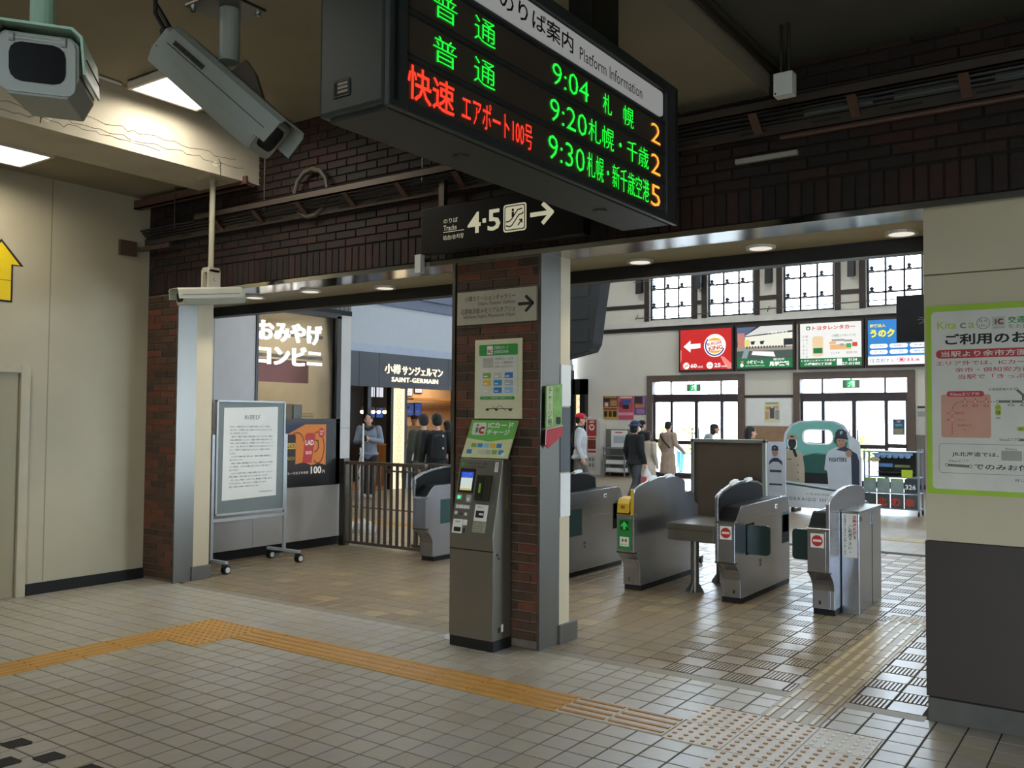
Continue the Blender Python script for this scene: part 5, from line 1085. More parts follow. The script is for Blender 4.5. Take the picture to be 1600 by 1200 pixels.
text(F, '小樽', 14.36, 14.86, 2.52, 2.73, .03, wl_, bw, bold=.0, extrude=.02); text(F, 'サンジェルマン', 14.92, 16.32, 2.51, 2.70, .03, wl_, bw, bold=.012, extrude=.02); text(F, 'SAINT-GERMAIN', 14.58, 16.15, 2.345, 2.45, .03, wl_, bw, bold=.01, spacing=1.15, extrude=.02)
# openings of the shopfront
dk = mat('shopfront_black', '#120f0d', .5)
for y0_, y1_ in ((8.4, 12.9), (13.9, 14.0), (14.62, 14.70), (15.05, 15.15), (16.85, 17.0), (18.2, 22.3)): box('black_pier', BX-.1, BX+.03, y0_, y1_, 0, 2.22, dk, bw)
box('counter_front', BX-.12, BX+.0, 15.0, 18.2, 0, .72, mat('pale_counter', '#9aa0a8', .5), bw)
lc = thing('lit_pattern_column', 'glowing cream column with a flower lattice on the bakery front', 'column light', (BX, 14.86, 0))
e_col = emit('lattice_glow', (1.0, .80, .48), 1.15); lat = mat('lattice_line', '#7a5a34', .6)
MB().box(BX-.1, BX+.04, 14.70, 15.05, .0, 2.2).build('light_panel', e_col, lc)
F = FX(BX+.04)
for k in range(11):
    z = .12+k*.19
    for a in range(6):
        th = R(30+60*a); line(F, [(14.875+.02*math.cos(th), z+.02*math.sin(th)), (14.875+.09*math.cos(th), z+.09*math.sin(th))], .006, .003, lat, lc, 'lattice_bar')
    line(F, [(14.875+.08*math.cos(R(60*a)), z+.08*math.sin(R(60*a))) for a in range(6)], .004, .003, lat, lc, 'lattice_ring', closed=True)
lc2 = thing('lit_pattern_column', 'glowing patterned strip beside the dark doorway in the hall corner', 'column light', (-13.2, 22.35, 0))
MB().box(-13.36, -13.21, 22.28, 22.34, .1, 2.25).build('light_panel', e_col, lc2)
for k in range(9): line(FY(22.28), [(-13.34, .3+k*.22), (-13.285, .41+k*.22), (-13.23, .3+k*.22)], .008, .003, lat, lc2, 'lattice_bar')
dkd = thing('doorway_surround', 'black doorway surround in the corner of the hall', 'doorway', (-13.3, 22.35, 0))
MB().box(-13.48, -13.36, 22.2, 22.39, 0, 2.7).box(-13.2, -13.03, 22.2, 22.39, 0, 2.7).box(-13.48, -13.03, 22.2, 22.39, 2.26, 2.7).build('frame', dk, dkd)
# interior of the bakery
bi = thing('bakery_wall', 'warm lit interior of the bakery', None, (-15.5, 15, 0), kind='structure')
wmw = mat('bakery_wood', '#a8743e', .6, var=.15, scale=3); wmb = mat('bakery_beige', '#bfa482', .7)
box('back_wall', -17.0, -16.9, 11.5, 22.0, 0, 3.1, wmb, bi); box('side_wall', -17, -13.65, 11.4, 11.5, 0, 3.1, dk, bi); box('side_wall', -17, -13.65, 21.9, 22.0, 0, 3.1, wmb, bi); box('bakery_ceiling', -17, -13.65, 11.5, 22.0, 3.0, 3.1, wmb, bi); box('bakery_floor', -17, -13.6, 11.5, 22.0, -.02, .01, wmw, bi)
box('partition', -15.75, -15.65, 11.5, 16.95, 0, 3.0, dk, bi)
area_light('bakery_glow', (-15.6, 19.2, 2.9), 2.0, 95, (1, .80, .56)); area_light('bakery_glow', (-14.6, 15.4, 2.9), .6, 7, (1, .75, .48))
for a, b, z in ((18.7, 21.4, 2.05),):
    s_ = box('wall_shelf', -16.8, -16.4, a, b, z, z+.06, wmw, bi)
mb_ = emit('menu_blue', '#3558a0', .8); mw = emit('menu_white', '#d9dbe6', 1.0)
for i, (y, z, w, h, m) in enumerate(((18.98, 2.16, .40, .27, mw), (19.43, 2.25, .33, .2, mw), (19.02, 1.6, .46, .36, mb_), (19.42, 1.6, .3, .38, mb_))):
    p = thing('menu_screen', ['white menu screen high on the bakery wall', 'second white menu screen higher on the bakery wall', 'wide blue menu screen low on the bakery wall', 'narrow blue menu screen at the bakery wall end'][i], 'screen', (-16.85, y, z))
    MB().box(-16.9, -16.86, y-w/2, y+w/2, z, z+h).build('case', black, p); rect(FX(-16.86), y-w/2+.02, y+w/2-.02, z+.02, z+h-.02, .003, m, p, 'screen'); rect(FX(-16.86), y-w/2+.06, y+w/2-.1, z+h*.3, z+h*.4, .005, wmb, p, 'picture'); rect(FX(-16.86), y-w/2+.08, y+w/2-.2, z+h*.6, z+h*.8, .005, mat('menu_picture', '#b0562c', .6), p, 'picture')
for i, (y, z) in enumerate(((16.24, 1.55), (16.54, 1.55), (16.24, 2.06), (16.54, 2.06))):
    p = thing('menu_screen', ['first blue panel behind the pendant lamps', 'second blue panel behind the pendant lamps, beside the lit column', 'first pale panel above the pendant lamps', 'second pale panel above the pendant lamps, beside the lit column'][i], 'screen', (-15.63, y, z)); MB().box(-15.65, -15.62, y-.13, y+.13, z, z+.26).build('case', black, p); rect(FX(-15.62), y-.12, y+.12, z+.01, z+.25, .003, mb_ if i < 2 else mw, p, 'screen')
pd = emit('pendant_bulb', (1, .78, .45), 9)
for i, y in enumerate((14.48, 14.66, 14.83, 15.01, 15.2)):
    t = thing('pendant_lamp', 'small pendant lamp of the bakery row, %s' % ['at the outer end', 'second from the outer end', 'in the middle', 'second from the lit column', 'next to the lit column'][i], 'lamp', (-14.2, y, 1.63), group='pendant lamps in the bakery')
    MB().cyl((-14.2, y, 1.80), (-14.2, y, 3.0), .006, n=6).build('cord', black, t); MB().lathe([(.02, .17), (.03, .15), (.045, .09), (.04, .085)], (-14.2, y, 1.63), 12).build('socket', mat('brass_socket', '#8a6a38', .4, .6), t); MB().sphere((-14.2, y, 1.69), .045).build('bulb', pd, t, smooth=True)
ct = box('bakery_counter', -14.5, -13.95, 15.2, 19.3, .01, .95, wmw, label='wooden counter inside the bakery', cat='counter', bevel=.01)
random.seed(5)
for i in range(8):
    y = 15.5+i*.45; MB().sphere((-14.2, y, 1.025), .1, 1, 1.3, .6).build('bread_loaf', mat('bread_%d' % (i % 3), ['#a8672c', '#8a4a1e', '#c08a4a'][i % 3], .6), label='baked loaf lying on the wooden bakery counter', cat='bread', group='loaves on the bakery counter', smooth=True)

# ================================================================ advertisement light boxes over the doors
def ad_box(label, x0, x1, ground):
    t = thing('advert_light_box', label, 'light box', ((x0+x1)/2, YW, 2.85), group='advert light boxes above the doors')
    MB().box(x0-.05, x1+.05, YW-.14, YW, 2.82, 4.0).build('case', timber, t); rect(FY(YW-.14), x0, x1, 2.88, 3.94, .003, ground, t, 'ad_ground', th=.003); return t
F = FY(YW-.14); z0, z1 = 2.88, 3.94
E_ = lambda n, c, s=1.0: emit('ad_'+n, c, s)
x0, x1 = -10.12, -8.70
a1 = ad_box('red lit advertisement with a white arrow and burger emblem', x0, x1, E_('bk_red', '#d0211f', .8)); ew = E_('pure_white', '#f4f2ee', 1.1)
poly(F, [(x0+.09, 3.50), (x0+.29, 3.66), (x0+.29, 3.56), (x0+.57, 3.57), (x0+.57, 3.45), (x0+.29, 3.43), (x0+.29, 3.34)], .006, ew, a1, 'arrow')
cx, cz = x1-.45, 3.50
disc(F, cx, cz, .30, .006, ew, a1, 'emblem_ground', n=40); disc(F, cx, cz, .25, .0075, E_('bun_yellow', '#f0a928', 1.0), a1, 'bun', ry=.20, a0=15, a1=165); disc(F, cx, cz, .25, .0075, MATS['ad_bun_yellow'], a1, 'bun', ry=.20, a0=195, a1=345)
rect(F, cx-.26, cx+.27, cz-.13, cz+.125, .0085, ew, a1, 'word_ground'); text(F, 'BURGER', cx-.22, cx+.2, cz+.012, cz+.098, .010, MATS['ad_bk_red'], a1, bold=.02, rot=.12); text(F, 'KING', cx-.17, cx+.22, cz-.115, cz-.005, .010, MATS['ad_bk_red'], a1, bold=.03, rot=.12)
line(F, [(cx+.255*math.cos(R(t)), cz+.255*math.sin(R(t))) for t in range(140, 345, 10)], .035, .0088, E_('emblem_blue', '#27459b', .9), a1, 'emblem_ring')
for u, s in ((x0+.17, '60'), (x0+.83, '25')):
    disc(F, u, 2.985, .09, .006, ew, a1, 'seat_mark', n=24); rect(F, u-.05, u+.05, 2.975, 2.992, .0075, MATS['ad_bk_red'], a1, 'seat_bar'); text(F, s, u+.12, u+.30, 2.93, 3.04, .006, ew, a1, bold=.03); text(F, 'seat', u+.32, u+.47, 2.93, 2.985, .006, ew, a1)
line(F, [(x0+.11, 2.93), (x0+.23, 3.04)], .015, .008, MATS['ad_bk_red'], a1, 'seat_bar')
poly(F, [(x1-.3, 3.22), (x1-.2, 3.2), (x1, 3.02), (x1, 2.885), (x1-.1, 2.885), (x1-.22, 3.05)], .005, E_('bk_pink', '#e8837c', 1.0), a1, 'pale_flash'); poly(F, [(x0, 3.05), (x0+.03, 3.15), (x0+.03, 3.4), (x0, 3.42)], .005, MATS['ad_bk_pink'], a1, 'pale_flash')

x0, x1 = -8.55, -7.12
a2 = ad_box('lit advertisement with a canal warehouse photograph and green foot', x0, x1, E_('dusk', '#2a2d33', .6))
eg = E_('deep_green', '#17733f', .9); W_ = x1-x0
poly(F, [(x0, 3.55), (x0, 3.93), (x0+.5, 3.93), (x0+.1, 3.63)], .005, E_('roof_blue', '#5a6a8c', .8), a2, 'blue_roof'); rect(F, x0+.02, x0+.2, 3.42, 3.78, .006, E_('brick_rose', '#c87f72', .9), a2, 'rose_facade')
poly(F, [(x0+.2, 3.70), (x0+.62, 3.94), (x1, 3.94), (x1, 3.80)], .006, E_('snow_roof', '#cfd0cc', 1.0), a2, 'pale_roof'); poly(F, [(x0+.21, 3.42), (x1, 3.42), (x1, 3.76), (x0+.21, 3.68)], .006, E_('warehouse', '#dfddcf', 1.05), a2, 'warehouse_wall')
rect(F, x0+.2, x0+.34, 3.44, 3.6, .007, E_('lamp_yellow', '#d9cf7a', 1.0), a2, 'lit_wall')
for u in (.36, .60): poly(F, [(x0+u, 3.56), (x0+u+.12, 3.57), (x0+u+.09, 3.48), (x0+u+.02, 3.48)], .008, MATS['ad_dusk'], a2, 'awning')
rect(F, x1-.22, x1, 3.44, 3.6, .007, MATS['ad_dusk'], a2, 'dark_corner'); text(F, '小樽運河食堂', x0+.80, x1-.12, 3.73, 3.80, .009, ew, a2)
rect(F, x0, x1, 3.32, 3.42, .006, E_('quay', '#a39a8c', .8), a2, 'quay'); rect(F, x0, x1, 3.1, 3.32, .005, E_('canal', '#4e5d58', .7), a2, 'canal'); poly(F, [(x0+.38, 3.22), (x0+1.0, 3.16), (x0+.95, 3.28), (x0+.42, 3.31)], .007, ew, a2, 'boat')
for i in range(14): rect(F, x0+.25+i*.075, x0+.28+i*.075, 3.38, 3.44, .008, MATS['ad_dusk'], a2, 'person_silhouette')
poly(F, [(x0, z0), (x1, z0), (x1, 3.12), (x0+.55, 3.10), (x0+.2, 3.14), (x0, 3.13)], .007, eg, a2, 'green_foot'); text(F, '小樽ビール', x0+.26, x0+.70, 2.99, 3.08, .009, ew, a2, bold=.03); text(F, 'www.otarubeer.com', x0+.22, x0+.72, 2.93, 2.965, .009, ew, a2)
text(F, '見学無料', x0+.84, x1-.08, 2.92, 3.04, .009, ew, a2, bold=.05); text(F, '醸造所', x0+.95, x1-.2, 3.06, 3.12, .009, ew, a2); disc(F, x0+.13, 2.96, .045, .009, ew, a2, 'emblem'); disc(F, x0+.14, 3.04, .035, .009, E_('rose', '#e07a70', .9), a2, 'emblem')
poly(F, [(x0+.0, z0+.02), (x0+.12, 3.14), (x0+.20, 3.36), (x0+.33, 3.36), (x0+.26, 3.12), (x0+.12, z0+.02)], .0065, E_('haze_blue', '#93a3a6', .8), a2, 'light_path')

x0, x1 = -6.93, -5.48
a3 = ad_box('white lit car rental advertisement with red title and green foot', x0, x1, E_('paper_white', '#e4e3df', 1.0))
er = E_('red_title', '#c8262f', .9); text(F, 'トヨタレンタカー', x0+.30, x1-.14, 3.77, 3.87, .006, er, a3, bold=.03); rect(F, x0+.15, x0+.25, 3.78, 3.87, .006, eg, a3, 'maker_mark', rad=.03); disc(F, x0+.2, 3.82, .025, .0075, ew, a3, 'maker_mark')
gd = E_('grey_print', '#8b8b88', .7); vtext(F, '観光シーズンは', x0+.16, 3.66, .06, .082, .006, gd, a3); vtext(F, 'ぜひご予約を！', x0+.08, 3.66, .06, .082, .006, gd, a3)
rect(F, x0+.30, x0+.56, 3.13, 3.62, .006, E_('tan', '#e5c9a0', .95), a3, 'plain_panel', rad=.06); rect(F, x0+.32, x0+.54, 3.2, 3.33, .0075, eg, a3, 'plain_panel_band')
for i, (u, v, w, h, c) in enumerate(((.72, 3.28, .5, .12, 'map_orange'), (.70, 3.41, .16, .06, 'map_orange'), (.95, 3.36, .1, .06, 'map_grey'), (1.1, 3.32, .12, .1, 'map_green'), (1.24, 3.34, .12, .1, 'map_red'), (1.05, 3.46, .2, .05, 'map_grey'), (.76, 3.48, .3, .05, 'map_grey'))):
    rect(F, x0+u, x0+u+w, v, v+h, .006+.0004*i, E_(c, {'map_orange': '#eab27d', 'map_grey': '#a3a3a0', 'map_green': '#3fa56a', 'map_red': '#cf4a38'}[c], .9), a3, 'map_patch', rad=.02)
text(F, '小樽駅より歩いて1分', x0+.76, x0+1.32, 3.58, 3.65, .006, gd, a3); text(F, 'ここです', x0+.74, x0+.95, 3.17, 3.22, .006, gd, a3); text(F, '徒歩1分', x0+1.1, x0+1.35, 3.17, 3.23, .006, gd, a3)
rect(F, x0, x1, z0, 3.08, .006, eg, a3, 'green_foot'); text(F, 'トヨタレンタリース新札幌', x0+.03, x0+.85, 3.0, 3.05, .008, ew, a3, bold=.02); text(F, '小樽稲穂2丁目店', x0+.10, x0+.76, 2.91, 2.975, .008, ew, a3, bold=.02); rect(F, x0+.88, x0+1.0, 2.9, 3.06, .008, ew, a3, 'map_patch'); text(F, '0134', x0+1.15, x1-.1, 2.99, 3.06, .008, ew, a3, bold=.02); text(F, '27-0100', x0+1.0, x1-.03, 2.90, 2.97, .008, ew, a3, bold=.02)

x0, x1 = -5.33, -3.9
a4 = ad_box('blue lit clinic advertisement with yellow letters', x0, x1, E_('clinic_blue', '#2f86d0', .85)); ey = E_('clinic_yellow', '#f2dd3a', 1.1); ed = E_('clinic_text', '#2a5f9a', .7)
text(F, '医療法人', x0+.05, x0+.40, 3.76, 3.84, .006, ey, a4, bold=.03); text(F, 'うのクリニック', x0+.05, x1-.06, 3.52, 3.72, .006, ey, a4, bold=.05)
for i, s in enumerate(('内 科', '循環器科', '消化器科', '外 科', '人工透析', '糖尿病')):
    u = x0+.04+(i % 3)*.44; v = 3.27-(i//3)*.14; rect(F, u, u+.40, v, v+.1, .006, ew, a4, 'pill', rad=.045); text(F, s, u+.09, u+.31, v+.03, v+.075, .0075, ed, a4)
rect(F, x0, x1, z0, 3.08, .006, ew, a4, 'white_foot'); text(F, '住吉町7-5', x0+.04, x0+.56, 2.93, 3.03, .0075, ed, a4); text(F, '☎33-6', x0+.64, x1-.3, 2.93, 3.04, .0075, E_('clinic_pink', '#cf3f72', .9), a4, bold=.02)

# ================================================================ signs and posters on the far wall
for i, (x, z) in enumerate(((-9.77, 2.41), (-5.74, 2.445))):
    t = thing('exit_sign', 'green running man exit sign above the %s street doors' % ('bakery side' if i == 0 else 'pier side'), 'sign', (x, YW, z-.1), group='exit signs over the doors')
    MB().box(x-.2, x+.2, YW-.09, YW-.06, z-.1, z+.1).build('case', mat('exit_case_grey', '#6f7a6f', .5), t); MB().cyl((x, YW-.075, z+.1), (x, YW-.075, 2.6), .02).build('bracket', steel_dk, t)
    F = FY(YW-.09); gx = emit('exit_green', '#16c46a', .9); rect(F, x-.1, x+.1, z-.09, z+.09, .003, gx, t, 'sign_face'); xw = emit('exit_white', '#e8fff0', 1.0)
    rect(F, x+.01, x+.085, z-.075, z+.075, .004, xw, t, 'door_mark'); disc(F, x-.01, z+.05, .014, .005, xw, t, 'figure_head'); line(F, [(x-.055, z+.015), (x-.02, z+.03), (x-.005, z-.01), (x-.03, z-.035), (x-.06, z-.06)], .02, .005, xw, t, 'figure'); line(F, [(x-.015, z+.02), (x+.02, z)], .014, .0054, MATS['exit_green'], t, 'figure'); line(F, [(x-.005, z-.01), (x+.03, z-.04), (x+.03, z-.07)], .02, .0056, MATS['exit_green'], t, 'figure')
F = FY(YW-.012)
def poster(label, u0, u1, v0, v1, ground, bits, name='poster'):
    t = thing(name, label, 'poster', ((u0+u1)/2, YW, v0)); rect(F, u0, u1, v0, v1, .006, ground, t, 'sheet', th=.006)
    for i, (a, b, c, d, m) in enumerate(bits): rect(F, u0+(u1-u0)*a, u0+(u1-u0)*b, v0+(v1-v0)*c, v0+(v1-v0)*d, .008+.0006*i, m, t, 'printed_block', rad=.0)
    return t
mt = lambda n, c: mat('poster_'+n, c, .6)
poster('brown photo poster above the yellow one beside the AED cabinet', -12.54, -12.07, 1.90, 2.21, mt('brown', '#6a4638'), ((.05, .45, .5, .8, mt('dk', '#2c1c1a')), (.5, .95, .1, .6, mt('tan', '#a77a4c')), (.12, .35, .05, .4, mt('pale', '#c9b9a4')), (.1, .9, .85, .97, mt('ochre', '#b5832e'))))
poster('small yellow poster with dark portraits beside the AED cabinet', -12.54, -12.07, 1.56, 1.885, mt('yel', '#a98a3a'), ((.08, .3, .2, .7, mt('dk', '#2c1c1a')), (.38, .6, .2, .7, mt('dk2', '#3a2a20')), (.68, .92, .2, .7, mt('dk', '#2c1c1a')), (.05, .95, .8, .95, mt('red1', '#8e2a22'))))
poster('tall pink poster with blue flowers between two brown posters', -12.05, -11.58, 1.55, 2.21, mt('pink', '#b04a5c'), ((.15, .85, .5, .85, mt('blu', '#39508a')), (.3, .7, .45, .62, mt('dk', '#2c1c1a')), (.05, .3, .55, .75, mt('red1', '#8e2a22')), (.7, .95, .5, .7, mt('red2', '#b03a3a')), (.0, 1, .18, .3, mt('pk2', '#cf8a98')), (.1, .9, .9, .97, mt('pale', '#c9b9a4'))))
poster('purple and orange festival poster beside the door frame', -11.56, -11.2, 1.69, 2.21, mt('purp', '#6a4a6a'), ((.05, .7, .6, .95, mt('dk2', '#3a2a20')), (.1, .8, .35, .55, mt('org', '#b06a34')), (.2, .9, .05, .3, mt('lilac', '#8a6aa0')), (.75, .95, .4, .95, mt('lilac', '#8a6aa0'))))
wbp = thing('wall_whiteboard', 'white board fixed between the two street doors', 'whiteboard', (-7.76, YW, 1.42)); rect(F, -8.36, -7.18, 1.42, 2.12, .01, white, wbp, 'board', th=.01)
F = FY(YW-.024)
poster('pale character poster pinned on the white board', -7.88, -7.48, 1.5, 2.04, mt('cream', '#b9b4a4'), ((.35, .65, .2, .75, mt('slate', '#4a4a4c')), (.05, .3, .15, .55, mt('peach', '#b98f6a')), (.7, .95, .15, .6, mt('ash', '#8a8c88')), (.42, .58, .68, .8, mt('pale', '#c9b9a4')), (.1, .9, .86, .94, mt('ash', '#8a8c88')), (.1, .35, .6, .75, mt('ochre', '#b5832e')), (.65, .92, .65, .8, mt('peach', '#b98f6a'))))
box('wood_panel', -8.38, -7.15, YW-.032, YW-.0125, 1.0, 1.41, mat('plywood', '#8a6e54', .6, var=.15), label='plywood board below the white board between the doors', cat='board')
F = FY(YW+.03); poster('small blue poster stuck on a street door pane', -4.83, -4.57, 1.24, 1.61, mt('navyp', '#34506e'), ((.1, .9, .05, .4, mt('sand', '#8f8a6c')), (.2, .8, .55, .7, mt('teal', '#5a9aa6')), (.35, .65, .78, .95, mt('rosep', '#b08a8a'))))
F = FY(YW-.012); poster('white timetable sheet on the far wall above the goods rack', -4.32, -3.9, 1.25, 1.93, mt('sheet', '#b5b2aa'), ((.1, .9, .62, .8, mt('ash', '#8a8c88')), (.1, .5, .9, .97, mt('dk', '#2c1c1a'))))
# defibrillator cabinet
ae = thing('defibrillator_cabinet', 'white AED cabinet with red heart panel against the far wall', 'cabinet', (-12.7, 22.15, 0)); MB().prism([(-12.92, .0), (-12.44, .0), (-12.44, 1.45), (-12.52, 1.58), (-12.9, 1.58)], 'Y', 22.05, 22.38).build('body', mat('aed_white', '#c2bcb4', .5), ae, bevel=.01)
F = FY(22.05); ar_ = mat('aed_red', '#a8352c', .5); rect(F, -12.86, -12.56, 1.08, 1.54, .004, ar_, ae, 'red_panel'); text(F, 'AED', -12.80, -12.62, 1.45, 1.52, .006, paper, ae, bold=.03); disc(F, -12.71, 1.33, .09, .006, paper, ae, 'ring'); poly(F, [(-12.71, 1.27), (-12.65, 1.34), (-12.67, 1.38), (-12.71, 1.36), (-12.75, 1.38), (-12.77, 1.34)], .0075, ar_, ae, 'heart')
rect(F, -12.84, -12.58, .72, .98, .004, mat('aed_brown', '#6a2f22', .5), ae, 'device_window'); rect(F, -12.84, -12.58, 1.0, 1.05, .004, ar_, ae, 'red_band'); rect(F, -12.84, -12.58, .62, .68, .004, ar_, ae, 'red_band'); rect(F, -12.84, -12.56, .12, .55, .004, mat('aed_panel', '#b5b0a8', .5), ae, 'instruction_panel')
for i in range(4): rect(F, -12.80+.1*(i % 2), -12.73+.1*(i % 2), .38-.16*(i//2), .48-.16*(i//2), .006, grey_ink, ae, 'instruction_mark')
# leaflet rack with board
lr = thing('leaflet_rack', 'grey wire leaflet rack with a white sign board beside the AED cabinet', 'rack', (-11.9, 22.1, 0)); rk = mat('rack_grey', '#8d8c88', .4, .4)
for x in (-12.25, -11.6):
    for y in (21.9, 22.25): MB().box(x-.015, x+.015, y-.015, y+.015, 0, .8).build('post', rk, lr)
for z in (.1, .32, .55, .75): MB().box(-12.26, -11.59, 21.88, 22.27, z, z+.02).build('shelf', rk, lr); 
for z in (.12, .34): MB().box(-12.2, -11.65, 21.95, 22.2, z, z+.1).build('leaflet_stack', paper, lr)
MB().box(-12.18, -11.68, 22.2, 22.23, .78, 1.25).build('sign_board', white, lr, bevel=.01); rect(FY(22.2), -12.05, -11.82, 1.18, 1.21, .004, red_ink, lr, 'red_heading'); rect(FY(22.2), -12.1, -11.76, .9, 1.1, .004, MATS['card_tone_5'], lr, 'map_print')

# ================================================================ oil lamps and rods on the high windows
cz_ = mat('lamp_base_dark', '#241a2a', .5); lg_ = glass('lamp_chimney_glass', (.9, .92, .95))
proto = None
for i, (a, b) in enumerate(WX):
    for k in range(3):
        for j, z in enumerate((4.63, 5.13)):
            lab = 'small oil lamp on the %s bar of the %s high window, %s' % (('lower', 'upper')[j], ('first', 'second', 'third', 'fourth')[i], ('bakery side', 'middle', 'pier side')[k]); x = a+(b-a)*(k+.28)/3; y = YW+.03
            if proto is None:
                proto = thing('oil_lamp', lab, 'lamp', (x, y, z), group='oil lamps on the window bars')
                MB().lathe([(.06, 0), (.065, .02), (.03, .04), (.055, .07), (.05, .10), (.02, .115)], (x, y, z), 12).build('base', cz_, proto, smooth=True); MB().lathe([(.028, .115), (.04, .16), (.024, .22), (.02, .28)], (x, y, z), 12).build('chimney', lg_, proto, smooth=True); MB().box(x-.09, x+.09, y-.05, y+.05, z-.012, z).build('shelf', cz_, proto)
            else: copy_tree(proto, None, (x, y, z), 0, lab)
rod = thing('tie_rod', 'thin steel rods stretched across the high windows', 'rod', (-7.5, 22.2, 4.4))
MB().cyl((-11.5, 22.2, 5.33), (-3.5, 22.2, 5.46), .012, n=6).build('rod', steel, rod); MB().cyl((-11.4, 22.25, 4.33), (-3.5, 22.25, 4.42), .014, n=6).build('rod', steel, rod)
for x in (-11.45, -7.75): MB().cyl((x, 22.25, 4.3), (x, 22.39, 4.45), .012, n=6).build('stay', steel, rod)
for i, (x, z) in enumerate(((-11.35, 5.0), (-9.6, 5.0), (-7.72, 5.0), (-5.7, 5.0))):
    t = thing('wall_speaker', 'black box speaker beside the %s high window from the bakery' % ('first', 'second', 'third', 'fourth')[i], 'speaker', (x, 22.3, z), group='black box speakers between the high windows'); MB().prism([(22.18, z), (22.37, z+.05), (22.37, z+.42), (22.2, z+.42)], 'X', x-.08, x+.08).build('case', black, t, bevel=.006); MB().box(x-.02, x+.02, 22.36, 22.4, z+.2, z+.3).build('bracket', steel_dk, t)
# big hanging dark loudspeaker column near the portal
sp = thing('speaker_array', 'tall black hanging loudspeaker behind the brick pillar', 'speaker', (-7.1, 12, 2.5))
MB().prism([(-7.45, 3.95), (-6.70, 3.9), (-6.80, 3.3), (-6.88, 2.72), (-6.95, 2.60), (-7.45, 2.50)], 'Y', 11.95, 12.25).build('cabinet', blackm, sp, bevel=.01)
for z in (2.75, 3.1, 3.45): MB().box(-7.4, -6.95, 11.94, 11.955, z, z+.2).build('grille', blackm, sp)
MB().cyl((-7.1, 12.1, 3.9), (-7.1, 12.1, 7.0), .03).build('hanger', black, sp)
ds = thing('hall_sign', 'dark hanging sign in the hall at the edge of the pier', 'sign', (-1.6, 9.0, 2.3)); MB().box(-1.90, -.9, 9.0, 9.08, 2.305, 2.745).build('case', mat('hall_sign_navy', '#0d0f18', .4), ds, bevel=.005); text(FY(9.0), 'う', -1.715, -1.655, 2.47, 2.535, .003, mat('pale_sign_text', '#8f9298', .5), ds); MB().cyl((-1.5, 9.04, 2.745), (-1.5, 9.04, 7.0), .015).build('hanger', steel_dk, ds)

# ================================================================ train-nose photo cut-out and poster stand
tc_ = thing('photo_cutout', 'green train nose cut-out panel with two printed figures', 'cut-out panel', (-4.6, 15.5, 0)); F = FY(15.5)
tg = mat('train_green', '#5f948a', .5, var=.08, scale=3); tg2 = mat('train_dark_green', '#17463f', .5, var=.1); edge = mat('cutout_edge_grey', '#a7aab0', .5)
# board with a window hole: built from quads around the hole
outer = [(-5.16, .98), (-5.10, 1.35), (-5.0, 1.5), (-4.85, 1.555), (-4.55, 1.575), (-4.25, 1.56), (-4.1, 1.49), (-3.98, 1.3), (-3.86, 1.22), (-3.83, .9), (-3.83, .3), (-5.3, .3), (-5.30, .7), (-5.25, .9)]
def ringpoly(name, outer_, hole, off, th, m):
    # bridge the outline to the hole so that the opening is real
    import bmesh as _b
    me = bpy.data.meshes.new(name); bm = _b.new(); vo = [bm.verts.new(F.p(a, b, off)) for a, b in outer_]; vh = [bm.verts.new(F.p(a, b, off)) for a, b in hole]
    eo = [bm.edges.new((vo[i], vo[(i+1) % len(vo)])) for i in range(len(vo))]; eh = [bm.edges.new((vh[i], vh[(i+1) % len(vh)])) for i in range(len(vh))]
    _b.ops.triangle_fill(bm, edges=eo+eh, use_beauty=True); r = _b.ops.extrude_face_region(bm, geom=list(bm.faces)); _b.ops.translate(bm, vec=-F.n*th, verts=[q for q in r['geom'] if isinstance(q, _b.types.BMVert)])
    v = [q.co.copy() for q in bm.verts]; bm.verts.index_update(); f = [tuple(q.index for q in p.verts) for p in bm.faces]; bm.free(); bpy.data.meshes.remove(me)
    return mesh_obj(name, v, f, m, tc_)
def rr(u0, u1, v0, v1, r): return [(cx_+r*math.cos(R(a0+t)), cy_+r*math.sin(R(a0+t))) for cx_, cy_, a0 in ((u1-r, v0+r, -90), (u1-r, v1-r, 0), (u0+r, v1-r, 90), (u0+r, v0+r, 180)) for t in (0, 30, 60, 90)]
hole = rr(-4.78, -4.30, 1.18, 1.40, .09)
ringpoly('cutout_board', outer, hole, 0, .02, edge)
inner = [(-5.12, .98), (-5.06, 1.33), (-4.97, 1.47), (-4.84, 1.53), (-4.55, 1.55), (-4.27, 1.535), (-4.14, 1.47), (-4.04, 1.3), (-4.0, .75), (-4.0, .55), (-5.15, .55)]
ringpoly('train_nose', inner, hole, .002, .001, tg)
poly(F, [(-4.8, .95), (-4.6, 1.0), (-4.4, .99), (-4.25, .92), (-4.25, .62), (-4.9, .62)], .0035, tg2, tc_, 'coupler_cover'); line(F, [(-4.82, .93), (-4.7, .99), (-4.55, 1.01), (-4.4, 1.0), (-4.28, .95)], .008, .0042, ink, tc_, 'cover_seam'); rect(F, -4.85, -4.25, .5, .68, .0045, blackm, tc_, 'skirt'); ringpoly('window_rim', rr(-4.80, -4.28, 1.16, 1.42, .10), hole, .003, .001, paper)
poly(F, [(-5.1, 1.05), (-4.95, 1.1), (-4.88, 1.25), (-4.98, 1.2)], .0035, tg2, tc_, 'shade_shape'); poly(F, [(-4.28, 1.22), (-4.1, 1.0), (-4.05, 1.2), (-4.2, 1.33)], .0035, tg2, tc_, 'shade_shape')
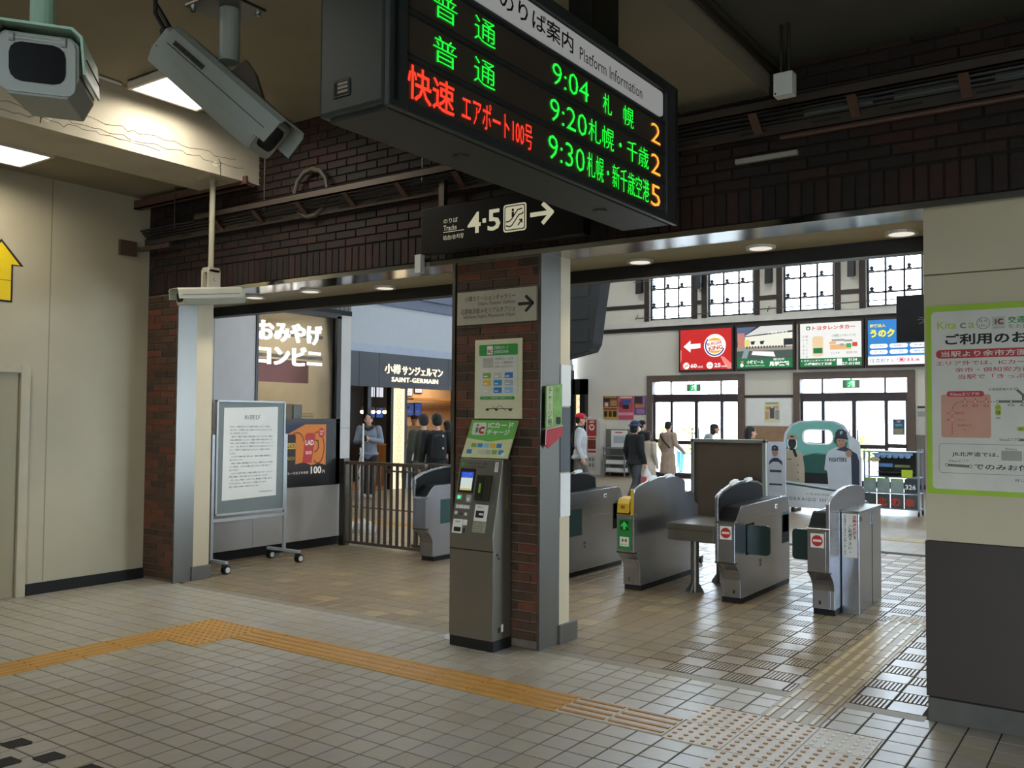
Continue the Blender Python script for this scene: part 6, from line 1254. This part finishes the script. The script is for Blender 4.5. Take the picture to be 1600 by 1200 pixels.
wb2 = mat('cutout_white', '#b9bbbd', .5); poly(F, [(-5.3, .08), (-3.83, .08), (-3.83, .42), (-4.3, .44), (-4.8, .50), (-5.3, .56)], .006, wb2, tc_, 'foot_board', th=.02); line(F, [(-5.3, .50), (-4.8, .455), (-4.3, .40), (-3.83, .385)], .03, .008, mat('cutout_green_line', '#21453f', .5), tc_, 'green_line')
text(F, 'HOKKAIDO SHINKANSEN', -5.1, -3.9, .20, .255, .008, ink, tc_, spacing=1.3); text(F, '北海道新幹線', -4.75, -4.35, .30, .34, .008, grey_ink, tc_)
MB().box(-5.0, -4.95, 15.5, 15.9, 0, .05).box(-4.2, -4.15, 15.5, 15.9, 0, .05).box(-5.0, -4.95, 15.52, 15.56, 0, 1.0).box(-4.2, -4.15, 15.52, 15.56, 0, 1.0).build('support', steel_dk, tc_)
# printed figures (flat print): uniformed figure with a face opening, ball player
bei = mat('uniform_beige', '#9c8f7c', .6); skin_p = mat('printed_skin', '#8f6a58', .6); nav = mat('printed_navy', '#1d2636', .6); gry = mat('printed_grey_white', '#a3a7ac', .6)
poly(F, [(-5.28, .5), (-5.27, .75), (-5.20, 1.02), (-5.10, 1.06), (-5.0, 1.1), (-4.90, 1.06), (-4.80, 1.02), (-4.76, .75), (-4.76, .5)], .0055, bei, tc_, 'uniform_jacket'); poly(F, [(-4.97, 1.06), (-4.92, 1.08), (-4.88, .95), (-4.92, .93)], .007, ink, tc_, 'neck_tie'); line(F, [(-5.06, .9), (-4.99, .9)], .012, .007, ink, tc_, 'name_bar'); line(F, [(-5.16, .55), (-5.15, .85)], .008, .007, mat('jacket_fold', '#5f5546', .6), tc_, 'sleeve_line')
for v in (.8, .68, .56): disc(F, -4.87, v, .012, .007, mat('button_brown', '#6a5138', .5), tc_, 'button')
disc(F, -4.97, 1.17, .085, .0055, paper, tc_, 'face_rim', ry=.12); disc(F, -4.97, 1.175, .07, .0065, black, tc_, 'face_opening', ry=.10); poly(F, [(-5.07, 1.24), (-4.87, 1.24), (-4.88, 1.31), (-4.97, 1.335), (-5.06, 1.30)], .0075, mat('cap_beige', '#8a7a66', .6), tc_, 'uniform_cap'); rect(F, -5.0, -4.94, 1.275, 1.3, .0085, ink, tc_, 'cap_badge')
poly(F, [(-4.36, .42), (-4.38, .72), (-4.43, .74), (-4.40, .98), (-4.36, 1.06), (-4.24, 1.12), (-4.10, 1.12), (-4.0, 1.05), (-3.95, .95), (-3.98, .42)], .0075, gry, tc_, 'player_shirt'); poly(F, [(-4.0, 1.08), (-3.90, 1.02), (-3.86, .9), (-3.86, .45), (-3.98, .42), (-3.99, .9)], .0085, nav, tc_, 'player_sleeve'); poly(F, [(-4.24, 1.08), (-4.1, 1.14), (-3.98, 1.08), (-4.08, 1.05)], .009, nav, tc_, 'player_collar')
text(F, 'FIGHTERS', -4.35, -4.06, .88, .95, .0095, nav, tc_, bold=.03, rot=.04); disc(F, -4.15, 1.22, .075, .009, skin_p, tc_, 'player_face', ry=.11); rect(F, -4.19, -4.11, 1.08, 1.15, .0086, skin_p, tc_, 'player_neck', rad=.02); poly(F, [(-4.245, 1.27), (-4.05, 1.26), (-4.06, 1.38), (-4.12, 1.425), (-4.2, 1.42), (-4.245, 1.36)], .0105, nav, tc_, 'player_cap'); line(F, [(-4.26, 1.265), (-4.15, 1.29), (-4.04, 1.262)], .02, .0112, ink, tc_, 'cap_peak'); text(F, 'F', -4.165, -4.125, 1.335, 1.39, .0118, gry, tc_, bold=.04)
for u in (-4.175, -4.125): rect(F, u-.012, u+.012, 1.225, 1.235, .0105, ink, tc_, 'eye_mark')
line(F, [(-4.17, 1.165), (-4.13, 1.165)], .008, .0105, mat('printed_lip', '#6a3f38', .6), tc_, 'mouth_mark'); disc(F, -4.03, 1.02, .05, .0105, skin_p, tc_, 'player_fist', ry=.06)
ps = thing('poster_stand', 'narrow standing poster of a ball player beside the brown board', 'poster stand', (-5.2, 15.2, 0)); F = Fr((.21, 15.2, 0), (1, 0, 0), (0, 0, 1)); TR = Matrix.Translation((.21, 0, 0))
MB(TR).box(-5.60, -5.20, 15.2, 15.22, .28, 1.20).build('panel', edge, ps); MB(TR).box(-5.5, -5.46, 15.2, 15.5, 0, .03).box(-5.5, -5.46, 15.22, 15.24, 0, .3).box(-5.3, -5.26, 15.2, 15.5, 0, .03).box(-5.3, -5.26, 15.22, 15.24, 0, .3).build('support', steel_dk, ps)
poly(F, [(-5.48, .35), (-5.49, .8), (-5.47, .88), (-5.40, .92), (-5.34, .92), (-5.26, .87), (-5.25, .35)], .003, gry, ps, 'player_shirt'); poly(F, [(-5.47, .88), (-5.40, .93), (-5.34, .93), (-5.26, .87), (-5.25, .80), (-5.32, .86), (-5.42, .86), (-5.49, .80)], .004, nav, ps, 'player_collar'); disc(F, -5.38, 1.02, .05, .004, skin_p, ps, 'player_face', ry=.075); poly(F, [(-5.44, 1.05), (-5.32, 1.05), (-5.33, 1.12), (-5.38, 1.145), (-5.43, 1.12)], .005, nav, ps, 'player_cap'); rect(F, -5.47, -5.27, .68, .72, .004, nav, ps, 'shirt_stripe'); rect(F, -5.48, -5.26, .46, .49, .004, nav, ps, 'belt'); text(F, 'F', -5.395, -5.365, 1.075, 1.11, .006, gry, ps)

# ================================================================ goods rack at the right
gr = thing('goods_rack', 'wheeled goods rack with blue scalloped canopy beside the train cut-out', 'rack', (-3.45, 16.1, 0)); alu = mat('rack_alu', '#8f98a3', .35, .5); dks = mat('shelf_dark', '#1b1714', .6)
for x in (-3.90, -3.05):
    for y in (15.98, 16.3): MB().box(x-.014, x+.014, y-.014, y+.014, .08, 1.10 if x > -3.5 else 1.06).build('post', alu, gr); MB().cyl((x-.012, y, .04), (x+.012, y, .04), .04, n=14).build('caster', black, gr)
for z in (.10, .36, .62, 1.04): MB().box(-3.92, -3.03, 15.97, 16.31, z, z+.02).build('shelf', alu, gr)
MB().box(-3.74, -3.14, 16.25, 16.30, .63, 1.03).build('back_panel', dks, gr); MB().box(-3.72, -3.16, 16.0, 16.24, .70, .72).build('inner_shelf', dks, gr)
for i in range(6): MB().sphere((-3.69+i*.095, 15.96, .99), .05, 1, .5, .9).build('canopy_scallop', mat('canopy_blue', '#6f8fae', .5), gr, smooth=True)
MB().box(-3.76, -3.14, 15.93, 16.0, 1.0, 1.03).build('canopy_rail', MATS['canopy_blue'], gr)
F = FY(15.97); cl_ = mat('clear_bin', '#7d8a84', .3, var=.15, scale=9)
for i in range(4):
    rect(F, -3.91+i*.215, -3.71+i*.215, .38, .615, .012, cl_ if i < 3 else mat('slate_board', '#2a3338', .6), gr, 'front_bin', th=.02); rect(F, -3.91+i*.215, -3.71+i*.215, .12, .355, .012, mat('dark_bin', '#39403c', .5), gr, 'front_bin', th=.02)
    if i < 3: rect(F, -3.89+i*.215, -3.73+i*.215, .585, .61, .015, mat('lime_label', '#7d9a3a', .6), gr, 'price_label')
text(F, '326', -3.25, -3.09, .44, .52, .015, paper, gr, bold=.02)
for i, s in enumerate('北の幸'): text(F, s, -3.70+i*.215, -3.54+i*.215, .15, .29, .016, mat('red_brush', '#a33326', .6), gr, bold=.04)
rect(FY(15.99), -3.31, -3.14, .635, .76, .02, mat('lime_card', '#a3b41e', .55), gr, 'price_card'); rect(FY(15.99), -3.68, -3.45, .80, .86, .01, mat('blue_pack', '#4a6f9a', .5), gr, 'goods_pack'); rect(FY(15.99), -3.42, -3.18, .80, .84, .01, mat('green_pack', '#5f6a3e', .5), gr, 'goods_pack')
disc(FY(15.95), -3.73, .92, .085, .004, mat('cream_tag', '#b5a97e', .6), gr, 'speech_tag', ry=.045); text(FY(15.95), 'おすすめ', -3.79, -3.67, .905, .935, .0055, ink, gr)

# ================================================================ banner pole with white base in front of the bakery
np_ = thing('banner_pole', 'rolled silver banner on a pole in a white weighted base', 'banner pole', (-8.80, 9.0, 0))
MB().lathe([(.19, 0), (.19, .05), (.15, .13), (.05, .15), (.03, .18)], (-8.80, 9.0, 0), 8).build('weighted_base', mat('base_white', '#a5a19a', .5), np_)
MB().cyl((-8.80, 9.0, .15), (-8.80, 9.0, 1.48), .012).build('pole', white, np_)
v, f = [], []; n, mseg = 10, 40
for i in range(mseg+1):
    z = .3+i*.85/mseg; r = .018+.012*math.sin(math.pi*min(1, i/mseg))
    for k in range(n): a = 2*math.pi*k/n+i*.42; q = r*(1+.35*math.cos(2*(2*math.pi*k/n))); v.append((-8.83+q*math.cos(a), 9.0+q*math.sin(a), z))
f = [(i*n+k, i*n+(k+1) % n, (i+1)*n+(k+1) % n, (i+1)*n+k) for i in range(mseg) for k in range(n)]+[tuple(range(n))[::-1], tuple(range(mseg*n, (mseg+1)*n))]
mesh_obj('rolled_banner', v, f, mat('silver_cloth', '#b9bcc0', .4, var=.5, scale=14), np_)
# tactile line in the hall beyond the barrier
for i in range(14): tactile(-12.6+i*.301, 9.95, 'bars', yel_o, yel_bar, floor_h)
for i in range(5): tactile(-3.4+i*.301, 12.75, 'bars', yel_path, path_bar, floor_h)

# ================================================================ street outside
random.seed(3)
lf = mat('street_leaf', '#6d7a2a', .7, var=.3, scale=20)
def shrub(label, c, r, h):
    t = thing('street_shrub', label, 'shrub', (c[0], c[1], 0)); m = MB()
    for i in range(420):
        a, b = random.uniform(0, 6.283), random.random()**.5; z = random.random(); p = Vector((c[0]+r*b*math.cos(a)*(1-.5*z), c[1]+.5*b*math.sin(a), h*(.3+.7*z)))
        d = Vector((random.uniform(-1, 1), random.uniform(-1, 1), random.uniform(-.3, 1))).normalized()*.07; e = d.orthogonal()*.6; m.add([p-d, p-e, p+d, p+e], [(0, 1, 2, 3)])
    m.build('foliage', lf, t); MB().cyl((c[0], c[1], 0), (c[0], c[1], h*.6), .04).build('stem', timber, t)
shrub('yellow green shrub outside, behind the woman in beige', (-12.6, 27.5), 1.1, 1.35); shrub('low green shrub outside, behind the train cut-out', (-7.0, 28.0), .9, 1.1)
box('street_kiosk', -10.4, -9.8, 29.5, 30.2, 0, 1.25, mat('street_blue', '#3f6fae', .5), label='blue box standing outside behind the woman in beige', cat='box', bevel=.03)
for i, (x, y, w, h, c, lab) in enumerate(((-13, 62, 16, 11, '#d0cfcb', 'pale building across the street on the bakery side'), (6, 64, 18, 13, '#c4c6ca', 'taller pale building across the street on the pier side'))):
    t = thing('street_building', lab, 'building', (x, y, 0)); MB().box(x-w/2, x+w/2, y, y+6, 0, h).build('wall', mat('facade_%d' % i, c, .8), t)
    for a in range(6):
        for b in range(3): box('window', x-w/2+1+a*(w-2)/6, x-w/2+2.2+a*(w-2)/6, y-.03, y+.02, 1.2+b*3.2, 2.8+b*3.2, mat('facade_glass', '#6f7f8c', .2), t)

# ================================================================ people
def _ico(c, r, n=2):
    bm = bmesh.new(); bmesh.ops.create_icosphere(bm, subdivisions=n, radius=1.0)
    r = r if isinstance(r, (tuple, list)) else (r, r, r)
    pts = [Vector((c[0]+v.co.x*r[0], c[1]+v.co.y*r[1], c[2]+v.co.z*r[2])) for v in bm.verts]; bm.free(); return pts
_UNIT = _ico((0, 0, 0), 1.0)
def blob(name, caps, voxel, m, parent, smooth_it=2, cut=None):
    """tapered capsules melted into one continuous surface"""
    bm = bmesh.new()
    for cp in caps:
        if len(cp) == 2: pts = [(cp[0], cp[1])]
        else: pts = [(cp[0], cp[1]), (cp[2], cp[3])]
        vs_ = []
        for c, r in pts:
            rr_ = r if isinstance(r, (tuple, list)) else (r, r, r)
            vs_ += [bm.verts.new((c[0]+u.x*rr_[0], c[1]+u.y*rr_[1], c[2]+u.z*rr_[2])) for u in _UNIT]
        g = bmesh.ops.convex_hull(bm, input=vs_)
        dead = [e for e in g['geom_interior'] if isinstance(e, bmesh.types.BMVert)]+[e for e in g['geom_unused'] if isinstance(e, bmesh.types.BMVert)]
        if dead: bmesh.ops.delete(bm, geom=list(set(dead)), context='VERTS')
    bmesh.ops.recalc_face_normals(bm, faces=bm.faces)
    me = bpy.data.meshes.new(name); bm.to_mesh(me); bm.free()
    o = bpy.data.objects.new(name, me)
    md = o.modifiers.new('r', 'REMESH'); md.mode = 'VOXEL'; md.voxel_size = voxel; md.use_smooth_shade = True
    if smooth_it: ms = o.modifiers.new('s', 'SMOOTH'); ms.iterations = smooth_it; ms.factor = .5
    dg = tmp_eval(o)
    me2 = bpy.data.meshes.new_from_object(o.evaluated_get(dg)); bpy.data.objects.remove(o); bpy.data.meshes.remove(me)
    me2.name = name; ob = bpy.data.objects.new(name, me2); COL.objects.link(ob); ob.parent = parent; W[ob.name] = wm(parent).copy()
    me2.materials.clear(); me2.materials.append(m); me2.shade_smooth(); return ob
skin = mat('skin', '#b58a72', .55, var=.05); hair_m = mat('black_hair', '#0c0908', .75, var=.2, scale=40, stretch=(1, 1, .2)); hair_b = mat('dark_brown_hair', '#150e0a', .75, var=.2, scale=40, stretch=(1, 1, .2)); shoe_w = mat('white_shoe', '#a9a7a2', .5); shoe_b = mat('black_shoe', '#141312', .5)
def cloth(n, c, r=.85): return mat('cloth_'+n, c, r, var=.12, scale=9, bump=.2, bscale=30)
def person(label, x, y, face, h, top, top_len, legs, hair='short', hair_mat=None, hat=None, bow=0.0, lean=0.0, stride=.10, arms='down', shoes=None, long_legs=None, sleeve=None, z0=0.0, voxel=.011, lower=True):
    """face: heading in degrees, 0 = towards +Y, 90 = towards +X; built facing local +Y"""
    t = thing('person', label, 'person', (x, y, z0), -R(face)); k = h/1.70; Mx = Matrix.Identity(4)
    V = lambda a, b, c: Vector((a*k, b*k, c*k))
    hip = V(0, 0, .88); ch = V(0, .02+lean*.32, 1.26); nk = V(0, .0+lean*.48, 1.43); hd = V(0, .02+lean*.55+bow*.07, 1.585-bow*.035)
    rr_ = lambda q: q*k if not isinstance(q, tuple) else tuple(a*k for a in q)
    L = []   # skin surface
    hipL, hipR = V(-.085, 0, .86), V(.085, 0, .86)
    kL, kR = V(-.09, stride*.6+.02, .47), V(.09, -stride*.35+.03, .47); aL, aR = V(-.09, stride, .085), V(.09, -stride*1.1, .085)
    torso = [(hip, rr_((.155, .11, .12)), V(0, .01+lean*.12, 1.03), rr_((.135, .095, .1))), (V(0, .01+lean*.12, 1.03), rr_((.135, .095, .1)), ch, rr_((.165, .105, .12))), (ch, rr_((.165, .105, .12)), V(0, lean*.42, 1.37), rr_((.15, .075, .06)))]
    shL, shR = V(-.185, lean*.4, 1.375), V(.185, lean*.4, 1.375)
    if arms == 'down': el, wr_ = [V(-.235, -.03+lean*.2, 1.11), V(.235, -.03+lean*.2, 1.11)], [V(-.24, .06, .87), V(.24, .06, .87)]
    elif arms == 'phone': el, wr_ = [V(-.25, .02, 1.12), V(.25, .02, 1.12)], [V(-.06, .27, 1.17), V(.07, .26, 1.15)]
    elif arms == 'hold': el, wr_ = [V(-.24, -.02, 1.12), V(.25, .0, 1.13)], [V(-.24, .1, .90), V(.30, .16, 1.0)]
    elif arms == 'front': el, wr_ = [V(-.25, .06+lean*.3, 1.12), V(.25, .06+lean*.3, 1.12)], [V(-.14, .3+lean*.2, 1.05), V(.14, .3+lean*.2, 1.05)]
    arm = lambda s, rs: [(sh, rs[0]*k, e, rs[1]*k) for sh, e in ((shL, el[0]), (shR, el[1]))]+[(e, rs[1]*k, w, rs[2]*k) for e, w in zip(el, wr_)]
    L += torso+arm(0, (.052, .043, .03)); L += [(V(0, lean*.45, 1.38), .058*k, hd-V(0, .015, .06), .052*k)]
    L += [(hd+V(0, 0, .035), rr_((.075, .09, .085)), hd+V(0, .012, -.045), rr_((.062, .07, .06))), (hd+V(0, .045, -.085), .032*k), (hd+V(0, .095, -.005), .013*k, hd+V(0, .10, -.03), .016*k), (hd+V(-.078, .0, -.01), rr_((.012, .022, .032))), (hd+V(.078, .0, -.01), rr_((.012, .022, .032)))]
    for s, w, e in ((-1, wr_[0], el[0]), (1, wr_[1], el[1])):
        d = (w-e).normalized(); sd = Vector((s, 0, 0)); sd = (sd-d*sd.dot(d)).normalized(); nrm = d.cross(sd)
        if arms in ('phone', 'front'): sd = nrm if False else sd
        L.append((w, .026*k, w+d*.075*k, (.034*k, .026*k, .03*k)))
        fw_ = d.cross(sd).normalized()
        for q in range(4):
            off = (q-1.5)*.019*k; ln = (.065, .075, .07, .055)[q]*k; b0 = w+d*.08*k+fw_*off; b1 = b0+d*ln*.6-sd*.008*k; b2 = b1+d*ln*.4-sd*.025*k
            L += [(b0, .0095*k, b1, .009*k), (b1, .009*k, b2, .0085*k)]
        b0 = w+d*.03*k+fw_*.028*k*(1 if s > 0 else 1); b1 = b0+d*.03*k+fw_*.022*k-sd*.012*k; L += [(b0, .011*k, b1, .0105*k), (b1, .0105*k, b1+d*.028*k-sd*.008*k, .009*k)]
    if lower:
        L += [(hipL, .085*k, kL, .055*k), (hipR, .085*k, kR, .055*k), (kL, .054*k, aL, .036*k), (kR, .054*k, aR, .036*k)]
        for a in (aL, aR): L.append((a+V(0, -.02, -.04), .034*k, a+V(0, .13, -.052), .026*k))
    body = blob('body', L, voxel*.8, skin, t)
    F_ = MB(wm(t))   # eyes, mouth
    for s in (-1, 1): F_.sphere(hd+V(s*.03, .086, .008), .009*k, n=8, m=6)
    F_.build('eyes', black, t); MB(wm(t)).box(-.02*k, .02*k, (hd.y+.088*k), (hd.y+.098*k), hd.z-.058*k, hd.z-.051*k).build('mouth', mat('lip', '#8a4f47', .6), t)
    # clothes
    up = [(a, tuple(q+.022*k for q in b), c, tuple(q+.022*k for q in d)) for a, b, c, d in torso]+arm(0, (.072, .06, .045))
    up += [(V(0, lean*.44, 1.385), rr_((.1, .08, .04)))]
    tl = top_len*k
    if tl < .86*k: up += [(hip, rr_((.2, .15, .08)), Vector((0, -.01*k, tl+.03)), rr_((.212, .165, .03)) if tl > .6*k else rr_((.235, .185, .03)))]
    blob('top', up, voxel, top, t, 3)
    if lower:
        lg2 = [(hipL, .105*k, kL, .078*k), (hipR, .105*k, kR, .078*k), (kL, .077*k, aL+V(0, 0, .03), .062*k), (kR, .077*k, aR+V(0, 0, .03), .062*k), (V(0, 0, .86), rr_((.165, .12, .08)))]
        blob('trousers', lg2, voxel, legs, t, 2)
        sh = []
        for a in (aL, aR): sh += [(a+V(0, -.03, -.035), .044*k, a+V(0, .15, -.045), .036*k), (a+V(0, .0, -.07), rr_((.04, .06, .012)), a+V(0, .14, -.07), rr_((.038, .04, .012)))]
        blob('shoes', sh, voxel, shoes or shoe_b, t, 1)
    hm = hair_mat or hair_m
    hr = [(hd+V(0, -.02, .045), rr_((.092, .10, .085)))]
    if hair == 'bob': hr += [(hd+V(0, -.045, .0), rr_((.098, .075, .1)), hd+V(0, -.05, -.09), rr_((.09, .06, .04)))]
    elif hair == 'long': hr += [(hd+V(0, -.05, .0), rr_((.095, .07, .1)), hd+V(0, -.075, -.2), rr_((.075, .05, .06)))]
    else: hr += [(hd+V(0, -.05, .0), rr_((.085, .065, .07)), hd+V(0, -.055, -.05), rr_((.07, .045, .03)))]
    hro = blob('hair', hr, voxel*.8, hm, t, 1)
    if hat:
        kind, hmt, pk = hat
        cap_ = blob('hat', [(hd+V(0, -.01, .06), rr_((.1, .112, .078)))], voxel*.8, hmt, t, 1)
        if kind == 'cap':
            W_t = MB(wm(t)); pts = [(hd.x+.085*k*math.cos(R(a)), hd.y+.06*k+.13*k*max(0, math.sin(R(a)))) for a in range(0, 181, 15)]; W_t.prism([(p[0], p[1]) for p in pts], 'Z', hd.z+.045*k, hd.z+.057*k); W_t.build('cap_peak', pk or hmt, t)
        else: MB(wm(t)).lathe([(.1*k, .045*k), (.15*k, .02*k), (.152*k, .025*k), (.1*k, .06*k)], (hd.x, hd.y-.01*k, hd.z), 20).build('hat_brim', hmt, t)
    t['hand'] = 0; del t['hand']
    Wt = wm(t); return t, dict(hd=Wt @ hd, wl=Wt @ wr_[0], wr=Wt @ wr_[1], ch=Wt @ ch, hip=Wt @ hip, k=k, W=Wt, nk=Wt @ nk, V=V)
def strap(t, info, m, pts, w=.035, name='shoulder_strap'):
    P = [info['W'] @ info['V'](*p) for p in pts]; MB().tube(P, w*.5, 6).build(name, m, t)

# man reading a phone in front of the bakery
t, q = person('man in a grey jacket looking down at a phone before the bakery', -12.39, 12.83, 145, 1.66, cloth('grey_blue', '#6f7782'), .84, cloth('dark_trousers', '#16161a'), bow=1.0, arms='phone', shoes=shoe_w, stride=.05, voxel=.009)
strap(t, q, cloth('scarf_dark', '#22252b'), [(-.1, .0, 1.42), (-.08, .12, 1.40), (0, .15, 1.36), (.08, .12, 1.40), (.1, 0, 1.42), (0, -.1, 1.44), (-.1, 0, 1.42)], .06, 'scarf')
mid = (q['wl']+q['wr'])/2; ph = MB(Matrix.Translation(mid+Vector((.06, -.11, .03)))@Matrix.Rotation(-R(145), 4, 'Z')@Matrix.Rotation(R(-40), 4, 'X')).box(-.037, .037, -.005, .005, -.07, .07).build('mobile_phone', black, label='dark mobile phone held by the man in the grey jacket', cat='phone', bevel=.004)
person('person in an olive quilted jacket seen from behind near the bakery', -9.55, 11.14, -55, 1.62, cloth('olive', '#2f3023'), .80, cloth('dark_trousers', '#16161a'), stride=.05)
t, q = person('person in a black jacket with a black backpack near the barrier', -8.67, 10.42, -50, 1.63, cloth('black_jacket', '#101114'), .82, cloth('dark_trousers', '#16161a'), stride=.03)
bpk = blob('backpack_shell', [((0, -.19*q['k'], 1.02*q['k']), (.12, .06, .05), (0, -.19*q['k'], 1.32*q['k']), (.11, .06, .06))], .012, cloth('backpack', '#0d0e12'), t, 2); bpk.name = 'backpack'
for z, w in ((1.30, .014), (1.12, .011)): MB(q['W']).box(-.01+.05, .01+.05, -.262, -.25, z-.015, z+.015).build('backpack_tag', white, t)
person('bakery worker in a beige hat and apron behind the counter', -14.95, 17.05, 125, 1.62, cloth('apron_beige', '#a08468'), .80, cloth('dark_trousers', '#16161a'), hat=('cap', cloth('brown_hat', '#33241c'), None), arms='front', lean=.15)
person('bakery customer in a tan top in front of the shopfront', -11.71, 14.41, -80, 1.5, cloth('tan_top', '#8c6a50'), .80, cloth('dark_trousers', '#16161a'), hair='bob')
# hall visitors
t, q = person('person in a red cap and pale jacket walking in the hall', -8.71, 14.66, 62, 1.66, cloth('pale_jacket', '#a9aaab'), .82, cloth('khaki_grey', '#5a544e'), hat=('cap', cloth('red_cap', '#a5121f'), cloth('white_peak', '#b5b2b0')), stride=.2)
strap(t, q, cloth('strap_black', '#15151a'), [(-.16, -.1, 1.40), (-.05, -.15, 1.28), (.08, -.155, 1.14), (.17, -.1, 1.04)])
MB(q['W']).lathe([(.09, 1.35), (.1, 1.40), (.085, 1.44)], (0, -.02, 0), 12).build('dark_collar', cloth('dark_collar', '#22242a'), t)
t, q = person('person in a blue hat and black jacket carrying a plastic bag', -7.64, 14.82, 20, 1.53, cloth('black_fleece', '#0f1013'), .80, cloth('slate_trousers', '#3a3c42'), hat=('bucket', cloth('navy_hat', '#1c2b4a'), None), stride=.22, hair='bob')
MB(Matrix.Translation(q['hd']) @ Matrix.Rotation(-R(20), 4, 'Z')).sphere((.0, .075*q['k'], -.045), .06, .9, .75, .8).build('face_mask', white, t, smooth=True)
pb = thing('plastic_bag', 'white and red plastic bag in the hand of the blue-hatted person', 'bag', tuple(q['wr']+Vector((0, 0, -.4)))); wq = q['wr']; MB().lathe([(.05, -.42), (.10, -.38), (.095, -.24), (.05, -.15), (.012, -.09), (.01, -.05)], tuple(wq+Vector((.03, 0, .0))), 12).build('bag_body', mat('bag_white', '#bcb6b6', .4, var=.15, scale=12), pb, smooth=True); rect(Fr(wq+Vector((.03, -.1, -.3)), (1, 0, 0), (0, 0, 1)), -.05, .05, -.06, .05, .0, mat('bag_red', '#b0403c', .5), pb, 'red_print')
person('person in a dark cap behind the blue-hatted person', -9.59, 18.94, 30, 1.53, cloth('dark_brown', '#2a2623'), .80, cloth('dark_trousers', '#16161a'), hat=('cap', cloth('black_cap', '#121216'), None))
person('child in a cream coat beside the woman in beige', -8.12, 16.32, 10, 1.33, cloth('cream_coat', '#aba08f'), .55, cloth('dark_trousers', '#16161a'), hair='bob', stride=.08, hair_mat=hair_b)
t, q = person('woman in a long beige coat with a black strap by the doors', -8.65, 18.38, 15, 1.52, cloth('beige_coat', '#9a8676'), .40, cloth('skin_tone_hose', '#6f5c50'), arms='hold', stride=.06)
strap(t, q, cloth('strap_black', '#15151a'), [(-.17, -.1, 1.38), (-.02, -.16, 1.22), (.16, -.13, 1.05)])
person('person in a pale blue coat bending over beside the brown board', -7.22, 16.94, 60, 1.52, cloth('pale_blue_coat', '#8c9aa0'), .45, cloth('dark_trousers', '#16161a'), hair='bob', bow=1.2, lean=.3, arms='front', hair_mat=hair_b)
person('dark haired person in dark clothes behind the brown board', -5.41, 14.55, 50, 1.48, cloth('dark_brown', '#2a2623'), .80, cloth('dark_trousers', '#16161a'), hair='long', bow=.7, hair_mat=hair_b)
person('person in a pink hat and blue jeans outside the glass doors', -10.95, 24.12, 190, 1.40, cloth('pale_parka', '#b5a8a4'), .78, cloth('blue_jeans', '#2f5fb0'), hat=('bucket', cloth('pink_hat', '#b08a90'), None))
bpy.data.scenes.remove(TMP)
